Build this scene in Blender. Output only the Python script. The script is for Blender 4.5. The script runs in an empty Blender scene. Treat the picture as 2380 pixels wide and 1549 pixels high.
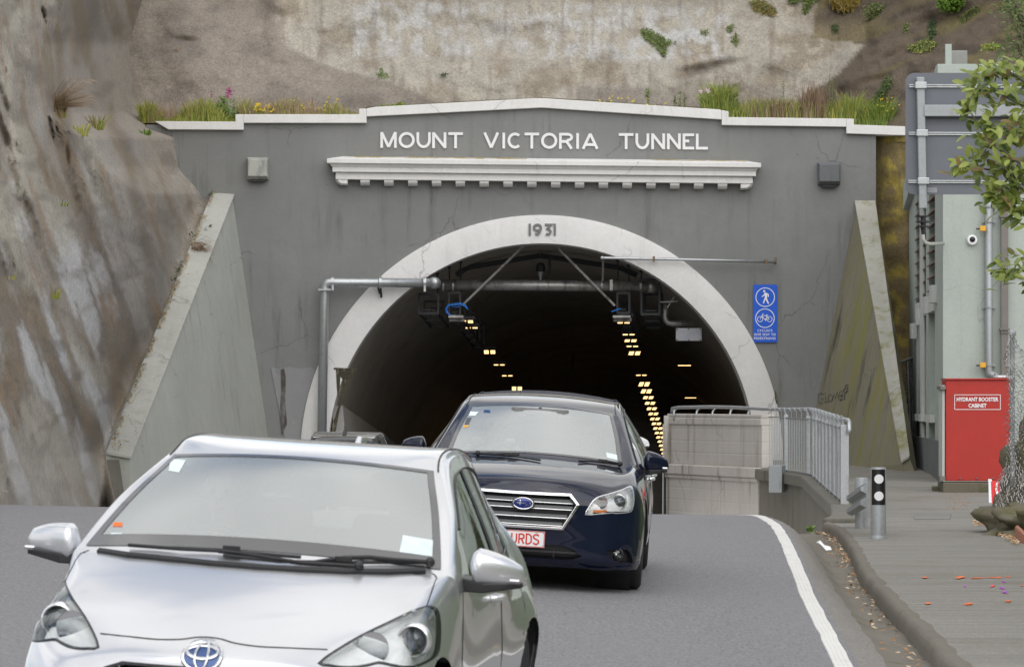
import bpy, bmesh, math, random
import numpy as np
from mathutils import Vector, Matrix, noise, geometry
from mathutils.bvhtree import BVHTree
R = math.radians
random.seed(7)
S = bpy.context.scene
COL = S.collection
V = Vector
# ------------------------------------------------------------------ camera, sky, sun, exposure
CAMZ = 1.75
cam_d = bpy.data.cameras.new("camera")
cam = bpy.data.objects.new("camera", cam_d); COL.objects.link(cam)
cam.location = (0, 0, CAMZ); cam.rotation_euler = (R(90), 0, 0)
cam_d.sensor_width = 36.0; cam_d.lens = 144.05
cam_d.shift_y = 0.0655
cam_d.clip_start = 0.5; cam_d.clip_end = 4000
cam_d.dof.use_dof = True; cam_d.dof.focus_distance = 55.0; cam_d.dof.aperture_fstop = 14.0
S.camera = cam
W = bpy.data.worlds.new("World"); S.world = W; W.use_nodes = True
nt = W.node_tree; nt.nodes.clear()
def wn(t, **k):
    n = nt.nodes.new(t)
    for a, b in k.items(): setattr(n, a, b)
    return n
SUN_EL, SUN_AZ = 40.0, 168.0
sky = wn('ShaderNodeTexSky', sky_type='NISHITA', sun_disc=False)
sky.sun_elevation = R(SUN_EL); sky.sun_rotation = R(SUN_AZ); sky.air_density = 1.0; sky.dust_density = 1.0
tc = wn('ShaderNodeTexCoord'); mp = wn('ShaderNodeMapping'); mp.inputs['Scale'].default_value = (1, 1, 2.2)
ns = wn('ShaderNodeTexNoise'); ns.inputs['Scale'].default_value = 2.6; ns.inputs['Detail'].default_value = 7
ns.inputs['Roughness'].default_value = .55; ns.inputs['Distortion'].default_value = .4
rp = wn('ShaderNodeValToRGB'); rp.color_ramp.elements[0].position = .40; rp.color_ramp.elements[1].position = .52
ns2 = wn('ShaderNodeTexNoise'); ns2.inputs['Scale'].default_value = 3.5; ns2.inputs['Detail'].default_value = 5
rp2 = wn('ShaderNodeValToRGB')
rp2.color_ramp.elements[0].position = .35; rp2.color_ramp.elements[0].color = (5.4, 5.35, 5.25, 1)
rp2.color_ramp.elements[1].position = .65; rp2.color_ramp.elements[1].color = (9.3, 9.15, 8.95, 1)
mx = wn('ShaderNodeMix', data_type='RGBA'); bg = wn('ShaderNodeBackground'); bg.inputs['Strength'].default_value = .1
wo = wn('ShaderNodeOutputWorld')
L = nt.links.new
L(tc.outputs['Generated'], mp.inputs[0]); L(mp.outputs[0], ns.inputs[0]); L(mp.outputs[0], ns2.inputs[0])
L(ns.outputs[0], rp.inputs[0]); L(ns2.outputs[0], rp2.inputs[0]); L(rp.outputs[0], mx.inputs[0])
L(sky.outputs[0], mx.inputs[6]); L(rp2.outputs[0], mx.inputs[7]); L(mx.outputs[2], bg.inputs[0]); L(bg.outputs[0], wo.inputs[0])
sd = bpy.data.lights.new("sun", 'SUN'); sd.energy = 1.25; sd.angle = R(80); sd.color = (1, .975, .93)
sun = bpy.data.objects.new("sun", sd); COL.objects.link(sun)
az = R(SUN_AZ); el = R(SUN_EL)
sdir = V((math.sin(az) * math.cos(el), math.cos(az) * math.cos(el), math.sin(el)))
sun.rotation_euler = sdir.to_track_quat('Z', 'Y').to_euler()
sun.location = (0, -20, 40)
S.view_settings.view_transform = 'Standard'; S.view_settings.look = 'None'
S.view_settings.exposure = 0.6; S.view_settings.gamma = 1.0; S.view_settings.use_curve_mapping = False
S.cycles.max_bounces = 8; S.cycles.transparent_max_bounces = 12
# ------------------------------------------------------------------ layout helpers (sizes read off the photograph, then placed at real distances)
F = 9519.0; CX = 1189.5; HY = 930.5
def P(x, y, Y):
    return V(((x - CX) / F * Y, Y, CAMZ + (HY - y) / F * Y))
def ray(x, y):
    return V((0, 0, CAMZ)), V(((x - CX) / F, 1, (HY - y) / F)).normalized()
def on_plane(x, y, p0, n):
    o, d = ray(x, y)
    t = (p0 - o).dot(n) / d.dot(n)
    return o + d * t
def lerp(a, b, t): return a + (b - a) * t
def pl(x, pts):
    if x <= pts[0][0]:
        (a, b), (c, d) = pts[0], pts[1]
        return b + (x - a) * (d - b) / (c - a)
    for (a, b), (c, d) in zip(pts, pts[1:]):
        if x <= c: return b + (x - a) * (d - b) / (c - a)
    (a, b), (c, d) = pts[-2], pts[-1]
    return d + (x - c) * (d - b) / (c - a)
def ss(a, b, x):
    t = max(0., min(1., (x - a) / (b - a))); return t * t * (3 - 2 * t)
# ------------------------------------------------------------------ objects
def meta(o, label=None, cat=None, group=None, kind=None):
    if label: o['label'] = label
    if cat: o['category'] = cat
    if group: o['group'] = group
    if kind: o['kind'] = kind
    return o
def empty(name, loc, label=None, cat=None, group=None, rz=0, mat4=None):
    o = bpy.data.objects.new(name, None); COL.objects.link(o); o.empty_display_size = .2
    if mat4 is not None: o.matrix_world = mat4
    else: o.location = loc; o.rotation_euler = (0, 0, rz)
    return meta(o, label, cat, group)
def wmat(o):
    m = o.matrix_basis.copy()
    while o.parent: o = o.parent; m = o.matrix_basis @ m
    return m
class MB:
    """collects shapes in world (or car) coordinates; build() links them as ONE mesh object"""
    def __init__(s): s.v = []; s.f = []; s.m = []; s.mi = 0; s.c = {}
    def add(s, vs, fs, mi=None):
        n = len(s.v); s.v += [tuple(p) for p in vs]
        for f in fs: s.f.append([i + n for i in f]); s.m.append(s.mi if mi is None else mi)
        return s
    def box(s, c, d, rot=None, mi=None):
        vs = []
        for x in (-.5, .5):
            for y in (-.5, .5):
                for z in (-.5, .5):
                    p = V((x * d[0], y * d[1], z * d[2]))
                    if rot is not None: p = rot @ p
                    vs.append(p + V(c))
        return s.add(vs, [(0, 1, 3, 2), (4, 6, 7, 5), (0, 4, 5, 1), (2, 3, 7, 6), (0, 2, 6, 4), (1, 5, 7, 3)], mi)
    def prism(s, poly, off, mi=None, back=True):
        off = V(off); n = len(poly); p = [V(q) for q in poly]
        nrm = geometry.normal(p) if n > 2 else V((0, -1, 0))
        if nrm.dot(off) > 0: p = p[::-1]
        vs = p + [q + off for q in p]
        fs = [list(range(n))] + [(i, i + n, (i + 1) % n + n, (i + 1) % n)[::1] for i in range(n)]
        if back: fs.append(list(range(2 * n - 1, n - 1, -1)))
        return s.add(vs, fs, mi)
    def loft(s, rings, closed=True, caps=True, mi=None):
        n = len(rings[0]); vs = [p for r in rings for p in r]; fs = []
        for k in range(len(rings) - 1):
            for i in range(n if closed else n - 1):
                j = (i + 1) % n
                fs.append((k * n + i, k * n + j, (k + 1) * n + j, (k + 1) * n + i))
        if caps and closed:
            fs.append(list(range(n))[::-1]); fs.append([(len(rings) - 1) * n + i for i in range(n)])
        return s.add(vs, fs, mi)
    def tube(s, pts, r, n=8, mi=None, caps=True, closed=False):
        pts = [V(p) for p in pts]; rings = []; up = None; N = len(pts)
        for i, p in enumerate(pts):
            if closed: t = pts[(i + 1) % N] - pts[i - 1]
            else: t = pts[min(i + 1, N - 1)] - pts[max(i - 1, 0)]
            if t.length < 1e-9: t = V((0, 0, 1))
            t.normalize()
            if up is None: up = t.orthogonal().normalized()
            up = (up - t * up.dot(t))
            if up.length < 1e-6: up = t.orthogonal()
            up.normalize(); b = t.cross(up)
            rr = r[i] if isinstance(r, (list, tuple)) else r
            rings.append([p + (up * math.cos(2 * math.pi * k / n) + b * math.sin(2 * math.pi * k / n)) * rr for k in range(n)])
        if closed: rings.append(rings[0]); caps = False
        return s.loft(rings, True, caps, mi)
    def bar(s, a, b, w, h=None, up=(0, 0, 1), mi=None):
        a = V(a); b = V(b); h = w if h is None else h
        t = (b - a).normalized(); u = V(up); sd_ = t.cross(u)
        if sd_.length < 1e-4: sd_ = t.cross(V((0, 1, 0)))
        sd_.normalize(); u = sd_.cross(t)
        rr = []
        for p in (a, b): rr.append([p + sd_ * (w / 2) * i + u * (h / 2) * j for i, j in ((-1, -1), (1, -1), (1, 1), (-1, 1))])
        return s.loft(rr, True, True, mi)
    def lathe(s, prof, M=None, n=24, mi=None):
        """prof: (radius, height) turned about local z"""
        rings = []
        for r, h in prof:
            ring = [V((r * math.cos(2 * math.pi * k / n), r * math.sin(2 * math.pi * k / n), h)) for k in range(n)]
            rings.append([M @ p for p in ring] if M is not None else ring)
        return s.loft(rings, True, True, mi)
    def ball(s, c, r, n=12, mi=None, M=None):
        c = V(c); r = V((r, r, r)) if not hasattr(r, '__len__') else V(r)
        rings = []
        for i in range(n // 2 + 1):
            a = -math.pi / 2 + math.pi * i / (n // 2); cr = max(math.cos(a), .001)
            ring = [V((r.x * cr * math.cos(2 * math.pi * k / n), r.y * cr * math.sin(2 * math.pi * k / n), r.z * math.sin(a))) for k in range(n)]
            rings.append([(M @ p if M is not None else p) + c for p in ring])
        return s.loft(rings, True, True, mi)
    def build(s, name, mats, parent=None, smooth=False, origin=None, label=None, cat=None, group=None, kind=None, bevel=0, auto=False, flip=False):
        me = bpy.data.meshes.new(name)
        if parent is not None: inv = wmat(parent).inverted()
        elif origin is not None: inv = Matrix.Translation(-V(origin))
        else: inv = Matrix.Identity(4)
        me.from_pydata([inv @ V(p) for p in s.v], [], s.f)
        if not isinstance(mats, (list, tuple)): mats = [mats]
        for m in mats: me.materials.append(m)
        me.polygons.foreach_set('material_index', s.m)
        if smooth: me.polygons.foreach_set('use_smooth', [True] * len(me.polygons))
        for an, (vals) in s.c.items():
            a = me.color_attributes.new(an, 'FLOAT_COLOR', 'POINT')
            a.data.foreach_set('color', [q for p in vals for q in (p[0], p[1], p[2], 1.0)])
        me.update()
        if auto:
            bm = bmesh.new(); bm.from_mesh(me); bmesh.ops.recalc_face_normals(bm, faces=bm.faces)
            for e in bm.edges:
                if len(e.link_faces) == 2 and e.calc_face_angle(0) > R(38): e.smooth = False
            for f in bm.faces: f.smooth = True
            bm.to_mesh(me); bm.free()
        o = bpy.data.objects.new(name, me); COL.objects.link(o)
        if parent is not None: o.parent = parent
        elif origin is not None: o.location = origin
        if bevel:
            b = o.modifiers.new('bevel', 'BEVEL'); b.width = bevel; b.segments = 2; b.limit_method = 'ANGLE'; b.angle_limit = R(50)
        return meta(o, label, cat, group, kind)
def centre(mb):
    n = len(mb.v); xs = [p[0] for p in mb.v]; ys = [p[1] for p in mb.v]; zs = [p[2] for p in mb.v]
    return V(((min(xs) + max(xs)) / 2, (min(ys) + max(ys)) / 2, min(zs)))
def thing(mb, name, mats, label, cat, group=None, **k):
    return mb.build(name, mats, origin=centre(mb), label=label, cat=cat, group=group, **k)
def copy_thing(root, mw, label=None, group=None, swap=None):
    def cp(o, par):
        c = o.copy(); COL.objects.link(c)
        if par is not None: c.parent = par; c.matrix_parent_inverse = o.matrix_parent_inverse.copy()
        if swap:
            for i, sl in enumerate(c.material_slots):
                if sl.material and sl.material.name in swap:
                    nm = sl.material.name; sl.link = 'OBJECT'; sl.material = swap[nm]
        for ch in [q for q in allobj if q.parent == o]: cp(ch, c)
        return c
    allobj = list(COL.objects)
    r = cp(root, None); r.matrix_world = mw
    if label: r['label'] = label
    if group: r['group'] = group
    return r
# ------------------------------------------------------------------ materials
class NT:
    def __init__(s, name):
        s.m = bpy.data.materials.new(name); s.m.use_nodes = True; s.t = s.m.node_tree; s.t.nodes.clear()
        s.o = s.n('ShaderNodeOutputMaterial'); s.b = s.n('ShaderNodeBsdfPrincipled'); s.l(s.b.outputs[0], s.o.inputs[0])
        s.tc = s.n('ShaderNodeTexCoord')
    def n(s, t, **k):
        q = s.t.nodes.new(t)
        for a, b in k.items(): setattr(q, a, b)
        return q
    def l(s, a, b): s.t.links.new(a, b)
    def coord(s, scale=(1, 1, 1), rot=(0, 0, 0)):
        m = s.n('ShaderNodeMapping'); m.inputs['Scale'].default_value = scale; m.inputs['Rotation'].default_value = rot
        s.l(s.tc.outputs['Object'], m.inputs[0]); return m.outputs[0]
    def noise(s, scale, detail=5, rough=.6, sc=(1, 1, 1), dist=0, rot=(0, 0, 0)):
        q = s.n('ShaderNodeTexNoise'); q.inputs['Scale'].default_value = scale; q.inputs['Detail'].default_value = detail
        q.inputs['Roughness'].default_value = rough; q.inputs['Distortion'].default_value = dist
        s.l(s.coord(sc, rot), q.inputs[0]); return q.outputs[0]
    def ramp(s, src, stops):
        q = s.n('ShaderNodeValToRGB'); cr = q.color_ramp
        while len(cr.elements) < len(stops): cr.elements.new(.5)
        for e, (p, c) in zip(cr.elements, stops):
            e.position = p; e.color = (c, c, c, 1) if not hasattr(c, '__len__') else (*c, 1)
        s.l(src, q.inputs[0]); return q.outputs[0]
    def mix(s, fac, a, b, mode='MIX'):
        q = s.n('ShaderNodeMix', data_type='RGBA', blend_type=mode); q.clamp_factor = True
        for i, x in ((0, fac), (6, a), (7, b)):
            if hasattr(x, 'is_output') or hasattr(x, 'links'): s.l(x, q.inputs[i])
            elif i == 0: q.inputs[0].default_value = x
            else: q.inputs[i].default_value = (*x, 1) if hasattr(x, '__len__') else (x, x, x, 1)
        return q.outputs[2]
    def math(s, op, a, b=0.):
        q = s.n('ShaderNodeMath', operation=op)
        for i, x in ((0, a), (1, b)):
            if hasattr(x, 'links'): s.l(x, q.inputs[i])
            else: q.inputs[i].default_value = x
        return q.outputs[0]
    def bump(s, h, strength=.4, dist=.02, prev=None):
        q = s.n('ShaderNodeBump'); q.inputs['Strength'].default_value = strength; q.inputs['Distance'].default_value = dist
        s.l(h, q.inputs['Height'])
        if prev is not None: s.l(prev, q.inputs['Normal'])
        return q.outputs[0]
    def set(s, **k):
        for a, x in k.items():
            i = s.b.inputs[a.replace('_', ' ')]
            if hasattr(x, 'links'): s.l(x, i)
            elif hasattr(x, '__len__') and len(x) == 3: i.default_value = (*x, 1)
            else: i.default_value = x
        return s.m
def plain(name, c, rough=.6, metal=0., var=.12, scale=8., bump=.0, dirt=None, coat=0.):
    t = NT(name)
    n1 = t.noise(scale, 6, .65)
    col = t.mix(t.ramp(n1, [(.3, 0.), (.7, 1.)]), tuple(x * (1 - var) for x in c), tuple(min(1, x * (1 + var)) for x in c))
    if dirt:
        n2 = t.noise(dirt[2], 6, .7, (1, 1, dirt[3] if len(dirt) > 3 else .35))
        col = t.mix(t.ramp(n2, [(dirt[1], 0.), (dirt[1] + .15, .8)]), col, dirt[0])
    t.set(Base_Color=col, Metallic=metal, Roughness=t.ramp(n1, [(.2, rough * .85), (.8, min(1, rough * 1.12))]))
    if coat: t.set(Coat_Weight=coat, Coat_Roughness=.04)
    if bump: t.set(Normal=t.bump(t.noise(scale * 6, 4, .7), .5, bump))
    return t.m
def concrete(name, base, light=None, dark=(.03, .03, .025), streak=.35, specks=True, crack=True, bump=.004, moss=None, formwork=0, rough=.85, mott=.13):
    t = NT(name)
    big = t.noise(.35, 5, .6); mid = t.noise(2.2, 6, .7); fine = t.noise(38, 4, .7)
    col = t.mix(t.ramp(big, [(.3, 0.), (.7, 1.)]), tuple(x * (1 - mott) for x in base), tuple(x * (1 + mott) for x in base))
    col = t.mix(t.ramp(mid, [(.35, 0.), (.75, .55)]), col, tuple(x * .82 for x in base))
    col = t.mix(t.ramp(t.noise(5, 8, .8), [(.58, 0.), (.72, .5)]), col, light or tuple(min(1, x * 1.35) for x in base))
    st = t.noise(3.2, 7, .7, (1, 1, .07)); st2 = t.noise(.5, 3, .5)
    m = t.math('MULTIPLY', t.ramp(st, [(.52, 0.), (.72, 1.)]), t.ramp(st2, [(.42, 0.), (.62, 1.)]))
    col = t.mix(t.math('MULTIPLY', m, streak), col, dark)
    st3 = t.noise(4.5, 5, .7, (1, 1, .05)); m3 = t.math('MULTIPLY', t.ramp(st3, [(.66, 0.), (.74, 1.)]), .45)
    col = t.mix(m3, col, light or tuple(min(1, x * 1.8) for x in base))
    col = t.mix(t.ramp(t.noise(16, 6, .9), [(.4, 0.), (.65, .35)]), col, tuple(x * .72 for x in base))
    if specks:
        sp = t.noise(11, 2, .5); sp2 = t.noise(.9, 3, .5)
        col = t.mix(t.math('MULTIPLY', t.ramp(sp, [(.73, 0.), (.77, 1.)]), t.ramp(sp2, [(.5, 0.), (.6, 1.)])), col, tuple(x * .3 for x in base))
    if crack:
        v = t.n('ShaderNodeTexVoronoi', feature='DISTANCE_TO_EDGE'); v.inputs['Scale'].default_value = .42
        wp = t.n('ShaderNodeVectorMath', operation='ADD'); nz = t.n('ShaderNodeTexNoise'); nz.inputs['Scale'].default_value = 2.4; nz.inputs['Detail'].default_value = 6
        t.l(t.coord(), nz.inputs[0])
        sc_ = t.n('ShaderNodeVectorMath', operation='SCALE'); sc_.inputs[3].default_value = .45; t.l(nz.outputs[1], sc_.inputs[0])
        t.l(t.coord(), wp.inputs[0]); t.l(sc_.outputs[0], wp.inputs[1]); t.l(wp.outputs[0], v.inputs[0])
        cm = t.math('MULTIPLY', t.ramp(v.outputs[0], [(0., 1.), (.006, 0.)]), t.ramp(t.noise(.6, 3, .5), [(.5, 0.), (.6, .7)]))
        col = t.mix(cm, col, tuple(x * .35 for x in base))
    if moss:
        for (mc, lo, sc, sz) in moss:
            mn = t.noise(sc, 7, .72, (1, 1, sz)); col = t.mix(t.ramp(mn, [(lo, 0.), (lo + .14, .9)]), col, mc)
    nb = t.bump(fine, .5, bump); nb = t.bump(t.noise(4, 6, .7), .35, bump * 4, nb)
    if formwork:
        w = t.n('ShaderNodeTexWave', wave_type='BANDS', bands_direction='Z'); w.inputs['Scale'].default_value = formwork
        t.l(t.coord(), w.inputs[0]); nb = t.bump(t.ramp(w.outputs[0], [(0., 0.), (.06, 1.)]), .6, .006, nb)
    return t.set(Base_Color=col, Roughness=rough, Normal=nb)
M = {}
M['portal_grey'] = concrete('portal_grey_paint', (.225, .229, .224), light=(.30, .31, .30), dark=(.07, .07, .065), streak=.8)
M['portal_white'] = concrete('portal_white_paint', (.78, .77, .75), light=(.78, .77, .75), dark=(.22, .19, .15), streak=.35, specks=False, crack=True, mott=.05)
M['ring_white'] = concrete('ring_white_paint', (.73, .72, .71), light=(.74, .73, .71), dark=(.25, .22, .19), streak=.28, specks=False, mott=.05)
M['wing'] = concrete('wing_concrete', (.42, .43, .39), light=(.55, .56, .54), dark=(.10, .10, .08), streak=.5, mott=.12)
M['wing_top'] = concrete('wing_coping', (.45, .45, .41), light=(.62, .62, .60), dark=(.12, .11, .09), streak=.3, mott=.15, moss=[((.14, .13, .10), .60, 3, 1)])
M['wing_moss'] = concrete('wing_mossy', (.27, .25, .18), light=(.36, .34, .25), dark=(.04, .04, .025), streak=.8, moss=[((.05, .052, .03), .55, .9, .3), ((.25, .24, .06), .48, 1.3, .18)])
M['coping_moss'] = concrete('coping_mossy', (.42, .41, .36), light=(.6, .6, .56), dark=(.2, .2, .1), streak=.4, moss=[((.22, .21, .06), .5, 1.6, .6)])
M['patched'] = concrete('patched_concrete', (.27, .275, .28), light=(.48, .49, .50), dark=(.07, .05, .05), streak=1., mott=.1)
M['ret_white'] = concrete('retaining_white', (.56, .53, .49), light=(.66, .64, .6), dark=(.15, .13, .10), streak=1.3, mott=.07, formwork=1.3)
M['ret_dark'] = concrete('retaining_dark', (.16, .15, .125), light=(.26, .25, .21), dark=(.04, .04, .03), streak=.9, moss=[((.10, .11, .04), .58, 1.5, .4)])
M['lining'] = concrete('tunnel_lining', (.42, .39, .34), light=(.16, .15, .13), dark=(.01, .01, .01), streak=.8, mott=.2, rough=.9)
M['dado'] = plain('dado_panel', (.36, .35, .33), .45, var=.05, dirt=((.15, .13, .11), .55, 1.5))
M['soot'] = plain('soot_metal', (.05, .052, .055), .6, .5, .2, 12)
M['galv'] = plain('galvanised_steel', (.44, .46, .47), .42, .75, .14, 30, dirt=((.28, .28, .27), .55, 4))
M['galv_old'] = plain('dull_pipe', (.36, .35, .34), .45, .7, .2, 14, dirt=((.08, .07, .06), .5, 3))
M['galv_paint'] = plain('grey_painted_steel', (.33, .35, .36), .5, .3, .1, 20, dirt=((.2, .19, .17), .58, 4))
M['moss_dark'] = plain('dark_moss', (.055, .05, .03), .95, 0, .4, 9, .01, dirt=((.35, .32, .25), .55, 7))
M['white_text'] = plain('white_letter_paint', (.76, .76, .76), .6, 0, .05, 6)
M['grey_text'] = plain('grey_letter_paint', (.17, .17, .165), .7, 0, .08, 6)
M['lichen'] = plain('lichen', (.42, .30, .07), .95, 0, .35, 16, .004, dirt=((.62, .60, .52), .48, 2.2, 1))
M['box_light'] = plain('painted_box', (.40, .41, .37), .6, 0, .1, 5, dirt=((.20, .21, .19), .48, 3))
M['black'] = plain('black_plastic', (.02, .02, .022), .45, 0, .15, 20)
M['rubber'] = plain('tyre_rubber', (.022, .022, .023), .8, 0, .15, 30)
M['blue_sign'] = plain('blue_sign_face', (.0, .095, .62), .4, 0, .04, 3)
M['white_sign'] = plain('white_sign_film', (.82, .83, .84), .45, 0, .02, 3)
M['sign_back'] = plain('sign_back_grey', (.14, .15, .172), .5, .2, .08, 2, dirt=((.08, .09, .11), .6, 1.5))
M['red'] = plain('red_cabinet_paint', (.42, .022, .014), .42, 0, .07, 2, dirt=((.33, .025, .018), .55, 1.2, 1))
M['bld'] = concrete('pale_green_render', (.42, .47, .43), light=(.50, .54, .50), dark=(.22, .22, .15), streak=.35, specks=False, bump=.008, mott=.05)
M['bld_trim'] = concrete('pale_trim', (.56, .58, .55), light=(.62, .63, .61), dark=(.22, .18, .14), streak=.4, specks=False, crack=False, mott=.05)
M['bld_dado'] = concrete('grey_dado', (.15, .16, .165), light=(.22, .22, .22), dark=(.05, .05, .04), streak=.4, moss=[((.12, .11, .05), .66, 1.2, .4)])
M['louvre'] = plain('brown_louvre', (.17, .12, .10), .6, 0, .2, 8)
M['dark_gap'] = plain('dark_opening', (.03, .035, .035), .5, 0, .2, 3)
M['plinth'] = concrete('plinth_concrete', (.14, .125, .09), light=(.24, .21, .15), moss=[((.07, .075, .03), .5, 2, 1)])
M['pipe_brown'] = plain('brown_downpipe', (.17, .155, .14), .5, 0, .1, 4, dirt=((.2, .12, .07), .62, 5))
M['yellow'] = plain('yellow_plastic', (.70, .36, .03), .5, 0, .1, 9)
M['blue_cable'] = plain('blue_cable', (.03, .25, .85), .4, 0, .05, 9)
M['brown_litter'] = plain('dry_leaf', (.34, .19, .085), .8, 0, .4, 25)
M['chrome'] = plain('chrome', (.82, .82, .83), .08, 1, .02, 5)
M['bark'] = plain('bark', (.13, .11, .085), .9, 0, .3, 20, .01)
M['rock'] = concrete('mossy_rock', (.17, .15, .10), light=(.30, .26, .18), moss=[((.10, .105, .03), .5, 2.6, 1)], bump=.02)
M['terracotta'] = plain('terracotta', (.36, .15, .09), .8, 0, .15, 12)
M['skin'] = plain('skin', (.56, .36, .27), .5, 0, .06, 9)
M['hair'] = plain('dark_hair', (.03, .022, .018), .6, 0, .2, 40)
M['cloth_grey'] = plain('grey_cloth', (.16, .18, .19), .9, 0, .1, 14)
M['cloth_pale'] = plain('pale_shirt', (.48, .55, .55), .9, 0, .08, 14)
M['seat'] = plain('seat_fabric', (.07, .07, .075), .85, 0, .12, 30)
M['trim'] = plain('car_interior_trim', (.16, .16, .155), .8, 0, .08, 20)
def leafmat(name, a, b, rough=.5, trans=.25, scale=6):
    t = NT(name); n = t.noise(scale, 3, .6)
    oi = t.n('ShaderNodeObjectInfo'); g = t.n('ShaderNodeNewGeometry')
    f = t.math('ADD', t.math('MULTIPLY', n, .5), t.math('MULTIPLY', g.outputs['Random Per Island'], .7))
    col = t.ramp(f, [(.2, a), (.85, b)])
    t.set(Base_Color=col, Roughness=rough)
    tr = t.n('ShaderNodeBsdfTranslucent'); ms = t.n('ShaderNodeMixShader'); ms.inputs[0].default_value = trans
    t.l(col, tr.inputs[0]); t.l(t.b.outputs[0], ms.inputs[1]); t.l(tr.outputs[0], ms.inputs[2]); t.l(ms.outputs[0], t.o.inputs[0])
    return t.m
M['grass'] = leafmat('grass_green', (.11, .17, .03), (.30, .37, .07))
M['grass_yel'] = leafmat('grass_yellow', (.30, .31, .05), (.50, .48, .12))
M['straw'] = leafmat('dry_straw', (.30, .20, .12), (.48, .36, .25))
M['rust_stalk'] = leafmat('rust_stalk', (.16, .10, .06), (.28, .19, .12))
M['ivy'] = leafmat('ivy_leaf', (.08, .125, .03), (.26, .32, .10))
M['ivy_dark'] = leafmat('dark_creeper', (.03, .06, .025), (.12, .18, .07))
M['succ'] = leafmat('orange_creeper', (.20, .15, .04), (.38, .28, .09))
M['gold'] = leafmat('golden_bush', (.20, .14, .02), (.40, .30, .06))
M['shrub'] = leafmat('shrub_leaf', (.07, .15, .015), (.20, .32, .05))
M['willow'] = leafmat('olive_leaf', (.06, .09, .025), (.21, .26, .08))
M['bigleaf'] = leafmat('broad_leaf', (.07, .12, .02), (.36, .42, .10), .32, .3, 14)
M['bigleaf_old'] = leafmat('old_leaf', (.12, .09, .035), (.28, .20, .07), .45, .2, 14)
M['yflower'] = plain('yellow_flower', (.80, .60, .03), .6)
M['pflower'] = plain('pink_flower', (.40, .10, .24), .6)
M['lflower'] = plain('lilac_flower', (.70, .50, .64), .6)
def asphalt(name, base, wear, band=False):
    t = NT(name)
    f = t.noise(42, 3, 1.); g2 = t.noise(11, 4, .8); v = t.n('ShaderNodeTexVoronoi'); v.inputs['Scale'].default_value = 70; t.l(t.coord(), v.inputs[0])
    col = t.mix(t.ramp(f, [(.40, 0.), (.60, 1.)]), tuple(x * .42 for x in base), tuple(x * 1.7 for x in base)); col = t.mix(t.ramp(g2, [(.35, 0.), (.65, .35)]), col, tuple(x * .8 for x in base))
    col = t.mix(t.ramp(t.noise(.55, 4, .6, (1, .25, 1)), [(.35, 0.), (.7, .5)]), col, wear)
    nb = t.bump(f, .5, .006)
    rough = .78
    if band:
        col = t.mix(t.ramp(t.noise(1.4, 6, .65, (.22, 2.2, 1)), [(.42, 0.), (.66, .6)]), col, tuple(x * .62 for x in base))
        col = t.mix(t.ramp(t.noise(.5, 5, .7), [(.5, 0.), (.7, .6)]), col, (.11, .10, .055))
        w = t.n('ShaderNodeTexWave', wave_type='BANDS', bands_direction='Y'); w.inputs['Scale'].default_value = 5.5; w.inputs['Distortion'].default_value = 2.2; w.inputs['Detail'].default_value = 3
        t.l(t.coord(), w.inputs[0]); nb = t.bump(w.outputs[0], .15, .004, nb)
    return t.set(Base_Color=col, Roughness=rough, Normal=nb)
M['road'] = asphalt('road_asphalt', (.185, .182, .19), (.215, .21, .22))
M['shoulder'] = asphalt('shoulder_seal', (.20, .185, .17), (.24, .22, .20))
M['foot'] = asphalt('footpath_asphalt', (.225, .212, .188), (.25, .235, .21), True)
M['kerb'] = concrete('kerb_stone', (.18, .162, .13), light=(.27, .24, .18), dark=(.05, .045, .03), streak=.2, moss=[((.085, .08, .03), .55, 2, 1)], bump=.012)
M['line'] = plain('edge_line_paint', (.72, .71, .68), .6, 0, .06, 4, .004, dirt=((.45, .43, .39), .62, 3, 1))
def tinted(name, gain=1., speck=True):
    t = NT(name)
    a = t.n('ShaderNodeAttribute', attribute_name='tint')
    col = t.mix(t.ramp(t.noise(3.5, 8, .78), [(.3, 0.), (.72, 1.)]), t.mix(1., a.outputs[0], (.92, .91, .89), 'MULTIPLY'), t.mix(1., a.outputs[0], (1.5, 1.49, 1.46), 'MULTIPLY'))
    col = t.mix(t.ramp(t.noise(17, 7, .95), [(.42, 0.), (.62, .9)]), col, t.mix(1., a.outputs[0], (.55, .54, .53), 'MULTIPLY')); col = t.mix(t.ramp(t.noise(13, 7, .95), [(.50, 0.), (.66, .7)]), col, t.mix(1., a.outputs[0], (1.5, 1.49, 1.47), 'MULTIPLY'))
    col = t.mix(t.ramp(t.noise(30, 2, .5), [(.72, 0.), (.78, .6)]), col, (.5, .48, .44))
    nb = t.bump(t.noise(14, 5, .9), .9, .03); nb = t.bump(t.noise(2.6, 9, .75), .6, .14, nb)
    return t.set(Base_Color=col, Roughness=.95, Normal=nb)
M['cliff'] = tinted('sprayed_concrete_rock')
def paint(name, c, metal=.6, rough=.35, coat=1., spec=.5):
    t = NT(name)
    n = t.noise(900, 2, .5)
    col = t.mix(t.ramp(n, [(.35, 0.), (.7, 1.)]), tuple(x * .88 for x in c), tuple(min(1, x * 1.1) for x in c))
    return t.set(Base_Color=col, Metallic=metal, Roughness=rough, Coat_Weight=coat, Coat_Roughness=.02, Specular_IOR_Level=spec)
M['silver'] = paint('silver_paint', (.78, .79, .82), .75, .30)
M['navy'] = paint('navy_paint', (.004, .007, .024), .0, .5, 1., .05)
M['carblack'] = paint('black_paint', (.012, .012, .014), .1, .3)
M['carwhite'] = paint('white_paint', (.78, .78, .77), .0, .4)
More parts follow.
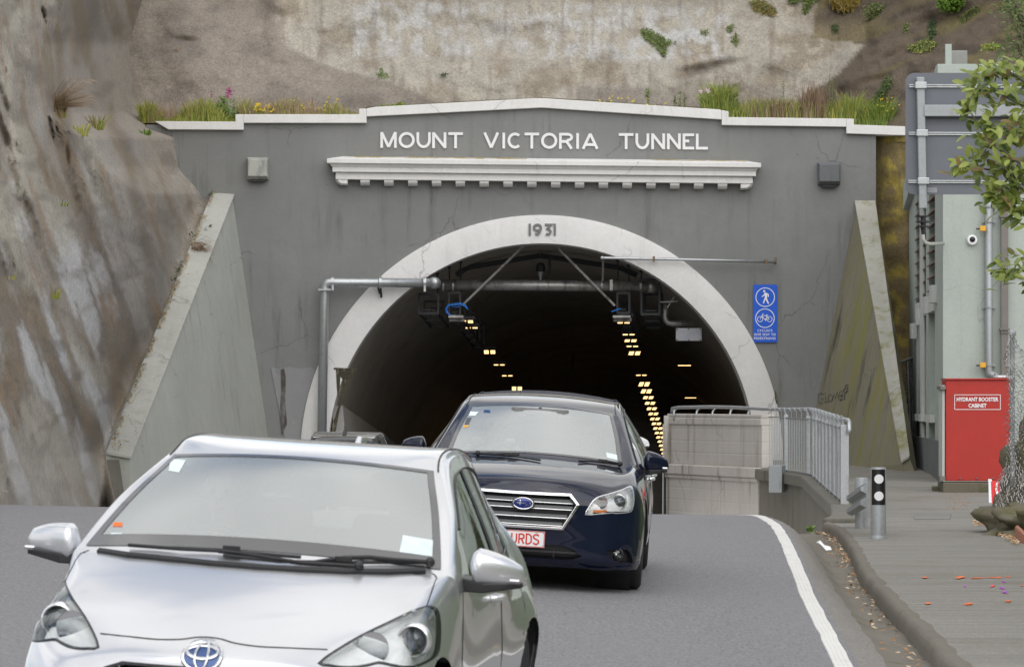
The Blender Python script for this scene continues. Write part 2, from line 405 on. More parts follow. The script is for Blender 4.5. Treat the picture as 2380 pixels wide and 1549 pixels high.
def glass(name, refl=.5, tint=(.75, .8, .78), rough=.03, haze=.0):
    m = bpy.data.materials.new(name); m.use_nodes = True; t = m.node_tree; t.nodes.clear()
    o = t.nodes.new('ShaderNodeOutputMaterial'); a = t.nodes.new('ShaderNodeBsdfTransparent'); g = t.nodes.new('ShaderNodeBsdfGlossy')
    d = t.nodes.new('ShaderNodeBsdfDiffuse'); d.inputs[0].default_value = (.8, .85, .85, 1)
    f = t.nodes.new('ShaderNodeFresnel'); f.inputs[0].default_value = 1.5
    ad = t.nodes.new('ShaderNodeMath'); ad.operation = 'ADD'; ad.inputs[1].default_value = refl; ad.use_clamp = True
    x = t.nodes.new('ShaderNodeMixShader'); x2 = t.nodes.new('ShaderNodeMixShader'); x2.inputs[0].default_value = haze
    a.inputs[0].default_value = (*tint, 1); g.inputs['Roughness'].default_value = rough; g.inputs[0].default_value = (.92, .95, .95, 1)
    t.links.new(f.outputs[0], ad.inputs[0]); t.links.new(ad.outputs[0], x.inputs[0])
    t.links.new(a.outputs[0], x.inputs[1]); t.links.new(g.outputs[0], x.inputs[2])
    t.links.new(x.outputs[0], x2.inputs[1]); t.links.new(d.outputs[0], x2.inputs[2]); t.links.new(x2.outputs[0], o.inputs[0])
    return m
M['windshield'] = glass('windscreen_glass', .36, haze=.16, rough=.2)
M['sideglass'] = glass('side_window_glass', .0, (.35, .37, .35))
M['lens'] = glass('lamp_lens_glass', .05, (.96, .97, .97))
def emit(name, c, s):
    m = bpy.data.materials.new(name); m.use_nodes = True; t = m.node_tree; t.nodes.clear()
    o = t.nodes.new('ShaderNodeOutputMaterial'); e = t.nodes.new('ShaderNodeEmission'); e.inputs[0].default_value = (*c, 1); e.inputs[1].default_value = s
    t.links.new(e.outputs[0], o.inputs[0]); return m
M['tube'] = emit('lamp_tube_glow', (1., .62, .26), 1.7)
def ribbon(mb, pts, w, fn, depth, eps=0., closed=False, mi=None):
    """a flat stroke of width w along 2-D points; fn maps (u, v, out) to the world"""
    n = len(pts); l = []; r = []
    for i in range(n):
        p = V(pts[i])
        a = V(pts[i - 1]) if (i > 0 or closed) else None
        b = V(pts[(i + 1) % n]) if (i < n - 1 or closed) else None
        t1 = (p - a).normalized() if a is not None else None; t2 = (b - p).normalized() if b is not None else None
        if t1 is None: t1 = t2
        if t2 is None: t2 = t1
        t = (t1 + t2)
        t = t.normalized() if t.length > 1e-6 else t1
        nn = V((-t.y, t.x)); k = 1 / max(.45, nn.dot(V((-t1.y, t1.x))))
        l.append(p + nn * w / 2 * k); r.append(p - nn * w / 2 * k)
    rings = [[fn(l[i].x, l[i].y, depth + eps), fn(r[i].x, r[i].y, depth + eps), fn(r[i].x, r[i].y, 0), fn(l[i].x, l[i].y, 0)] for i in range(n)]
    if closed: rings.append(rings[0])
    mb.loft(rings, True, not closed, mi)
def arc(cx, cy, rx, ry, a0, a1, n=20):
    return [(cx + rx * math.cos(R(a0 + (a1 - a0) * i / n)), cy + ry * math.sin(R(a0 + (a1 - a0) * i / n))) for i in range(n + 1)]
def glyph(ch, h=.08):
    """strokes in a unit box; h is half the stroke width (as a share of the height)"""
    a = h; b = 1 - h
    g = {'M': [[(a, 0), (a, 1)], [(1 - a, 0), (1 - a, 1)], [(a, .98), (.5, .06)], [(1 - a, .98), (.5, .06)]],
         'U': [[(a, 1), (a, .5)] + arc(.5, .5, .5 - a, .5 - a, 180, 360, 16)[1:] + [(1 - a, 1)]],
         'N': [[(a, 0), (a, 1)], [(1 - a, 0), (1 - a, 1)], [(a, .95), (1 - a, .05)]],
         'T': [[(0, b), (1, b)], [(.5, 0), (.5, b)]], 'V': [[(.08, 1), (.5, .05)], [(.92, 1), (.5, .05)]],
         'I': [[(.5, 0), (.5, 1)]], 'C': [arc(.53, .5, .5 - a, .5 - a, 48, 312, 24)],
         'R': [[(a, 0), (a, 1)], [(a, b), (.6, b)] + arc(.6, .73, .4 - a, .27 - a, 80, -80, 12) + [(.6, .46), (a, .46)], [(.55, .46), (.92, 0)]],
         'A': [[(.05, 0), (.5, .96)], [(.95, 0), (.5, .96)], [(.2, .27), (.8, .27)]],
         'E': [[(a, 0), (a, 1)], [(a, b), (1, b)], [(a, .53), (.55, .53)], [(a, a), (1, a)]],
         'L': [[(a, 0), (a, 1)], [(a, a), (1, a)]],
         '1': [[(.5, 0), (.5, 1)]],
         '9': [arc(.5, .66, .5 - a, .34 - a, 0, 360, 24), [(.95 - a, .62), (.9 - a, .35), (.6, a * 1.2), (.25, a * 1.2)]],
         '3': [[(.08, b), (.9, b), (.42, .56)] + arc(.42, .31, .5 - a, .31 - a, 80, -120, 18)],
         'O': []}
    return g[ch]
def text_into(mb, s, fn, h, w=None, depth=.004, offset=0., cx=0., cy=0., mi=None, xs=1., spacing=1.):
    cu = bpy.data.curves.new('txt', 'FONT'); cu.body = s; cu.size = 1.; cu.offset = offset; cu.resolution_u = 3; cu.space_character = spacing
    ob = bpy.data.objects.new('txt', cu); COL.objects.link(ob)
    dg = bpy.context.evaluated_depsgraph_get(); me = bpy.data.meshes.new_from_object(ob.evaluated_get(dg))
    vs = [v.co.copy() for v in me.vertices]
    x0 = min(v.x for v in vs); x1 = max(v.x for v in vs); y0 = min(v.y for v in vs); y1 = max(v.y for v in vs)
    ky = h / (y1 - y0); kx = (w / (x1 - x0)) if w else ky * xs
    mb.add([fn(cx + (v.x - (x0 + x1) / 2) * kx, cy + (v.y - (y0 + y1) / 2) * ky, depth) for v in vs], [list(p.vertices) for p in me.polygons], mi)
    bpy.data.objects.remove(ob); bpy.data.meshes.remove(me); bpy.data.curves.remove(cu)
# ================================================================== ROAD, FOOTPATH, KERB
def zc(Y):
    if Y < 32: return .36 - .02 * (32 - Y)
    if Y < 58:
        u = Y - 32; return .36 + .02 * u - .056 / 52 * u * u
    z58 = .36 + .52 - .056 / 52 * 676
    if Y < 100: return z58 - .036 * (Y - 58)
    return z58 - .036 * 42 - .0695 * (Y - 100)
def crossfall(Y): return lerp(.059, .012, ss(33, 54, Y))
def axis_x(Y): return max(0, Y - 100) * .0552
def roadz(X, Y): return zc(Y) - crossfall(Y) * (X - axis_x(Y))
LINE = [(25, 2.0), (32, 2.27), (41, 2.7), (46, 2.92), (52, 3.08), (60, 3.1), (86, 3.12)]
KERB = [(24, 2.55), (32.7, 2.99), (40, 3.4), (48.5, 4.0), (55.6, 4.41), (60, 4.45)]
def xline(Y): return pl(Y, LINE) if Y > 25 else 2.0 - .038 * (25 - Y)
def xkerb(Y): return pl(Y, KERB) if Y > 24 else 2.55 - .05 * (24 - Y)
def fp(Y): return pl(Y, [(-60, .2), (27, .2), (48, .02), (60, 0), (76, .05), (84, .22), (100, .3), (320, .3 - .0695 * 220)]) if Y > -60 else .2
def frange(a, b, s):
    r = []; x = a
    while x < b - 1e-6: r.append(x); x += s
    return r + [b]
def grid(mb, rows):
    n = len(rows[0]); vs = [p for r in rows for p in r]
    mb.add(vs, [(k * n + i, k * n + i + 1, (k + 1) * n + i + 1, (k + 1) * n + i) for k in range(len(rows) - 1) for i in range(n - 1)])
YS = frange(-70, 20, 3) + frange(21, 66, .75) + frange(68, 100, 2) + frange(110, 330, 10)
mb = MB(); rows = []
for Y in YS:
    x1 = min(xline(Y) + .14, 3.25) if Y < 86 else 3.3 + axis_x(Y) + (Y - 86) / 14 * .7 * (Y < 100) + .7 * (Y >= 100)
    x0 = -16 if Y < 75 else (-9 if Y < 100 else -5.2 + axis_x(Y))
    rows.append([V((lerp(x0, x1, k / 16), Y, roadz(lerp(x0, x1, k / 16), Y))) for k in range(17)])
grid(mb, rows); mb.build('road', M['road'], smooth=True, kind='structure')
# edge line: a thick sheet of paint 4 mm above the road
mb = MB(); rows = []
for Y in frange(8, 64, .5):
    x = xline(Y)
    row = []
    for k, dz in ((-.02, .0), (-.016, .006), (.006, .006), (.010, .002), (.014, .006), (.034, .006), (.038, .002), (.042, .006), (.062, .006), (.066, .002), (.07, .006), (.096, .006), (.10, 0)):
        row.append(V((x + k + .012 * noise.noise(V((k * 9, Y * 1.3, 0))), Y, roadz(x + k, Y) + dz)))
    rows.append(row)
grid(mb, rows); mb.build('edge_line', M['line'], smooth=False, kind='structure')
# shoulder seal, gutter
mb = MB(); rows = []
for Y in frange(-40, 59, .5):
    xa = xline(Y) + .13; xb = xkerb(Y); zg = fp(Y) - pl(Y, [(0, .13), (30, .14), (50, .16), (59, .17)])
    zr = roadz(xa, Y) - .004
    row = []
    for k in range(11):
        t = k / 10; x = lerp(xa, xb + .02, t)
        z = lerp(zr, zg, ss(0, .75, t)) if t < .75 else zg + .01
        if k > 1: z += .018 * noise.noise(V((x * 3, Y * .8, 3)))
        row.append(V((x + (.03 * noise.noise(V((x, Y * 1.2, 9))) if k else 0), Y, z)))
    rows.append(row)
grid(mb, [r[:5] for r in rows]); mb.build('shoulder', M['shoulder'], smooth=True, kind='structure')
mb = MB(); grid(mb, [r[4:] for r in rows]); mb.build('gutter', M['kerb'], smooth=True, kind='structure')
# kerb: chipped, rounded, ends in a nose beside the retaining wall
mb = MB(); rows = []
for Y in frange(-40, 58.6, .3):
    xb = xkerb(Y) + .025 * noise.noise(V((0, Y * .9, 5))); z0 = fp(Y) - .25; z1 = fp(Y) + .012 + .012 * noise.noise(V((2, Y * 1.7, 5)))
    rows.append([V((xb + dx, Y, z)) for dx, z in ((0, z0), (.005, z1 - .07), (.018 + .015 * noise.noise(V((1, Y * 3, 8))), z1 - .028), (.045, z1 - .004), (.08, z1 + .008 * noise.noise(V((3, Y * 2.6, 8)))), (.10 + .03 * noise.noise(V((7, Y * 1.1, 8))), z1 - .002), (.19, z1 - .03))])
grid(mb, rows); mb.build('kerb', M['kerb'], smooth=True, kind='structure')
WALLP = [(58, 4.45), (60, 4.78), (63.5, 5.03), (70, 5.25), (76.8, 5.5), (80, 4.8), (85, 3.2), (100, 3.98), (330, 3.98 + 230 * .0552)]
LEDGE = [(58, .02), (60, .03), (63.5, .1), (70, .2), (76.8, .3), (80, .38), (85, .38), (100, .38), (330, .38 - 230 * .0695)]
mb = MB(); rows = []
for Y in frange(-60, 58, 1) + frange(58.5, 79.5, .75) + frange(80, 85, .5) + frange(86, 100, 2) + frange(110, 330, 10):
    xa = xkerb(Y) + .08 if Y < 58 else pl(Y, WALLP) + .1
    xb = 13. if Y < 100 else 6.4 + axis_x(Y)
    rows.append([V((lerp(xa, xb, k / 14), Y, fp(Y) + .012 * noise.noise(V((k, Y * .3, 1))) * (k > 0))) for k in range(15)])
grid(mb, rows); mb.build('footpath', M['foot'], smooth=True, kind='structure')
# sprayed survey marks and an access cover in the footpath
def patch_ground(pts, h=.005): return [V((x, Y, fp(Y) + h + .012)) for x, Y in pts]
def gp(x, y):
    Y = 30.
    for _ in range(30): Y = (CAMZ - fp(Y) - .014) * F / (y - HY)
    return ((x - CX) / F * Y, Y)
def spray(pts, nm, m):
    for (cx_, cy_, w, h) in pts:
        b = MB(); rr = random.Random(cx_)
        for q in range(3):
            n = 22; pg = []
            ox = rr.uniform(-.2, .2) * w; oy = rr.uniform(-.2, .2) * h
            for k in range(n):
                a = 2 * math.pi * k / n; f = rr.uniform(.1, .95)
                pg.append(gp(cx_ + ox + math.cos(a) * w / 2 * f, cy_ + oy + math.sin(a) * h / 2.8 * f))
            b.add([p - V((0, 0, .011)) for p in patch_ground(pg, .003 + q * .002)], [list(range(n))[::-1]])
        b.build(nm, m, kind='structure')
M['spray_o'] = plain('orange_spray_paint', (.85, .17, .03), .7); M['spray_p'] = plain('violet_spray_paint', (.42, .10, .50), .7); M['spray_r'] = plain('pink_spray_paint', (.85, .08, .10), .7)
spray([(2148, 1338, 20, 5), (2227, 1338, 34, 9), (2270, 1340, 44, 4), (2318, 1338, 46, 5), (2342, 1337, 16, 5), (2153, 1398, 20, 6), (2248, 1399, 26, 8), (2342, 1393, 22, 6), (2374, 1357, 12, 3)], 'paint_mark', M['spray_o'])
spray([(2241, 1357, 9, 8), (2333, 1349, 10, 8), (2331, 1363, 22, 7), (2336, 1372, 18, 12)], 'paint_mark', M['spray_p'])
spray([(2306, 1358, 15, 8)], 'paint_mark', M['spray_r'])
mb = MB()
c1, c2, c3, c4 = gp(2129, 1192), gp(2210, 1192), gp(2206, 1205), gp(2124, 1205)
mb.prism(patch_ground([c1, c2, c3, c4], .003), (0, 0, -.03))
thing(mb, 'access_cover', concrete('cover_concrete', (.21, .20, .185), streak=.1, crack=False), 'pale ribbed rectangular access cover set into the footpath beyond the striped post', 'access cover')
# ================================================================== GROUND, FAR SIDE
mb = MB(); mb.add([(-1500, -1500, -.9), (1500, -1500, -.9), (1500, 50, -.9), (-1500, 50, -.9)], [(0, 1, 2, 3)])
mb.build('ground', plain('open_ground', (.12, .13, .08), .95, 0, .3, .2), kind='structure')
mb = MB(); rows = []
for i in range(90):
    a = R(180 + i * 180 / 89); row = []
    for j in range(14):
        r = 70 + j * 3.2; h = (5 + 8 * (j / 13) ** .8) + 3.2 * noise.noise(V((math.cos(a) * 9, math.sin(a) * 9, j * .35))) + 1.3 * noise.noise(V((math.cos(a) * 40, math.sin(a) * 40, j * .9)))
        row.append(V((r * math.cos(a) * 1.1, r * math.sin(a) - 5, -1 if j == 0 else h * ss(0, 3, j))))
    rows.append(row)
grid(mb, rows); mb.build('wooded_hill', plain('distant_foliage', (.05, .075, .03), .95, 0, .6, .5), kind='stuff', smooth=True, label='wooded hillside behind the viewer across the road', cat='woodland')
# right bank beside the footpath, mostly out of frame
mb = MB(); rows = []
for Y in frange(-40, 52, 1.0):
    rows.append([V((7.5 + k * .55 + .5 * noise.noise(V((k * .5, Y * .3, 0))), Y, (-.3 if k == 0 else .6 + 6.5 * ss(0, 9, k)) + 1.1 * noise.noise(V((k * .7, Y * .5, 4))) + .5 * noise.noise(V((k * 2.1, Y * 1.9, 4))))) for k in range(14)])
grid(mb, rows); mb.build('hillside', plain('bank_foliage', (.06, .09, .025), .95, 0, .7, 1.2), kind='structure', smooth=True)
# ================================================================== CLIFF (sprayed concrete over rock)
def fbm(p, o=4, g=.5):
    s = 0; a = 1
    for _ in range(o): s += a * noise.noise(p); p = p * 2.03 + V((3.1, 1.7, 9.2)); a *= g
    return s
EDGE = [(-200, 400, 108), (0, 356, 106), (100, 322, 105), (262, 333, 102.6), (300, 378, 100.9), (318, 430, 100.6), (390, 440, 100.5), (450, 492, 100.4), (560, 447, 97.6), (700, 388, 94.2), (850, 326, 90.6), (1050, 241, 86.05), (1062, 246, 85.9), (1180, 270, 83), (1400, 300, 80)]
def edge(y): return (pl(y, [(e[0], e[1]) for e in EDGE]), pl(y, [(e[0], e[2]) for e in EDGE]))
def left_depth(x, y):
    xe, de = edge(y); dl = 49 + (1185 - y) / 1185 * 12
    xs_, ds_ = 241 + .42 * (1050 - min(y, 1060)), 86.05 + .0236 * (1050 - min(y, 1060))
    inv = 1 / dl + (1 / ds_ - 1 / dl) * x / xs_
    r = max(12, 1 / max(inv, .004))
    bw = lerp(230, 60, ss(300, 700, y)); r = lerp(r, de, 1 - ss(0, bw, xe - x))
    return r
def left_disp(x, y):
    xe, de = edge(y); d = left_depth(x, y)
    w = P(x, y, d)
    u = x - .33 * (y - 300) * (1 if y > 300 else .4)
    f = fbm(V((u / 85, y / 420, 0)), 4) * .70 + fbm(V((u / 32, y / 150, 5)), 3) * .16 + fbm(V((x / 40, y / 44, 8)), 3) * .07
    f += fbm(V((w.x * .5, w.y * .5, w.z * .5)), 3) * .45 * (1 - ss(250, 600, y)) + .05 * fbm(w * 2.2, 3)
    f += .16 * fbm(w * .9, 4) + .05 * fbm(w * 2.6 + V((5, 1, 2)), 3)
    fade = ss(0, 90, xe - x)
    return d * 1. + f * -1.5 * (.1 + .9 * fade) if fade > 0 else d
def left_tint(x, y): c = left_tint0(x, y); return c.lerp(V((.27, .25, .22)), .08) * 1.42
def left_tint0(x, y):
    u = x - .33 * (y - 300) * (1 if y > 300 else .4)
    n = 1.5 * fbm(V((u / 40, y / 260, 1)), 4); n2 = 1.3 * fbm(V((u / 90, y / 300, 7)), 3); n3 = 1.4 * fbm(V((x / 60, y / 60, 3)), 3)
    c = V((.25, .222, .19))
    c = c.lerp(V((.15, .125, .10)), ss(.0, .6, n2)); c = c.lerp(V((.17, .125, .075)), ss(.15, .6, n) * .7)
    c = c.lerp(V((.44, .44, .45)), ss(.08, .5, -n) * .9 * ss(150, 600, y) * (1 - .75 * ss(150, 300, x - (y - 500) * .1)))
    c = c.lerp(V((.36, .34, .29)), ss(.2, .6, -n2) * .7 * (1 - ss(180, 300, x)))
    c = c.lerp(V((.13, .11, .09)), ss(.25, .7, n3) * .5)
    c = c.lerp(V((.23, .14, .07)), ss(.36, .66, fbm(V((u / 20, y / 200, 11)), 3)) * .55)
    if y > 980: c = c.lerp(V((.34, .32, .29)), .5 * ss(980, 1100, y))
    return c
mb = MB(); tint = []; rows = []
ys = frange(-160, 1260, 7.5)
for y in ys:
    xe, de = edge(y); row = []
    xs_ = [-560 + k * 14 for k in range(37)] + [-50 + (xe + 50) * k / 78 for k in range(79)]
    for x in xs_:
        row.append(P(x, y, left_disp(x, y))); tint.append(left_tint(x, y))
    rows.append(row)
grid(mb, rows); mb.c['tint'] = tint
cliff_l = mb.build('cliff', M['cliff'], smooth=True, kind='structure')
def back_depth(x, y):
    z = lambda d: CAMZ + (HY - y) / F * d
    d = 102.6 + (300 - y) / 300 * 2.6 if y < 300 else 102.6 - (y - 300) * .0004
    # right flank swings toward the viewer
    xr = pl(y, [(-200, 1960), (100, 1955), (230, 1880), (300, 1900), (1100, 2030)])
    if x > xr: d -= (x - xr) * .011 + ss(0, 120, x - xr) * .4
    if x < 640: d -= ss(0, 260, 640 - x) * .5 - .3 * ss(0, 40, 640 - x)
    if y > 300: d = min(d, 101.9) if x > 2030 else d
    return max(d, 84)
def back_disp(x, y):
    d = back_depth(x, y); w = P(x, y, d)
    f = fbm(V((w.x * .35, w.z * .5, 2)), 4) * .5 + fbm(w * 1.5, 3) * .08
    f += .22 * math.exp(-((x - 1640) / 60) ** 2 - ((y - 158 + (x - 1640) * .18) / 9) ** 2) * -1.2
    f += .3 * math.exp(-((x - 435) / 26) ** 2 - ((y - 95) / 8) ** 2) * -1.
    if x > 1950:
        u = x * .5 + y; f += fbm(V((u / 70, (x - y) / 300, 8)), 3) * .5
    k = 1. if y < 270 else .35
    return d - f * k
def back_tint(x, y): return back_tint0(x, y) * ((1.35 + .2 * (1 - ss(640, 900, x))) if not (y > 310 and x > 1990) else 2.6)
def back_tint0(x, y):
    n = fbm(V((x / 120, y / 70, 1)), 4); n2 = fbm(V((x / 34, y / 34, 4)), 5); n3 = fbm(V((x / 18, y / 160, 6)), 4)
    c = V((.205, .18, .155)).lerp(V((.15, .132, .115)), ss(-.1, .5, n))
    xb = pl(y, [(-100, 636), (0, 640), (100, 655), (150, 745), (190, 900), (235, 1010)])
    t = ss(-14, 14, x - xb + n2 * 12)
    lt = V((.295, .275, .24)).lerp(V((.22, .19, .15)), ss(-.05, .5, n)); lt = lt.lerp(V((.38, .355, .30)), ss(.05, .5, -n2) * .5)
    c = c.lerp(lt, t)
    # old whitewashed panel
    inx = ss(815, 830, x + n2 * 6) * (1 - ss(1685, 1712, x + n2 * 14)); iny = (1 - ss(128, 142, y + n2 * 14 + (0 if x < 1250 else -8))) * ss(-10, 14, y - (x - 830) * .02 + n2 * 8)
    wash = inx * iny * ss(-.28, .22, n2 + .5 * n3 + .1 * math.sin(x / 55.)) * (.45 + .55 * ss(.0, .35, abs(x - 1150) / 700 + n2 * .4))
    c = c.lerp(V((.40, .40, .40)), wash * .8)
    c = c.lerp(V((.16, .13, .10)), ss(.15, .5, n3) * .5 * t)
    c = c.lerp(V((.17, .15, .13)), ss(190, 215, y + n2 * 6) * ss(1330, 1345, x) * (1 - ss(1800, 1830, x)) * .75)
    c = c.lerp(V((.16, .14, .12)), ss(190, 200, y) * ss(1045, 1052, x) * (1 - ss(1060, 1066, x)) * .6)
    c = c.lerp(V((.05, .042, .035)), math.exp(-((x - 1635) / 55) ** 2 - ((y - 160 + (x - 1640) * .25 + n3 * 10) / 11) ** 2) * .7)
    xr = pl(y, [(-200, 1930), (0, 1898), (90, 1885), (103, 2008), (170, 1950), (232, 1862), (300, 1850)])
    dk = V((.105, .082, .06)).lerp(V((.065, .052, .04)), ss(0, .5, n2)); u = x * .45 + y
    dk = dk.lerp(V((.15, .125, .055)), ss(.1, .5, fbm(V((u / 50, (x - y) / 400, 3)), 3)) * .7)
    if 1885 < x < 2010 and y < 100: dk = dk.lerp(V((.20, .17, .10)), .6 * ss(20, 90, y))
    c = c.lerp(dk, ss(-5, 5, x - xr + n2 * 4))
    if y > 310 and x > 1990:
        c = V((.13, .10, .05)).lerp(V((.24, .19, .045)), ss(-.15, .35, n2 + n * .4) * (1 - ss(2070, 2120, x - (y - 330) * .05))); c = c.lerp(V((.06, .05, .035)), ss(.1, .5, n3) * .6)
    return c
mb = MB(); tint = []; rows = []
for y in frange(-170, 330, 6) + frange(340, 1120, 10):
    row = []
    for x in (frange(250, 3650, 7) if y < 331 else [1900 + k * 1750 / 350 for k in range(351)]):
        row.append(P(x, y, back_disp(x, y))); tint.append(back_tint(x, y))
    rows.append(row)
# y==330 row -> 340 row have equal counts (351); keep only the part right of the portal below the ledge
n0 = len(rows[0])
top = [r for r in rows]
k330 = len(frange(-170, 330, 6))
b1 = MB(); grid(b1, rows[:k330]); b1.c['tint'] = tint[:k330 * n0]
cliff_b = b1.build('cliff', M['cliff'], smooth=True, kind='structure')
b2 = MB(); rr_ = [[P(x, 296, back_disp(x, 296)) for x in [1900 + k * 1750 / 350 for k in range(351)]]] + rows[k330:]
grid(b2, rr_); b2.c['tint'] = [back_tint(1900 + k * 1750 / 350, 320) for k in range(351)] + tint[k330 * n0:]
b2.build('cliff', M['cliff'], smooth=True, kind='structure')
# ledge behind the coping
mb = MB(); rows = []
for k in range(80):
    x = 325 + (2140 - 325) * k / 79
    yt = pl(x, [(330, 290), (560, 290), (561, 278), (845, 276), (846, 262), (1258, 242), (1690, 266), (1691, 280), (1983, 284), (1984, 300), (2140, 304)])
    rows.append([P(x, yt + 4, 100.2), P(x, yt, 101.0) + V((0, 0, .12 * noise.noise(V((x / 30, 0, 0))))), P(x, yt - 6, 103.2) + V((0, 0, .1))])
grid(mb, rows); mb.build('ledge_soil', plain('ledge_soil', (.11, .09, .05), .95, 0, .3, 4), smooth=True, kind='structure')
# outer terrain so that the far ground is closed off behind and above the frame
mb = MB(); rows = []
for k in range(43):
    x = -1400 + k * 120
    rows.append([P(x, -160 - 9 * j * j - 30 * abs(noise.noise(V((x / 300, j * .4, 0)))) * j, (104.5 - max(0, x - 1955) * .011 if x > 330 else 62 + 42 * ss(-900, 330, x)) + j * 3) + V((0, j * 2.5, 0)) for j in range(8)])
grid(mb, rows); mb.build('hill', plain('hill_scrub', (.07, .085, .035), .95, 0, .5, .6), smooth=True, kind='structure')
# ================================================================== TUNNEL PORTAL
Y0 = 100.
def fc(x, y, out=0.): p = P(x, y, Y0); return V((p.x, Y0 - out, p.z))
AX, AYO, AYI, RO, RI = 1258., 1060., 1062., 560., 496.
def arcpts(cx, cy, r, a0, a1, n, squash=1.): return [(cx + r * math.cos(R(a0 + (a1 - a0) * k / n)), cy - r * math.sin(R(a0 + (a1 - a0) * k / n))) for k in range(n + 1)]
portal = empty('tunnel_portal', (0.72, Y0, -1.4), 'grey painted concrete tunnel portal with a white arched surround set into the cliff', 'tunnel portal')
BOT = 1275
outline = [(340, 290), (560, 290), (560, 275), (844, 275), (844, 262), (1258, 240), (1684, 265), (1684, 282), (1974, 286), (1974, 302), (2035, 305), (2035, 470), (2010, 470), (2035, BOT), (AX + RI + 25, BOT)]
outline += arcpts(AX, AYI, RI + 25, 0, 180, 64)
outline += [(AX - RI - 25, BOT), (120, BOT), (170, 1000), (300, 700), (330, 420), (340, 296)]
mb = MB(); mb.prism([fc(x, y) for x, y in outline], (0, .9, 0)); mb.build('wall', M['portal_grey'], portal)
# arched surround
mb = MB(); rings = []
aa = [(AX + RO, AX + RI, BOT)] ; n = 72
def ringsec(po, pi, pm): 
    return [fc(*po, -.05), fc(*po, .09), fc(*pm, .15), fc(*pi, .15), fc(*pi, -1.05), fc(*po, -.3)]
path = [((AX + RO, BOT), (AX + RI, BOT), (AX + RO - 9, BOT))]
for k in range(n + 1):
    a = R(180 * k / n); c, s = math.cos(a), math.sin(a)
    path.append(((AX + RO * c, AYO - RO * s), (AX + RI * c, AYI - RI * s), (AX + (RO - 9) * c, AYO - (RO - 9) * s)))
path.append(((AX - RO, BOT), (AX - RI, BOT), (AX - RO + 9, BOT)))
mb.loft([ringsec(*p) for p in path], True, True)
mb.build('arch_surround', M['ring_white'], portal, auto=True)
# coping along the stepped parapet
mb = MB()
cop = [[(360, 283), (548, 284), (548, 267), (567, 267), (567, 303), (392, 302)],
       [(567.3, 267), (835, 267), (835, 254), (852, 254), (852, 287), (567.3, 287)],
       [(852.3, 253.5), (873, 249.8), (1245, 229.6), (1270, 230.2), (1672, 256), (1676, 258), (1676, 279), (1258, 251.5), (852.3, 272)],
       [(1676.3, 257.5), (1692, 260), (1692, 273.5), (1965, 277), (1965, 296), (1676.3, 292)],
       [(1965.3, 277), (1983, 277.5), (1983, 291), (2102, 295), (2102, 316), (1965.3, 311.5)]]
for k, c in enumerate(cop):
    mb.prism([fc(x, y, .14) for x, y in c], (0, .62, 0))
mb.build('coping', M['portal_white'], portal, bevel=.012)
# lettering
def cyt(x): return 344.2 + (x - 884) * .0051
def letters(spec, hgt, base, out0, mat, hw=.08, wk=.17):
    for ch, x0, x1 in spec:
        b = MB(); yb = base(x0)
        w_ = x1 - x0
        if ch == 'O':
            ribbon(b, arc(x0 + w_ / 2, 0, w_ / 2 - hgt * hw, hgt / 2 - hgt * hw, 0, 360, 36)[:-1], hgt * wk, lambda u, v, o: fc(u, yb - hgt / 2 - v, o + out0), .035, closed=True)
        else:
            for i, st in enumerate(glyph(ch, hw)):
                w2 = max(w_, hgt * .01)
                def fn(u, v, o): return fc(x0 + u, yb - v, o + out0)
                if ch in 'I1': st = [(.5 * w_, 0), (.5 * w_, hgt)]
                else: st = [(p[0] * w_, p[1] * hgt) for p in st]
                if ch not in 'I1' : pass
                ribbon(b, st, hgt * wk, fn, .035, eps=i * .0016)
        o = b.build('letter', mat, portal)
letters([('M', 883.8, 921.6), ('O', 926.4, 963.4), ('U', 968.2, 1000.3), ('N', 1004.7, 1036.4), ('T', 1041.5, 1075.5), ('V', 1122.9, 1159.6), ('I', 1167.3, 1173.5), ('C', 1178.5, 1212.4), ('T', 1218.5, 1252.6),
         ('O', 1257.3, 1294.5), ('R', 1299.3, 1330.5), ('I', 1338.9, 1344.9), ('A', 1352.8, 1389.3), ('T', 1437.5, 1471.6), ('U', 1476.9, 1507.6), ('N', 1513.6, 1544.3), ('N', 1550.1, 1580.8), ('E', 1586.8, 1612.5), ('L', 1617.5, 1644.4)],
        36.6, cyt, 0., M['white_text'])
letters([('1', 1227.8, 1233.5), ('9', 1238.5, 1258.5), ('3', 1264.5, 1282), ('1', 1286, 1291.2)], 27., lambda x: 547.5, .15, M['grey_text'], .09, .19)
# cornice with its dentils
def cyy(x, y): return y + (x - 762) * .0105
def slab(mb, x0, x1, y0, y1, o0, o1, x0b=None, x1b=None):
    x0b = x0 if x0b is None else x0b; x1b = x1 if x1b is None else x1b
    a = [fc(x0, cyy(x0, y0), 0), fc(x1, cyy(x1, y0), 0), fc(x1, cyy(x1, y0), o0), fc(x0, cyy(x0, y0), o0)]
    b = [fc(x0b, cyy(x0b, y1), 0), fc(x1b, cyy(x1b, y1), 0), fc(x1b, cyy(x1b, y1), o1), fc(x0b, cyy(x0b, y1), o1)]
    mb.loft([a, b])
cor = MB()
slab(cor, 796, 1728, 363.5, 371.6, .05, .54, 764, 1763)
slab(cor, 762, 1765, 371.6, 382, .56, .56)
slab(cor, 766, 1761, 382, 391, .50, .43, 774, 1754)
slab(cor, 774, 1754, 391, 401.5, .43, .43)
slab(cor, 781, 1747, 401.5, 418, .33, .33)
cornice = cor.build('cornice', M['portal_white'], portal, bevel=.008)
mb = MB(); rr = random.Random(4)
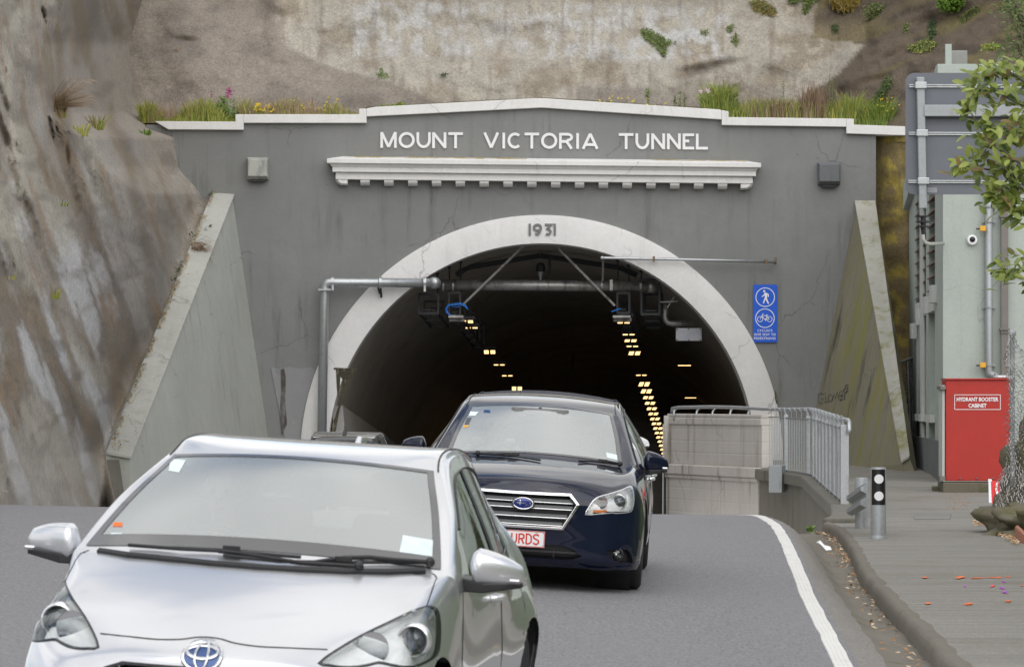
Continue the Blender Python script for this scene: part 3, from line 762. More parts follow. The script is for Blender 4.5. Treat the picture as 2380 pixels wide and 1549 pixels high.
for k in range(60):
    x = rr.uniform(805, 1200) if k % 3 else rr.uniform(1500, 1725); x1 = min(x + rr.uniform(14, 50), 1735)
    t0, t1 = .03, rr.uniform(.15, .5)
    q = lambda xx, t: fc(xx, cyy(xx, lerp(363.5, 371.6, t)) - .35 - .02 * k / 6, lerp(.05, .54, t))
    mb.add([q(x, t0), q(x1, t0), q(x1 - 4, t1), q(x + 5, t1 * .8)], [(0, 3, 2, 1)])
mb.build('lichen', M['lichen'], cornice)
for k in range(16):
    x = 838.2 + 55.23 * k; b = MB(); rings = []
    for (o, y) in ((0, 431.5), (.12, 431.5), (.22, 429), (.285, 424), (.305, 418.1), (0, 418.1)):
        rings.append([fc(x, cyy(x, y), o), fc(x + 21.5, cyy(x, y), o)])
    b.prism([r[0] for r in rings], rings[0][1] - rings[0][0]); b.build('dentil', M['portal_white'], cornice)
for x0, sg in ((781, 1), (1747, -1)):
    b = MB(); pts = [(0, 418.1), (0, 422), (4, 427), (11, 431), (27.5, 431.8), (27.5, 418.1)]
    rings = [[fc(x0 + sg * px, cyy(x0, py), o) for px, py in pts] for o in (0, .2)]
    rings.append([fc(x0 + sg * (px * .8 + 5.5), cyy(x0, 418.1 + (py - 418.1) * .75), .305) for px, py in pts])
    b.loft(rings); b.build('bracket', M['portal_white'], cornice, smooth=False)
# damp patch of older concrete left of the arch
mb = MB()
edge_l = [(AX - math.sqrt(max(0, RO ** 2 - (y - AYO) ** 2)) - 1, y) for y in (860, 900, 940, 980, 1020, 1060)]
pts = [(629, 852)] + [(645, 857), (672, 852), (700, 856), (722, 853)] + edge_l + [(697, BOT), (666, BOT), (666, 1040)]
mb.prism([fc(x, y, .022) for x, y in pts], (0, .02, 0)); mb.build('concrete_patch', M['patched'], portal)
mb = MB()
def mossp(pts, o): q_ = MB(); q_.prism([fc(x, y, o) for x, y in pts], (0, .01, 0)); q_.build('moss_stain', M['moss_dark'], portal)
mossp([(783, 857), (826, 857), (812, 885), (800, 915), (788, 960), (779, 1010), (770, 1012), (773, 985), (786, 945), (792, 915), (796, 880), (786, 870)], .156)
mossp([(776, 854), (828, 856), (829, 860), (776, 858)], .162)
mossp([(781, 858), (792, 858), (790, 900), (786, 930), (783, 900)], .158)
mossp([(1801, 905), (1804, 915), (1806, 935), (1803, 938), (1799, 925)], .11)
mb = MB()
mb.prism([fc(x, y, .02) for x, y in ((652, 858), (660, 856), (664, 875), (663, 930), (667, 985), (655, 1010), (650, 960), (653, 905))], (0, .012, 0))
mb.v = [(x, y - .01, z) for x, y, z in mb.v]
mb.build('rust_stain', plain('rust_stain', (.075, .06, .055), .9, 0, .4, 6, dirt=((.20, .20, .20), .45, 5)), portal)
# wing walls (battered, falling toward the viewer)
def wing(name, T, B, Et, Eb, Tl, Bl, Etl, Ebl, m1, m2, label, cop=True):
    w = empty(name, Et, label, 'wing wall')
    b = MB(); a = [T, B, Eb, Et]; c = [Tl, Bl, Ebl, Etl]
    b.loft([a, c]); b.build('wall_face', m1, w)
    b = MB(); up = V((0, 0, .07)); tw = V((0, -.06, 0))
    i0 = (T - Tl).normalized() * .05
    b.loft([[T + i0, Tl, Tl + up, T + i0 + up], [Et + i0 + tw, Etl + tw, Etl + up + tw, Et + i0 + up + tw]]); b.build('coping', m2, w, bevel=.015)
    return w
T = fc(540, 457); Tl = fc(492, 454); Et = P(300, 1066, 86); Etl = P(247, 1056, 86)
wing('wing_wall', T, V((-5.5, Y0, -2.2)), Et, V((-7.75, 86, -1.6)), Tl, V((-7.4, Y0 + .3, -2.2)), Etl, V((-8.6, 86, -1.6)), M['wing'], M['wing_top'],
     'sloping pale grey wing wall left of the arch, clean face below the leaning cliff')
# buttress foot under the left wing
b = MB(); b.prism([P(247, 1068, 85.9), P(276, 1068, 85.9), P(292, 1180, 85.9), P(272, 1180, 85.9)], (0, .6, 0))
thing(b, 'wall_stub', M['ret_dark'], 'dark square concrete stub below the foot of the left wing wall', 'wall stub')
T = fc(1990, 472); Tr = fc(2034, 472); Et = P(2098, 1078, 88); Etr = P(2113, 1064, 88)
wing('wing_wall', T, fc(1866, 1100), Et, P(2098, 1100, 88), Tr, V((Tr.x, Y0 + .3, 0)), Etr, V((Etr.x + .2, 88, 0)), M['wing_moss'], M['coping_moss'],
     'sloping mossy brown wing wall on the right with green and yellow streaks and scribbled graffiti')
# the lower part of the right wing's junction
WN = (fc(1866, 1100) - T).cross(Et - T).normalized()
if WN.y > 0: WN = -WN
def wr(x, y, o=.0): return on_plane(x, y, T, WN) + WN * o
g = MB()
Z = lambda pts: [((1900 + x / 1.816) / 1.2607, (1100 + y / 1.816) / 1.2607) for x, y in pts]
for st in ([(932, 100), (920, 92), (905, 100), (902, 125), (910, 148), (926, 146), (930, 122), (916, 122)], [(940, 88), (942, 120), (938, 142), (958, 136)], [(968, 100), (956, 110), (958, 134), (972, 138), (980, 115), (972, 98)],
           [(978, 138), (986, 98), (994, 122), (1004, 88), (1010, 130)], [(1030, 80), (1016, 88), (1012, 112), (1020, 134), (1036, 124)], [(1012, 108), (1028, 102)], [(1020, 134), (1032, 96), (1040, 70), (1046, 100), (1044, 128)],
           [(1030, 112), (1046, 104)], [(1042, 130), (1044, 70), (1060, 62), (1062, 82), (1046, 94)], [(1044, 62), (1054, 46), (1062, 52), (1056, 78), (1046, 94)], [(1045, 112), (1043, 118)]):
    g.tube([wr(x, y, .004) for x, y in Z(st)], .009, 5)
g.build('graffiti', plain('graffiti_paint', (.06, .055, .06), .7), [o for o in COL.objects if o.name.startswith('wing_wall')][-1])
# ------------------------------------------------------------------ tunnel bore
TX, TZ, TR = (AX - CX) / F * Y0, CAMZ + (HY - AYI) / F * Y0, (RI + 14) / F * Y0
AXD = V((.0552, 1, -.0695))
mb = MB(); rings = []
for Y in (100.9, 104, 110, 120, 135, 160, 200, 260, 330):
    c = V((TX, Y0 + .9, TZ)) + AXD * (Y - 100.9)
    prof = [(TR, -3.0)] + [(TR * math.cos(R(a)), TR * math.sin(R(a))) for a in range(0, 181, 5)] + [(-TR, -3.0)]
    o2 = [((TR + .5) * (1 if x > 0 else -1) if z == -3.0 else x * (TR + .5) / TR, z if z == -3. else z * (TR + .5) / TR) for x, z in prof]
    rings.append([c + V((x, 0, z)) for x, z in prof] + [c + V((x, 0, z)) for x, z in o2[::-1]])
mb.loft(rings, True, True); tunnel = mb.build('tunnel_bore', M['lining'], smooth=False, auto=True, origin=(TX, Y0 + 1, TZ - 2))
meta(tunnel, 'dark sooty concrete barrel of the road tunnel running back behind the arch', 'tunnel')
def tp(x, y, Y): return P(x, y, Y)
def ta(ux, uz, Y): return V((TX, Y0 + .9, TZ)) + AXD * (Y - 100.9) + V((ux, 0, uz))
# panelled dado on the left
b = MB()
for i in range(24):
    Ya = 100.4 + i * 5; Yb = Ya + 4.97
    b.loft([[ta(-4.84, -3, Ya), ta(-4.5, -3, Ya), ta(-4.84, 1.23, Ya), ta(-5.1, 1.23, Ya)][::1], [ta(-4.84, -3, Yb), ta(-4.5, -3, Yb), ta(-4.84, 1.23, Yb), ta(-5.1, 1.23, Yb)]])
dado = thing(b, 'wall_panelling', M['dado'], 'pale panelled lining along the lower left wall just inside the tunnel', 'wall panel')
# ------------------------------------------------------------------ lamps in two rows under the crown
K = 86510.
def lamp(Yc, x, rows, name='tunnel_lamp', parts=True, label='', grp='tunnel lamps in two rows'):
    z = 3.82 - .0695 * (Yc - 102.); c = V((x + (Yc - 102) * .0552, Yc, z))
    ln = .42 * rows + .25
    root = empty(name, c, label, 'tunnel lamp', grp)
    b = MB(); rot = Matrix.Rotation(-.0695, 3, 'X')
    b.box(c + V((0, 0, .05)), (.40, ln, .09), rot); b.build('housing', M['soot'], root, bevel=.01)
    for r_ in range(rows):
        b = MB()
        for sx in (-1, 1):
            for q in (-.062, .062):
                b.box(c + V((sx * .088, (r_ - (rows - 1) / 2) * .42 + q, .0 - .0695 * ((r_ - (rows - 1) / 2) * .42 + q))), (.125, .07, .014), rot)
        b.build('tube', M['tube'], root)
    return root
rightY = [(102.9, 4), (107.0, 1), (108.9, 2), (110.7, 1), (113.0, 3), (121, 1), (124.6, 4), (127.6, 4)]
yy = 130.4
while yy < 182: rightY.append((yy, 3)); yy += 2.6
leftY = [(103.2, 2), (105.0, 1), (112.6, 3), (117.1, 1), (121.2, 1), (126.5, 4), (129.5, 4), (132.5, 4), (136, 3), (139, 3), (142, 3), (146, 3), (150, 3)]
for side, lst, x in (('right', rightY, 2.77), ('left', leftY, -1.20)):
    for i, (Yc, n_) in enumerate(lst):
        lab = ('nearest amber lamp panel of the %s row, just inside the tunnel mouth' % side) if i == 0 else (('second amber lamp, a single bright bar, in the %s row' % side) if i == 1 else ('amber lamp panel deep in the %s row of tunnel lamps' % side if i > 9 else '%s amber lamp panel from the mouth in the %s row' % (('', '', 'third', 'fourth', 'fifth', 'sixth', 'seventh', 'eighth', 'ninth', 'tenth')[i], side)))
        lamp(Yc, x, n_, label=lab, grp=None if i < 2 else 'amber lamps of the %s row' % side)
for (x, y, Yc, l) in ((1590, 849, 118, 'small amber lamp high on the right tunnel wall, nearer one'), (1604, 924, 138, 'small amber lamp low on the right tunnel wall, farther one')):
    c = P(x, y, Yc); b = MB(); root = empty('wall_lamp', c, l, 'wall lamp')
    b.box(c + V((0, 0, .05)), (.5, .3, .08)); b.build('housing', M['soot'], root)
    b = MB(); b.box(c + V((0, -.02, 0)), (.36, .22, .02)); b.build('tube', M['tube'], root)
# cable trays / frames hanging over the mouth
def frame(x0, x1, y0, y1, Y, label, n=3, hang=None):
    root = empty('hanging_frame', P((x0 + x1) / 2, y1, Y), label, 'cable frame', 'hanging cable frames')
    b = MB()
    for k in range(n):
        d = Y + k * 1.9; off = AXD * (k * 1.9)
        def q(x, y): return P(x, y, Y) + off
        for (xa, ya, xb, yb, w) in ((x0, y0, x1, y0, .06), (x0, y1, x1, y1, .07), (x0 + 1, y0, x0 + 1, y1, .05), (x1 - 1, y0, x1 - 1, y1, .05)): b.bar(q(xa, ya), q(xb, yb), w)
        xm = (x0 + x1) / 2; b.bar(q(x0 + 8, y1 - 8), q(x1 - 8, y1 - 8), .03)
    for xx in (x0 + 2, x1 - 2): b.bar(P(xx, y1, Y), P(xx, y1, Y) + AXD * 1.9 * (n - 1), .05)
    b.build('frame', M['soot'], root)
    if hang:
        b = MB()
        for xx in hang: b.tube([P(xx, y0, Y + .3), P(xx, AYI - math.sqrt((RI + 8) ** 2 - (xx - AX) ** 2), Y + .3)], .018, 6); b.ball(P(xx, AYI - math.sqrt((RI) ** 2 - (xx - AX) ** 2) + 6, Y + .3), .05, 8)
        b.build('hanger', M['soot'], root)
    return root
frame(972, 1019, 684, 728, 101.2, 'black empty cable frame at the far left under the arch', 3, [1016])
frame(1042, 1070, 680, 733, 101.4, 'black frame above the first lamp of the left row, looped with blue cable', 6, [1044, 1070])
frame(1433, 1463, 681, 727, 101.4, 'black frame above the first lamp of the right row', 6, [1435, 1461])
frame(1489, 1533, 650, 730, 101.3, 'large black frame at the right under the arch beside the bent pipe', 3, [1490])
b = MB()
for dx in (0, 3): b.tube([P(x, y, 101.1) for x, y in ((1064, 734), (1048, 733), (1037 + dx, 726), (1035 + dx, 717), (1040 + dx, 709), (1052, 706 + dx), (1070, 704 + dx), (1080, 708 + dx), (1087, 716 + dx))], .012, 6)
b.tube([P(1049, 713, 101.2), P(1070, 713, 101.2)], .012, 6)
thing(b, 'blue_cable', M['blue_cable'], 'loop of bright blue cable hanging at the first left lamp', 'cable', smooth=True)
b = MB(); b.tube([P(1421, 724, 101.1), P(1432, 720, 101.1), P(1442, 717, 101.1)], .014, 6)
thing(b, 'blue_cable', M['blue_cable'], 'short straight piece of blue cable at the first right lamp', 'cable')
for x0, x1, lab in ((1042, 1077, 'flat steel tray over the first lamp of the left row'), (1423, 1464, 'flat steel tray over the first lamp of the right row')):
    b = MB(); b.box((P(x0, 736, 101.3) + P(x1, 736, 101.3)) / 2, ((x1 - x0) / F * 101.3, .5, .06)); b.box((P(x0 + 2, 743, 102) + P(x1 + 2, 743, 102)) / 2, ((x1 - x0) / F * 101.3, .9, .10))
    thing(b, 'lamp_tray', M['galv_old'], lab, 'steel tray', bevel=.006)
for pts, lab in (([(1211, 577), (1078, 706)], 'slanting steel strut from the crown down to the left lamp row'), ([(1296, 577), (1428, 710)], 'slanting steel strut from the crown down to the right lamp row')):
    b = MB(); b.bar(P(*pts[0], 101.), P(*pts[1], 101.3), .055, .055); b.box(P(pts[0][0], pts[0][1] - 3, 101), (.12, .12, .05)); thing(b, 'diagonal_strut', M['galv_old'], lab, 'strut')
# shallow roof beam behind the pipe
b = MB()
for xa, ya, xb, yb in ((1085, 622, 1255, 594), (1255, 594, 1440, 622), (1440, 622, 1480, 640), (1085, 622, 1060, 640)): b.bar(P(xa, ya, 103.6), P(xb, yb, 103.6), .12, .13)
b.bar(P(1277, 598, 103.6), P(1277, 660, 103.6), .06); b.bar(P(1331, 860, 135), P(1331, 760, 135), .05)
thing(b, 'roof_beam', M['soot'], 'black angled roof beam under the crown behind the crossing pipe', 'beam')
c = P(1256, 632, 103.2); b = MB(); root = empty('crown_lamp', c, 'unlit pale bulkhead lamp under the crown of the arch', 'lamp')
b.lathe([(.02, .16), (.10, .12), (.12, .0), (.10, -.08)], Matrix.Translation(c + V((0, 0, .08))), 14); b.build('lamp_shade', M['soot'], root, auto=True)
b = MB(); b.lathe([(.10, 0), (.05, -.12), (.04, -.2), (.01, -.21)], Matrix.Translation(c), 14); b.build('lens', M['galv'], root, auto=True)
# blank white box sign under the right haunch
b = MB(); cc = (P(1570, 762, 101.4) + P(1630, 792, 101.4)) / 2; b.box(cc, (60 / F * 101.4, .12, 30 / F * 101.4)); root = empty('blank_panel', cc, 'scuffed white rectangular panel hanging under the right haunch', 'panel'); b.build('panel', plain('scuffed_alu', (.42, .43, .46), .4, .3, .12, 3, dirt=((.30, .32, .38), .5, 2.5, 1)), root, bevel=.008)
b = MB()
for x, y in ((1573, 765), (1600, 764), (1627, 765), (1573, 789), (1600, 790), (1627, 789)): b.ball(P(x, y, 101.32), .018, 8)
b.build('bolt', M['soot'], root)
# ------------------------------------------------------------------ pipes on the face
def collar(b, a, d, r, w=.07, n=16):
    d = V(d).normalized(); q_ = MB(); q_.tube([V(a) - d * w / 2, V(a) + d * w / 2], r, n); q_.build('collar', M['galv'] if r > .125 and w > .06 else M['galv_old'], root)
pr = 11.2 / F * 99.5
root = empty('fire_main', P(746, 1150, 99.6), 'thick galvanised pipe rising left of the arch and bending across it into the mouth', 'pipe')
b = MB()
e = [(745, 1190), (757.5, 672)]
pv = [P(744.5, 1190, 99.6), P(754, 672, 99.6)]
bend = [P(754.6, 665, 99.6), P(756.5, 660, 99.6), P(761, 657, 99.6), P(768, 656, 99.6)]
b.tube(pv + bend + [P(1004, 657.5, 99.6)], pr * .97, 18)
b.tube([P(1002, 657.5, 99.6), P(1008, 657.8, 99.65), P(1011, 658, 99.9), P(1012, 658, 100.4), P(1012, 659, 101.1)], [pr * 1.1, pr * 1.25, pr * 1.25, pr * 1.15, pr * 1.1], 18)
b.build('pipe', M['galv'], root, smooth=True)
b = MB()
for a, d in ((P(773, 656, 99.6), (1, 0, 0)), (P(754.3, 672, 99.6), (0, 0, 1)), (P(987, 657, 99.6), (1, 0, 0)), (P(884, 656.6, 99.6), (1, 0, 0))): collar(b, a, d, pr * 1.22)
for c_, d_ in ((P(773, 667, 99.5), (.05, .05, .16)), (P(987, 668, 99.5), (.05, .05, .2)), (P(754, 673, 99.45), (.3, .08, .04))): b = MB(); b.box(c_, d_); b.build('clamp', M['galv'], root)
b = MB(); b.bar(P(884, 668, 99.6), P(886, 690, 99.8), .05); b.bar(P(878, 668, 99.8), P(885, 692, 99.9), .03); b.build('bracket', M['soot'], root)
root = empty('fire_main', P(1270, 664, 101.6), 'long dull grey pipe crossing the tunnel mouth below the crown', 'pipe')
b = MB(); pr2 = 12.6 / F * 101.4
b.tube([P(1018, 662, 101.4), P(1270, 663.5, 101.4), P(1505, 666, 101.4)], pr2, 18)
b.tube([P(1503, 666, 101.4), P(1514, 667, 101.5), P(1519, 669, 101.9), P(1520, 671, 102.6)], [pr2 * 1.1, pr2 * 1.12, pr2 * 1.05, pr2], 18)
b.build('pipe', M['galv_old'], root, smooth=True)
b = MB()
for x in (1030, 1053, 1398, 1422, 1488): collar(b, P(x, 664.6, 101.4), (1, 0, 0), pr2 * 1.15, .05)
b.bar(P(1400, 652, 101.4), P(1401, 604, 101.2), .05); b.box(P(1420, 662, 101.1), (.07, .05, .26)); b.build('hanger', M['galv_old'], root)
root = empty('drain_pipe', P(1545, 745, 101.8), 'bent dark pipe dropping behind the right frame toward the blank panel', 'pipe')
b = MB(); b.tube([P(1548, 700, 101.9), P(1545, 735, 101.9), P(1547, 744, 101.9), P(1553, 750, 101.9), P(1562, 752, 101.9), P(1612, 752, 101.9)], .075, 12); b.build('pipe', M['galv_old'], root, smooth=True)
b = MB(); b.bar(P(1550, 715, 101.8), P(1566, 690, 101.8), .025); b.bar(P(1533, 702, 101.7), P(1575, 700, 101.7), .03); b.build('bracket', M['galv_old'], root)
root = empty('water_pipe', P(1600, 605, 99.7), 'thin galvanised pipe running level across the right side of the arch', 'pipe')
b = MB(); b.tube([P(1397, 599.5, 99.7), P(1405, 599.5, 99.7), P(1600, 603.5, 99.72), P(1803, 608.5, 99.75)], .036, 10); b.ball(P(1399, 599.5, 99.7), .05, 10)
b.build('pipe', M['galv'], root, smooth=True)
b = MB()
for x, y in ((1519, 602), (1780, 608)): b.box(P(x, y, 99.7), (.05, .12, .13))
b.tube([P(1801, 614, 99.8), P(1802, 598, 99.8)], .03, 8); b.build('bracket', M['rust_stalk'], root)
# box fittings
for (x0, y0, x1, y1, lab, m) in ((575, 367, 625, 418, 'square weathered box fitting on the grey wall left of the cornice', M['box_light']), (1899, 378, 1951, 430, 'square grey box fitting on the grey wall right of the cornice', M['bld_dado'])):
    root = empty('wall_box', fc((x0 + x1) / 2, y1, 0), lab, 'wall box')
    b = MB(); i = 6
    a0 = [fc(x0, y0, 0), fc(x1, y0, 0), fc(x1, y1, 0), fc(x0, y1, 0)]; a1 = [fc(x0, y0, .16), fc(x1, y0, .16), fc(x1, y1, .16), fc(x0, y1, .16)]
    a2 = [fc(x0 + 3, y0 + 6, .30), fc(x1 - 3, y0 + 6, .30), fc(x1 - 3, y1 - 7, .30), fc(x0 + 3, y1 - 7, .30)]
    b.loft([a0, a1, a2]); b.build('body', m, root, bevel=.01)
    b = MB(); b.box(fc((x0 + x1) / 2, y1 + 3, .08), (.34, .16, .05)); b.build('base', M['soot'], root)
# ------------------------------------------------------------------ blue shared path sign
root = empty('path_sign', fc(1777, 795, 0), 'blue and white sign on the wall telling cyclists to give way to pedestrians', 'sign')
sx = lambda px, py: ((2150 + px / 5.96) / 1.2607, (780 + py / 5.96) / 1.2607)
def sf(u, v, o): x, y = sx(u, v); return fc(x, y, .05 + o)
b = MB(); rpts = []
for cxx, cyy_, a0 in ((722, 348, 270), (722, 1298, 0), (358, 1298, 90), (360, 348, 180)):
    for k in range(6): a = R(a0 + k * 18); rpts.append((cxx + 28 * math.cos(a), cyy_ + 28 * math.sin(a)))
b.prism([sf(x, y, 0) for x, y in rpts], (0, .02, 0)); b.build('plate', M['blue_sign'], root)
b = MB()
ribbon(b, arc(541, 540, 162, 162, 0, 360, 40)[:-1], 13, sf, .004, closed=True); ribbon(b, arc(537, 906, 162, 162, 0, 360, 40)[:-1], 13, sf, .004, closed=True)
b.build('ring', M['white_sign'], root)
b = MB()
def fill(pts, e=0): b.prism([sf(x, y, .004 + e) for x, y in pts], (0, .003, 0))
fill(arc(524, 436, 19, 19, 0, 360, 18)[:-1])
fill([(541, 456), (560, 462), (600, 486), (604, 492), (602, 538), (590, 538), (586, 500), (576, 494), (577, 540), (562, 556), (548, 560), (535, 540), (533, 505), (525, 516), (482, 538), (474, 528), (508, 508), (524, 474)])
fill([(535, 541), (556, 566), (536, 598), (519, 650), (500, 648), (516, 592)], .001); fill([(541, 548), (568, 542), (578, 578), (608, 648), (588, 656), (556, 596)], .002)
b.build('walker', M['white_sign'], root)
b = MB()
ribbon(b, arc(452, 922, 46, 46, 0, 360, 28)[:-1], 9, sf, .004, closed=True); ribbon(b, arc(616, 922, 46, 46, 0, 360, 28)[:-1], 9, sf, .004, closed=True)
for i, st in enumerate(([(452, 922), (486, 872), (494, 834), (516, 830)], [(488, 862), (572, 862)], [(486, 876), (548, 940)], [(574, 852), (548, 940)], [(552, 850), (590, 850)], [(548, 936), (612, 922), (570, 868)], [(542, 918), (549, 958)])):
    ribbon(b, st, 9, sf, .004, eps=.0015 * (i + 1))
b.build('bicycle_symbol', M['white_sign'], root)
b = MB()
for s_, yc, w_, xc in (('CYCLISTS', 1122, 262, 536), ('GIVE WAY TO', 1190, 376, 535), ('PEDESTRIANS', 1257, 378, 534)):
    text_into(b, s_, lambda u, v, o: sf(xc + u, yc - v, o), 42, w_, .004, .012, spacing=1.15)
b.build('lettering', M['white_sign'], root)
# ================================================================== RETAINING WALL AND RAILING
def wp(Y): return V((pl(Y, WALLP), Y, pl(Y, LEDGE)))
def pth(Ya, Yb, st): return [wp(y) for y in frange(Ya, Yb, st)]
def wallstrip(b, pts, z0, z1, t):
    rings = []
    for i, p in enumerate(pts):
        a = pts[max(i - 1, 0)]; c = pts[min(i + 1, len(pts) - 1)]
        d = (c - a); d.z = 0; d.normalize(); n_ = V((d.y, -d.x, 0))
        zz0 = z0 if z0 is not None else None
        rings.append([p + V((0, 0, z0 if z0 > -3 else -4.5 - p.z)), p + n_ * t + V((0, 0, z0 if z0 > -3 else -4.5 - p.z)), p + n_ * t + V((0, 0, z1)), p + V((0, 0, z1))])
    b.loft(rings)
def shift(pts, k):
    o = []
    for i, p in enumerate(pts):
        a = pts[max(i - 1, 0)]; c = pts[min(i + 1, len(pts) - 1)]; d = (c - a); d.z = 0; d.normalize(); o.append(p + V((d.y, -d.x, 0)) * k)
    return o
root = empty('retaining_wall', (4.8, 80, -1.), 'pale concrete wall with a parapet carrying the footpath beside the tunnel road', 'retaining wall')
b = MB(); wallstrip(b, [wp(80), wp(85)], -99, -.02, .35); wallstrip(b, [wp(85), wp(92), wp(100), wp(200)], -99, -.02, .35); b.build('wall', M['ret_white'], root)
b = MB(); wallstrip(b, shift([wp(80), wp(85)], -.07), -.14, .06, .42); wallstrip(b, shift([wp(80), wp(85)], -.04), -.22, -.14, .38); b.build('string_course', M['ret_white'], root, bevel=.02)
par = [wp(80) + V((.05, 0, 0)), wp(85)]
b = MB(); wallstrip(b, shift(par, .03), .06, .88, .24); wallstrip(b, [wp(85.2), wp(92), wp(100), wp(180)], .0, .88, .2); b.build('parapet', M['ret_white'], root)
b = MB(); wallstrip(b, shift(par, .0), .88, 1.02, .3); wallstrip(b, shift(par, .015), 1.02, 1.10, .27); b.build('coping', M['ret_white'], root, bevel=.02)
b = MB(); b.box(wp(85) + V((.02, -.05, .5)), (.14, .14, 1.12)); b.build('end_pier', M['ret_white'], root, bevel=.01)
root = empty('retaining_wall', (5.0, 66, -1.), 'dark mossy stained concrete wall below the curved railing beside the gutter', 'retaining wall')
b = MB(); wallstrip(b, pth(58, 79.9, 1.2), -99, -.02, .35); b.build('wall', M['ret_dark'], root)
b = MB(); wallstrip(b, shift(pth(58.6, 79.9, 1.2), -.1), -.16, .05, .5); b.build('ledge', M['ret_dark'], root, bevel=.03)
# grey cabinet box on the wall
b = MB(); p0 = P(1789, 1080, 78.5)
rotb = Matrix.Rotation(R(-18), 3, 'Z'); b.box((P(1789, 1080, 78) + P(1822, 1144, 78)) / 2, (.26, .3, .52), rotb)
thing(b, 'junction_box', M['galv_paint'], 'plain steel junction box fixed to the wall where the railing bends', 'junction box', bevel=.012)
# steel edge trim with bolts beside the tunnel road
b = MB(); b.bar(P(1545, 975, 85.4), P(1545.5, 1215, 85.4), .05)
for y in (984, 1068, 1170): b.box(P(1547.5, y, 85.3), (.1, .05, .12))
thing(b, 'guide_rail', M['soot'], 'thin upright black channel at the left end of the pale parapet', 'steel channel')
b = MB(); b.tube([P(1541, 985, 85.6), P(1540, 1215, 85.6)], .012, 6); thing(b, 'white_conduit', M['white_text'], 'thin white upright conduit at the edge of the tunnel road', 'conduit')
# railing
root = empty('railing', (5.0, 66, .1), 'galvanised steel railing with flat bars curving along the raised footpath', 'railing')
b = MB()
hand = [P(1561, 956, 84.9), P(1562, 949, 84.8), P(1575, 946.5, 84.5), P(1650, 945, 83), P(1700, 946, 82), P(1775, 950, 80), P(1830, 951, 78.6), P(1880, 950, 77.2), P(1890, 951, 76.8), P(1905, 955, 74.5), P(1925, 962, 70.8), P(1945, 968.5, 67.3), P(1962, 974.5, 64.4), P(1970, 976, 63.6), P(1972.5, 980, 63.4), P(1972.5, 1000, 63.4), P(1970, 1006, 63.4)]
b.tube(hand, .035, 10); b.build('handrail', M['galv'], root, smooth=True)
b = MB()
for (x, yb, Yd) in ((1566, 975, 84.6), (1618, 980, 83.6), (1655, 980, 82.9), (1696, 981, 82), (1738, 981, 81)):
    b.tube([P(x, yb + 2, Yd - .06), P(x, yb - 20, Yd - .06), P(x + 2, 953, Yd), P(x + 8, 947, Yd)], .022, 8)
b.build('stanchion', M['galv'], root, smooth=True)
posts = [(79.8, 1783), (78.6, 1831), (76.9, 1890)]
pt = pth(63.6, 79.6, .2)
pts_in = shift(pt, .12)
L_ = [0]
for a_, c_ in zip(pts_in, pts_in[1:]): L_.append(L_[-1] + (c_ - a_).length)
def at_len(s):
    for i in range(len(L_) - 1):
        if L_[i + 1] >= s: return pts_in[i].lerp(pts_in[i + 1], (s - L_[i]) / (L_[i + 1] - L_[i]))
    return pts_in[-1].copy()
tot = L_[-1]; s_ = 0; k = 0; nb = 0
top_h = lambda Yv: pl(Yv, [(63.5, 1.22), (76, 1.12), (80, 1.06)])
b2 = MB()
while s_ < tot:
    p = at_len(s_); h = top_h(p.y)
    if k % 13 == 0:
        b = MB(); b.box(p + V((0, 0, (h + .06) / 2)), (.075, .05, h + .06)); b.box(p + V((0, 0, .01)), (.2, .16, .03)); b.tube([p + V((0, 0, h)), p + V((-.02, 0, h + .12)), p + V((-.05, 0, h + .2))], .02, 6)
        b.build('post', M['galv'], root)
    else:
        b2.box(p + V((0, 0, .08 + (h - .1) / 2)), (.012, .045, h - .12))
        if k % 3 == 1: b2.tube([p + V((0, 0, h)), p + V((0, 0, h + .12)), p + V((-.05, 0, h + .19))], .008, 5)
    s_ += .115; k += 1
b2.build('balusters', M['galv'], root)
b = MB()
for q in (.08, None):
    for i in range(0, len(pts_in) - 4, 4):
        a_ = pts_in[i]; c_ = pts_in[i + 4]
        b.bar(a_ + V((0, 0, q or top_h(a_.y))), c_ + V((0, 0, q or top_h(c_.y))), .05, .02)
b.build('rail', M['galv'], root)
p = at_len(0) + V((0, -.1, 0)); b = MB(); b.box(p + V((0, 0, .62)), (.13, .06, 1.3)); b.box(p + V((0, 0, .015)), (.24, .2, .03)); b.build('end_post', M['galv'], root, bevel=.006)
# ================================================================== BUILDING ON THE RIGHT
BF = 80.5
bld = empty('building', P(2190, 1140, BF), 'pale green rendered building with a grey base and brown louvres beside the footpath', 'building')
C0 = P(2191, 1000, BF); C0.z = 0; C1 = P(2112, 1000, 98.); C1.z = 0
sd = (C1 - C0); SL = sd.length; sd.normalize(); sn = V((-sd.y, sd.x, 0))
if sn.x > 0: sn = -sn
def side(x, y, o=0.): return on_plane(x, y, C0 + sn * o, sn)
def sz(s, z, o=0.): return C0 + sd * s + sn * o + V((0, 0, z))
def s_of(x): return (side(x, 930) - C0).dot(sd)
ztop = P(0, 168, BF).z; xr_ = P(3300, 0, BF).x
b = MB()
b.prism([V((C0.x, BF, -.3)), V((xr_, BF, -.3)), V((xr_, BF, ztop)), V((C0.x, BF, ztop))], (0, .3, 0)); b.build('wall', M['bld'], bld)
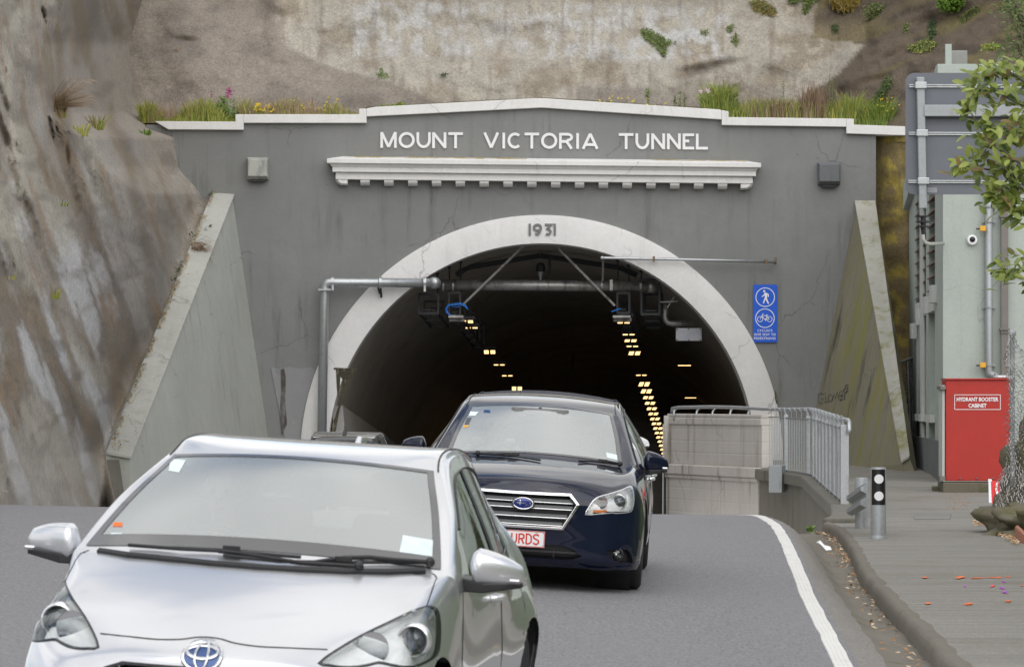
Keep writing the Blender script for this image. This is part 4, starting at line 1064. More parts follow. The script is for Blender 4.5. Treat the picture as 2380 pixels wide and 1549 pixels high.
# side wall built as piers with real recesses between them
def sblock(s0, s1, z0, z1, o0, o1, m, nm, b=None):
    own = b is None; b = b or MB()
    b.loft([[sz(s0, z0, o0), sz(s1, z0, o0), sz(s1, z1, o0), sz(s0, z1, o0)], [sz(s0, z0, o1), sz(s1, z0, o1), sz(s1, z1, o1), sz(s0, z1, o1)]])
    if own: b.build(nm, m, bld)
b = MB(); sblock(0.31, SL, -.5, ztop - .3, -.8, -.35, None, None, b)
piers = [(0, s_of(2172)), (s_of(2158), s_of(2151)), (s_of(2142), s_of(2136)), (s_of(2129), SL)]
for a_, c_ in piers: sblock(a_ + .002, c_, -.5, ztop - .3, -.349, 0, None, None, b)
b.build('side_wall', M['bld'], bld)
b = MB()
sblock(.02, SL - .02, -.6, .95, .0, .07, None, None, b); b.build('dado', M['bld_dado'], bld)
b = MB(); b.box((P(2193, 1100, BF - .05) + V((.0, 0, 0))), (.02, .02, .02)); 
for (a_, c_) in zip(piers, piers[1:]):
    s0, s1 = a_[1], c_[0]
    w = MB(); sblock(s0 + .05, s1 - .05, 1.45, 3.6, -.345, -.30, None, None, w); o = w.build('window', M['dark_gap'], bld)
    w = MB(); sblock(s0 + .02, s1 - .02, 1.3, 1.45, -.34, .10, None, None, w); w.build('sill', M['bld_trim'], o)
    w = MB()
    for zz in (2.1, 2.75): sblock(s0 + .06, s1 - .06, zz, zz + .05, -.299, -.27, None, None, w)
    w.build('frame', M['bld_trim'], o)
    w = MB(); sblock(s0 + .02, s1 - .02, 3.6, 3.95, -.34, .03, None, None, w); w.build('lintel', M['bld_trim'], o)
    for q in range(9):
        zz = 4.15 + q * .27
        w = MB(); w.loft([[sz(s0 + .04, zz, -.3), sz(s1 - .04, zz, -.3), sz(s1 - .04, zz + .04, -.3), sz(s0 + .04, zz + .04, -.3)], [sz(s0 + .04, zz - .12, .04), sz(s1 - .04, zz - .12, .04), sz(s1 - .04, zz - .08, .04), sz(s0 + .04, zz - .08, .04)]]); w.build('louvre', M['louvre'], bld)
b = MB(); sblock(s_of(2148), s_of(2144), .9, 6.2, .0, .06, None, None, b); b.build('white_strip', M['bld_trim'], bld)
for (x, y) in ((2168, 760), (2152, 790), (2136, 822), (2122, 860)):
    b = MB(); p = side(x, y * .86 + 30, .06); b.box(p, (.12, .5, .36)); b.build('vent_cover', M['bld_trim'], bld, bevel=.01)
# parapet, fascia, chimney block
b = MB(); b.loft([[V((C0.x - .12, BF - .1, ztop - .5)), V((xr_, BF - .1, ztop - .5)), V((xr_, BF - .1, ztop + .15)), V((C0.x - .12, BF - .1, ztop + .15))], [V((C0.x - .12, BF + .28, ztop - .5)), V((xr_, BF + .28, ztop - .5)), V((xr_, BF + .28, ztop + .15)), V((C0.x - .12, BF + .28, ztop + .15))]])
b.build('fascia', M['bld'], bld, bevel=.01)
b = MB(); 
b.loft([[sz(.4, ztop - .5, 0), sz(SL, ztop - 1.9, 0), sz(SL, ztop - 1.3, 0), sz(.4, ztop + .1, 0)], [sz(.4, ztop - .5, .14), sz(SL, ztop - 1.9, .14), sz(SL, ztop - 1.3, .14), sz(.4, ztop + .1, .14)]])
b.build('fascia', M['bld'], bld)
b = MB(); b.prism([V((C0.x, BF + .3, ztop)), V((xr_, BF + .3, ztop)), V((xr_ + 1, 98, ztop)), V((C1.x, 98, ztop))], (0, 0, -.2)); b.build('roof', M['bld_dado'], bld)
c = (P(2210, 120, BF + .6) + P(2247, 150, BF + .6)) / 2; b = MB(); b.box(c + V((0, .3, -.1)), (.34, .5, .5)); b.build('chimney', concrete('old_block', (.30, .30, .28), streak=.5), bld, bevel=.02)
c = P(2203, 133, BF + .2); b = MB(); b.box(c, (.12, .12, .5)); b.build('post', M['bld'], bld)
# pipes on the wall
def wpipe(x, y0, y1, w, m, sq, ys, lab):
    root = empty('downpipe', P(x, y1, BF - .12), lab, 'downpipe'); r = w / 2 / F * BF
    b = MB()
    if sq: b.box((P(x, y0, BF - .12) + P(x, y1, BF - .12)) / 2, (2 * r, .12, abs(y1 - y0) / F * BF))
    else: b.tube([P(x, y0, BF - .12), P(x, y1, BF - .12)] + ([P(x + 1, y1 + 5, BF - .12), P(x + 6, y1 + 8, BF - .12), P(x + 16, y1 + 9, BF - .12)] if not sq else []), r, 16)
    b.build('pipe', m, root, smooth=not sq)
    b = MB()
    for y in ys:
        if sq: b.box(P(x, y, BF - .13), (2.9 * r, .18, .035)); b.box(P(x, y + 7, BF - .13), (2.3 * r, .16, .03))
        else: b.tube([P(x, y - 2, BF - .12), P(x, y + 2, BF - .12)], r * 1.25, 16); b.box(P(x, y, BF - .05), (r * 3.6, .03, .05))
    b.build('bracket', m, root)
    return root
wpipe(2297, 300, 862, 17, M['galv_paint'], False, (480, 515, 714, 848), 'round grey downpipe with collars on the pale green wall above the red cabinet')
wpipe(2333.5, 300, 1100, 16, M['pipe_brown'], True, (503, 765), 'square brown rainwater pipe on the pale green wall, right of the round one')
for y in (531, 848):
    b = MB(); b.box(P(2283, y, BF - .2), (.12, .1, .1)); root = empty('lock_tag', P(2283, y, BF - .2), 'small yellow clip beside the round downpipe, %s one' % ('upper' if y < 600 else 'lower'), 'pipe clip'); b.build('clip', M['yellow'], root, bevel=.01)
    b = MB(); b.bar(P(2268, y + 1, BF - .18), P(2280, y + 1, BF - .18), .03); b.build('bracket', M['soot'], root)
c = P(2258, 558, BF - .02); root = empty('security_camera', c, 'round white dome security camera on the pale green wall', 'security camera')
Mx = Matrix.Translation(c) @ Matrix.Rotation(R(90), 4, 'X')
b = MB(); b.lathe([(.105, -.02), (.105, .05), (.09, .085), (.055, .095)], Mx, 28); b.build('housing', M['white_sign'], root, auto=True)
b = MB(); b.ball(c + V((0, -.09, .01)), .058, 16); b.build('dome', plain('dome_plastic', (.012, .012, .015), .08), root, smooth=True)
# whistle-shaped sensor on a curved pipe
root = empty('wall_sensor', P(2190, 566, BF - .3), 'black ribbed sensor head on a curved pale pipe at the building corner', 'sensor')
b = MB(); b.tube([P(2192, 566, BF - .1), P(2160, 567, BF - .5), P(2150, 564, BF - .6), P(2145, 556, BF - .6), P(2144.5, 545, BF - .6)], .035, 10); b.build('pipe', M['box_light'], root, smooth=True)
b = MB(); b.lathe([(.03, 0), (.04, .1), (.05, .16), (.14, .17), (.14, .19), (.05, .2), (.05, .25), (.15, .26), (.15, .28), (.05, .3), (.05, .36), (.12, .37), (.12, .39), (.0, .40)], Matrix.Translation(P(2144.5, 548, BF - .6)), 14); b.build('head', M['black'], root, auto=True)
# mesh gate between wing wall and building
root = empty('mesh_gate', P(2095, 1000, 93), 'grey steel mesh gate squeezed between the mossy wing wall and the building', 'gate')
g0 = [P(2083, 846, 93), P(2118, 832, 96), P(2118, 1025, 96), P(2108, 1020, 93)]
b = MB()
for i in range(4): b.bar(g0[i], g0[(i + 1) % 4], .05)
b.bar(P(2098, 935, 94), P(2112, 930, 95.5), .07); b.bar(P(2107, 838, 95), P(2114, 1020, 95), .05); b.build('frame', M['galv_paint'], root)
b = MB()
for k in range(34):
    t = k / 33.; b.bar(g0[0].lerp(g0[3], t), g0[1].lerp(g0[2], t), .012)
b.build('mesh_infill', M['soot'], root)
# ------------------------------------------------------------------ red hydrant cabinet
CY = 76.
root = empty('hydrant_cabinet', P(2270, 1150, CY), 'tall red metal hydrant booster cabinet standing on a mossy plinth', 'cabinet')
x0, x1 = P(2197, 0, CY).x, P(2347, 0, CY).x; z0, z1 = P(0, 1117, CY).z, P(0, 883, CY).z
b = MB(); b.box(((x0 + x1) / 2, CY + .35, (z0 + z1) / 2), (x1 - x0, .7, z1 - z0)); b.build('body', M['red'], root, bevel=.012)
b = MB(); b.prism([V((x0 - .02, CY - .04, z1 + .004)), V((x1 + .02, CY - .04, z1 + .004)), V((x1 + .02, CY + .74, z1 + .004)), V((x0 - .02, CY + .74, z1 + .004))], (0, 0, .03)); b.build('lid', M['red'], root, bevel=.006)
b = MB(); b.box((x0 - .035, CY + .36, (z0 + z1) / 2 - .02), (.05, .64, z1 - z0 - .14)); 
b.build('side_door', M['bld_trim'], root, bevel=.006)
b = MB(); b.box((x0 - .05, CY + .3, z1 - .14), (.1, .7, .06)); b.box((x0 - .06, CY + .1, z0 + .05), (.1, .3, .08)); b.build('door_rail', M['pipe_brown'], root)
b = MB()
for x in (2230, 2269, 2307): b.ball(P(x, 1111, CY - .012), .018, 8)
for y in (890, 910): b.ball(P(2229, y, CY - .012), .009, 8)
b.build('bolt', M['pipe_brown'], root)
def cf(u, v, o): p = P(u, v, CY - .016 - o); return p
b = MB(); ribbon(b, [(2218, 917), (2324, 917), (2324, 951), (2218, 951)], 1.3, cf, .001, closed=True); b.build('label_border', M['white_sign'], root)
b = MB()
for s_, yc, w_ in (('HYDRANT BOOSTER', 927.5, 97), ('CABINET', 942, 42)): text_into(b, s_, lambda u, v, o: cf(2271 + u, yc - v, o), 9.6, w_, .002, .03)
b.build('lettering', M['white_sign'], root)
b = MB(); b.box((P(2270, 1134, CY).x, CY + .3, (P(0, 1118, CY).z + P(0, 1152, CY).z) / 2 - .05), ((2350 - 2187) / F * CY, .95, .34)); b.box(P(2181, 1150, CY + .6), (.22, .5, .34))
b.build('plinth', M['plinth'], root, bevel=.02)
b = MB()
for x in (2314, 2340): b.lathe([(.05, -.03), (.06, 0), (.03, .03), (.03, .07)], Matrix.Translation(P(x, 876, CY + .3)), 10)
b.tube([P(2312, 876, CY + .3), P(2342, 876, CY + .3)], .04, 8)
thing(b, 'pipe_fitting', M['galv'], 'galvanised pipe fittings lying on top of the red cabinet', 'pipe fitting')
# ------------------------------------------------------------------ big sign seen from behind
SY = 60.
root = empty('road_sign', P(2143, 480, SY), 'large grey road sign seen from behind, overhanging at the right', 'road sign')
b = MB(); pts = []
for cxx, cyy_, a0 in ((2330 + 300, 190, 270), (2330 + 300, 432, 0), (2124, 432, 90), (2124, 190, 180)):
    for k in range(7): a = R(a0 + k * 15); pts.append(P(cxx + 20 * math.cos(a), cyy_ + 20 * math.sin(a), SY))
b.prism(pts, (0, .02, 0)); b.build('panel', M['sign_back'], root)
for k, (y, xe) in enumerate(((200, 2112), (310.5, 2111), (422, 2110))):
    b = MB()
    for dy in (-2.2, 2.2): b.bar(P(xe, y + dy, SY - .02), P(2640, y + dy + 2, SY - .02), .03, .018)
    b.build('rail', M['galv'], root)
    b = MB(); b.box(P(2139 + k * 3, y - 1, SY - .12), (.17, .1, .1)); b.build('clamp', M['galv'], root, bevel=.01)
b = MB(); b.bar(P(2138, 180, SY - .09), P(2144, 485, SY - .09), .115, .1, up=(0, 1, 0)); b.build('upright', M['galv_paint'], root, bevel=.012)
b = MB(); b.bar(P(2146, 258, SY - .1), P(2620, 258, SY - .1), .12, .17); b.build('arm', M['galv_paint'], root, bevel=.01)
b = MB(); b.tube([P(2600, 1120, SY - .1) + V((0, 0, -.5)), P(2600, 150, SY - .1)], .11, 16); b.build('post', M['galv_paint'], root)
b = MB(); b.prism([P(2154, 436, SY - .01), P(2177, 436, SY - .01), P(2177, 448, SY - .01), P(2154, 448, SY - .01)], (0, .006, 0)); b.build('sticker', plain('worn_sticker', (.26, .27, .29), .6, 0, .3, 40), root)
# ------------------------------------------------------------------ bollards and short guard rail
BY = 51.5
root = empty('bollard', P(2040, 1257, BY), 'grey bollard with a black panel and two white reflector discs, nearest the viewer', 'bollard')
c0 = P(2040.5, 1257, BY); h = (1257 - 1088) / F * BY; r = 18 / F * BY
b = MB(); b.lathe([(r, -.1), (r, h), (r * .93, h + .015), (0.01, h + .015)], Matrix.Translation(c0), 28); b.build('post', M['galv_paint'], root, auto=True)
b = MB(); b.lathe([(r * 1.04, 0), (r * 1.04, .07), (r, .075)], Matrix.Translation(c0), 28); b.build('base', M['galv_paint'], root, auto=True)
b = MB(); ring = lambda z, rr: [c0 + V((rr * math.sin(R(a)), -rr * math.cos(R(a)), z)) for a in range(-62, 63, 8)]
za = (1257 - 1172) / F * BY; zb = (1257 - 1090) / F * BY
ro = [ring(za, r * 1.02), ring(zb, r * 1.02)]; grid(b, ro); b.build('panel', plain('black_sheeting', (.012, .012, .013), .35, 0, .1, 9), root, smooth=True)
for yy_ in (1112, 1151.5):
    b = MB(); zc_ = (1257 - yy_) / F * BY; rd = 10.8 / F * BY
    def dd(rr, a):
        u = rr * math.cos(a); return c0 + V((u, -math.sqrt((r * 1.05) ** 2 - u * u), zc_ + rr * math.sin(a)))
    vs = [dd(0, 0)] + [dd(rd * q / 3, R(a)) for q in (1, 2, 3) for a in range(0, 360, 15)]
    fs = [(0, 1 + i, 1 + (i + 1) % 24) for i in range(24)] + [(1 + q * 24 + i, 1 + (q + 1) * 24 + i, 1 + (q + 1) * 24 + (i + 1) % 24, 1 + q * 24 + (i + 1) % 24) for q in (0, 1) for i in range(24)]
    b.add(vs, fs); b.build('reflector', M['white_sign'], root, smooth=True)
b = MB(); b.prism([P(2058, 1090, BY), P(2062, 1090, BY), P(2062, 1172, BY), P(2058, 1172, BY)], (0, .01, 0))
root = empty('bollard', P(2000, 1218, 56), 'low grey bollard at the far end of the short guard rail, behind the striped one', 'bollard')
c0 = P(2001, 1218, 56.); b = MB(); b.lathe([(.085, -.1), (.085, .30), (.09, .62), (.08, .64), (0.01, .64)], Matrix.Translation(c0), 20); b.build('post', M['galv_paint'], root, auto=True)
root = empty('guard_rail', P(2008, 1165, 54), 'short length of steel guard rail between the two bollards', 'guard rail')
b = MB(); a_ = P(2025, 1150, 51.7); c_ = P(1990, 1172, 57.)
prof = [(-.155, 0), (-.12, -.07), (-.06, -.07), (-.02, 0), (.02, 0), (.06, -.07), (.12, -.07), (.155, 0)]
rings = [[q + V((dx - .07, 0, dz)) for dz, dx in prof] + [q + V((dx - .064, 0, dz)) for dz, dx in prof[::-1]] for q in (a_, a_.lerp(c_, .5), c_)]
b.loft(rings); b.build('beam', M['galv_paint'], root)
b = MB(); b.box(P(1992, 1147, 56.8), (.03, .04, .3)); b.box(P(1990, 1165, 56.8), (.05, .05, .05)); b.build('bracket', M['yellow'], root)
# ------------------------------------------------------------------ red shoe box lid leaning at the rock
BXY = 67.
root = empty('shoe_box', P(2315, 1170, BXY), 'crushed red and white shoe box leaning on the rock beside the red cabinet', 'box')
b = MB(); q = [P(2300, 1116, BXY), P(2334, 1120, BXY + .1), P(2341, 1172, BXY - .1), P(2301, 1168, BXY - .1)]
nrm = V((.15, -1, .2)).normalized(); b.loft([q, [p + V((.04, .12, 0)) for p in q]]); b.build('box', plain('red_card', (.72, .03, .03), .5, 0, .05, 5), root)
def bxf(u, v, o=.004):
    a1 = q[3].lerp(q[2], u); a2 = q[0].lerp(q[1], u); return a1.lerp(a2, v) + nrm * o
b = MB(); b.prism([bxf(-.1, 0), bxf(.06, 0), bxf(.04, 1.02), bxf(-.12, 1.04)], nrm * .01); b.prism([bxf(-.14, .93, .006), bxf(.1, .96, .006), bxf(.1, 1.06, .006), bxf(-.14, 1.06, .006)], nrm * .012)
b.prism([bxf(.40, .95), bxf(.50, 1.), bxf(.46, .6), bxf(.55, .25), bxf(.68, .05), bxf(.50, .08), bxf(.36, .3), bxf(.32, .6)], nrm * .004); b.build('swoosh', M['white_sign'], root)
b = MB(); text_into(b, 'NIKE', lambda u, v, o: bxf(.72 + v * .9 + u * .12, .50 + u - v * .3, .004 + o), .26, .75, .002, .03); b.build('lettering', M['white_sign'], root)
# ------------------------------------------------------------------ rock foot, terracotta edge, wire netting and its post
def blob(b, c, rad, seed, n=26, sq=.25, f=1.3):
    rings = []
    for i in range(n // 2 + 1):
        a = -math.pi / 2 + math.pi * i / (n // 2); cr = max(math.cos(a), .001); ring = []
        for k in range(n):
            t = 2 * math.pi * k / n; d = V((cr * math.cos(t), cr * math.sin(t), math.sin(a)))
            s_ = 1 + sq * fbm(d * f + V((seed, 0, 0)), 4); ring.append(V(c) + V((d.x * rad[0], d.y * rad[1], d.z * rad[2])) * s_)
        rings.append(ring)
    b.loft(rings)
b = MB(); blob(b, P(2400, 1205, 53.2) + V((.3, 0, -.2)), (.95, 1.9, .52), 3, 72, .55, 2.0); blob(b, P(2368, 1140, 54.6) + V((.25, 0, -.2)), (.45, .7, .95), 9, 64, .6, 2.4)
rock = thing(b, 'rock_outcrop', M['rock'], 'mossy brown rock bank at the right edge of the footpath', 'rock', smooth=True)
b = MB(); b.prism([P(2358, 1222, 50.6), P(2400, 1262, 49.), P(2400, 1290, 49.), P(2374, 1275, 49.8), P(2357, 1246, 50.6)], (.05, .12, .02)); thing(b, 'terracotta_edging', M['terracotta'], 'piece of terracotta edging at the foot of the rock', 'edging', bevel=.015)
NY = 54.
root = empty('wire_fence', P(2360, 1060, NY), 'crumpled galvanised chicken wire sagging round a grey steel post at the right edge', 'wire netting')
b = MB(); b.bar(P(2352, 776, NY + .1) , P(2352, 1130, NY + .1), .055, .10); b.lathe([(.01, 0), (.05, .0), (.05, .05), (.01, .06)], Matrix.Translation(P(2352, 774, NY)) @ Matrix.Rotation(R(90), 4, 'X'), 14); b.build('post', M['galv_paint'], root, bevel=.006)
b = MB(); rw = random.Random(5)
def wpos(u, v):
    """u across 0..1, v down 0..1: a loose net that bunches at the bottom"""
    x = lerp(2340, 2440, u) + 14 * fbm(V((u * 3, v * 5, 2)), 3) - (30 * ss(.55, 1, v) * (1 - u)) + 6 * math.sin(v * 20) * .3
    y = lerp(775, 1195, v) + (1 - ss(0, .3, v)) * abs(u - .1) * 120 + 8 * noise.noise(V((u * 6, v * 6, 7)))
    return P(x, y, NY - .18 - .45 * ss(.5, 1, v) - .16 * fbm(V((u * 5, v * 6, 5)), 3))
NU, NV = 13, 62
for j in range(NV):
    for i in range(NU):
        o = (j % 2) * .5
        a_ = wpos((i + o) / NU, j / NV); m1 = wpos((i + o) / NU, (j + .45) / NV); l1 = wpos((i + o - .5) / NU, (j + 1) / NV); r1 = wpos((i + o + .5) / NU, (j + 1) / NV)
        b.tube([a_, m1], .006, 4, caps=False); b.tube([m1, l1], .0042, 4, caps=False); b.tube([m1, r1], .0042, 4, caps=False)
b.build('netting', M['galv_old'], root)
b = MB()
for k in range(70):
    u, v = rw.random() * .6, rw.uniform(.72, 1.); p = wpos(u, v) + V((0, -.02 * rw.random(), 0)); b.tube([p, p + V((rw.uniform(-.03, .03), -.02, -rw.uniform(.05, .12))), p + V((rw.uniform(-.05, .05), 0, -rw.uniform(.12, .2)))], .006, 4, caps=False)
b.build('loose_wire', M['galv_old'], root)
# dry leaves in the gutter and round the rock
def leaf(b, c, s, rr, up=.5, mi=0):
    a = V((rr.uniform(-1, 1), rr.uniform(-1, 1), rr.uniform(-.2, .4))).normalized(); n_ = V((rr.uniform(-.6, .6), rr.uniform(-.9, .1), 1)).normalized(); t = n_.cross(a).normalized()
    b.add([c - a * s, c - t * s * .45 + n_ * s * .2, c + a * s, c + t * s * .45 + n_ * s * .2], [(0, 1, 2), (0, 2, 3)], mi)
b = MB(); rr = random.Random(11)
for k in range(300):
    Y = rr.uniform(24, 58) if k % 3 else rr.uniform(46, 58); x = xkerb(Y) - abs(rr.gauss(0, .10)) - .02
    leaf(b, V((x, Y, fp(Y) - .12 + rr.uniform(0, .03))), rr.uniform(.015, .035), rr, mi=rr.choice((0, 0, 1)))
for k in range(260):
    x, y = rr.uniform(2262, 2300), rr.uniform(1190, 1222); Y = gp(x, y); leaf(b, V((Y[0], Y[1], fp(Y[1]) + .03)), rr.uniform(.02, .045), rr, mi=rr.choice((0, 1)))
for k in range(220):
    x = rr.uniform(2318, 2366); y = 1236 + (x - 2318) * .5 + rr.uniform(-6, 8); Y = gp(x, y); leaf(b, V((Y[0], Y[1], fp(Y[1]) + .03)), rr.uniform(.02, .04), rr, mi=rr.choice((0, 1)))
for k in range(80):
    x, y = rr.uniform(2200, 2250), rr.uniform(1150, 1185); Y = gp(x, y); leaf(b, V((Y[0], Y[1], fp(Y[1]) + .02)), .02, rr)
M['pale_leaf'] = plain('pale_dead_leaf', (.52, .42, .30), .8, 0, .3, 25)
b.build('fallen_leaves', [M['brown_litter'], M['pale_leaf']], kind='stuff', label='dry brown leaves blown into the gutter and round the rock', cat='leaf litter')
b = MB(); pp = [(1897, 1257), (1905, 1258), (1914, 1262), (1926, 1267), (1928, 1271), (1915, 1272), (1905, 1268), (1899, 1263)]
YP = 47.; b.prism([P(x, y, YP) + V((0, -(y - 1257) * .02, .02 * math.sin(x))) for x, y in pp], (0, .02, -.012)); thing(b, 'paper_scrap', M['white_sign'], 'scrap of crumpled white paper in the gutter', 'litter')
# ================================================================== VEGETATION
def blades(b, c, n, h, spread, rr, w=.012, lean=.5, mi=(0,), up=V((0, 0, 1))):
    for _ in range(n):
        a = rr.uniform(0, 2 * math.pi); o = V((math.cos(a), math.sin(a) * .6, 0)) * spread * rr.random() ** .6
        hh = h * rr.uniform(.45, 1.1); l = V((math.cos(a), math.sin(a), 0)) * lean * hh * rr.uniform(.2, 1.); sd_ = V((1, 0, 0)) if rr.random() < .7 else V((.5, .8, 0)); sd_ = sd_ * w * rr.uniform(.6, 1.3)
        p0 = V(c) + o; p1 = p0 + up * hh * .55 + l * .25; p2 = p0 + up * hh * .9 + l * .65; p3 = p0 + up * hh * (1 - lean * .12) + l
        b.add([p0 - sd_, p0 + sd_, p1 - sd_ * .8, p1 + sd_ * .8, p2 - sd_ * .5, p2 + sd_ * .5, p3], [(0, 1, 3, 2), (2, 3, 5, 4), (4, 5, 6)], rr.choice(mi))
def ledge_pt(x, back=.6):
    y = pl(x, [(330, 285), (560, 285), (561, 272), (845, 271), (846, 257), (1258, 234), (1690, 260), (1691, 275), (1983, 279), (1984, 294), (2140, 298)])
    return P(x, y, Y0 + back) + V((0, 0, -.02))
GM = [M['grass'], M['grass_yel'], M['straw']]
def gclump(x0, x1, n, h, mats, mi, label, name='grass_clump', cat='grass', lean=.5, w=.0075, grp=None, seed=0, hx=None, kind=None):
    rr = random.Random(seed + x0); b = MB()
    for k in range(int(n * 3.2)):
        x = rr.uniform(x0, x1); hh = 1.38 * h * (hx(x) if hx else 1.) * rr.uniform(.6, 1.15)
        blades(b, ledge_pt(x, rr.uniform(.5, 1.3)), 7, hh, .10, rr, w, lean, mi)
    if kind: return b.build(name, mats, label=label, cat=cat, kind=kind)
    return thing(b, name, mats, label, cat, grp)
# left part of the ledge
gclump(332, 560, 330, .34, GM, (0, 0, 1, 1, 1), 'yellow green grass growing along the ledge left of the parapet', name='grass', kind='stuff', hx=lambda x: .8 + .5 * math.sin(x / 23.), lean=.7, seed=1)
gclump(560, 842, 190, .26, GM, (1, 2, 2, 0), 'thin dry grass on the ledge behind the left coping', name='grass', kind='stuff', hx=lambda x: .7 + .4 * math.sin(x / 17.) + (.3 if x < 700 else 0), lean=.7, seed=2)
gclump(345, 470, 22, .42, [M['straw']], (0,), 'dry straw grass standing above the green tuft at the left end of the ledge', name='dry_grass', lean=.9, w=.006, seed=3)
gclump(610, 740, 26, .34, [M['straw']], (0,), 'wispy dry straw grass left of the centre of the ledge', name='dry_grass', lean=.9, w=.006, seed=4)
def leafy(b, c, n, rad, size, rr, mi=0, up=.4):
    for _ in range(n):
        d = V((rr.gauss(0, 1), rr.gauss(0, 1), rr.gauss(0, 1))).normalized() * rr.random() ** .45
        p = V(c) + V((d.x * rad[0], d.y * rad[1], d.z * rad[2])); s_ = size * rr.uniform(.6, 1.3)
        a = V((rr.uniform(-1, 1), rr.uniform(-1, .4), rr.uniform(-.5, .8))).normalized(); n_ = (V((rr.uniform(-.8, .8), -1 * rr.random(), rr.uniform(.1, 1)))).normalized(); t = n_.cross(a)
        if t.length < .1: continue
        t.normalize(); b.add([p, p + a * s_ * .5 + t * s_ * .32, p + a * s_, p + a * s_ * .5 - t * s_ * .32], [(0, 1, 2, 3)], mi)
rr = random.Random(21)
b = MB()
for k in range(34):
    x = rr.uniform(455, 545); c = ledge_pt(x, rr.uniform(.5, 1.2)); h = (.35 + .30 * math.exp(-((x - 520) / 25) ** 2)) * rr.uniform(.7, 1.2)
    for q in range(8): leafy(b, c + V((rr.uniform(-.05, .05), 0, h * q / 8)), 5, (.07, .07, .06), .075, rr)
shr = thing(b, 'flowering_shrub', [M['shrub']], 'bushy green valerian with crimson flower heads on the left ledge', 'shrub')
b = MB()
for x, h, n_ in ((530, .83, 14), (533, .75, 12), (527, .70, 10), (493, .72, 5), (540, .78, 4)):
    for q in range(n_): b.ball(ledge_pt(x, .6) + V((rr.uniform(-.04, .04), 0, h + rr.uniform(-.08, .06))), .022, 6)
b.build('flower', M['pflower'], shr)
def dots(x0, x1, n, hmin, hmax, m, label, r=.018, seed=0, cat='wildflowers', nm='wildflower'):
    rr = random.Random(seed); b = MB(); st = MB()
    for _ in range(n):
        x = rr.uniform(x0, x1); c = ledge_pt(x, rr.uniform(.4, .9)); h = rr.uniform(hmin, hmax); top = c + V((rr.uniform(-.08, .08), 0, h))
        st.tube([c, c.lerp(top, .5) + V((.02, 0, 0)), top], .004, 3, caps=False)
        for q in range(4): b.ball(top + V((rr.uniform(-r, r), -.01, rr.uniform(-r, r))), r * .6, 6)
    root = empty(nm, ledge_pt((x0 + x1) / 2), label, cat); b.build('flower', m, root); st.build('stem', M['grass'], root)
dots(585, 640, 34, .12, .34, M['yflower'], 'dense yellow ragwort beside the crimson flowers on the left ledge', seed=3, r=.024)
dots(680, 790, 26, .15, .5, M['yflower'], 'scattered yellow flowers on tall stems on the dry part of the left ledge', seed=4)
dots(1395, 1560, 16, .05, .25, M['yflower'], 'few low yellow flowers behind the coping right of its peak', seed=5, r=.022)
dots(1625, 1665, 7, .2, .55, M['lflower'], 'lilac flower heads beside the tall green grass on the right ledge', seed=6, r=.035)
dots(2035, 2095, 26, .15, .75, M['yflower'], 'yellow flowers rising from the grass at the right end of the ledge', seed=7)
b = MB()
for k in range(26): leafy(b, ledge_pt(918 + rr.gauss(0, 12), .5) + V((0, 0, .06)), 6, (.08, .1, .06), .10, rr)
thing(b, 'small_weed', [M['grass']], 'small leafy weed alone on the coping left of its peak', 'weed')
# right part of the ledge
gclump(1640, 1725, 120, .50, GM, (0, 0, 0, 1), 'tall lush green grass tussock behind the right step of the coping', lean=1., hx=lambda x: .55 + .55 * math.exp(-((x - 1672) / 24) ** 2), w=.008, seed=8)
gclump(1725, 2000, 200, .38, [M['grass'], M['grass_yel'], M['rust_stalk'], M['straw']], (0, 0, 1, 2, 3), 'mixed weeds and grass filling the right ledge', name='grass', kind='stuff', lean=.5, seed=9)
gclump(1868, 1905, 30, .62, [M['rust_stalk']], (0,), 'rust brown dock stalks standing up in the middle of the right ledge', name='dock_plant', lean=.35, w=.009, seed=10)
gclump(1785, 1835, 26, .36, [M['rust_stalk']], (0,), 'short rust brown stalks left on the right ledge', name='dock_plant', lean=.2, w=.014, seed=12)
gclump(1925, 2050, 130, .50, GM, (0, 0, 1), 'long arching green grass at the right of the ledge', lean=.8, hx=lambda x: .5 + .6 * math.exp(-((x - 1990) / 32) ** 2), w=.008, seed=13)
gclump(1990, 2102, 170, .5, [M['grass'], M['grass_yel'], M['shrub']], (0, 0, 0, 2), 'thick green grass hanging at the right end of the coping beside the road sign', lean=.9, hx=lambda x: .5 + .6 * math.exp(-((x - 2045) / 28) ** 2), w=.009, seed=14)
for k, (x, h) in enumerate(((1505, .5), (1568, .35), (1580, .45), (1590, .4), (1697, .75), (1705, .6), (1712, .68), (1820, .95), (1926, 1.1), (1934, .95))):
    rr = random.Random(k); b = MB(); c = ledge_pt(x, .6)
    b.tube([c, c + V((.01, 0, h))], .008, 4); 
    for q in range(26): leafy(b, c + V((0, 0, h * rr.uniform(.15, 1.))), 2, (.035, .03, .02), .05, rr)
    thing(b, 'tall_weed', [M['willow']], ['slender weed alone on the coping, nearest the peak on its right', 'short slender weed, leftmost of three left of the lilac flowers', 'tallest of three slender weeds left of the lilac flowers', 'short slender weed, rightmost of three left of the lilac flowers', 'tall slender weed just right of the lush tussock', 'shorter slender weed between two taller ones right of the lush tussock', 'slender weed farthest right of the lush tussock', 'tall slender weed between the short and tall rust brown docks', 'tallest slender weed, right of the rust brown dock', 'slender weed leaning beside the tallest one right of the dock'][k], 'weed', 'slender weeds on the right ledge')
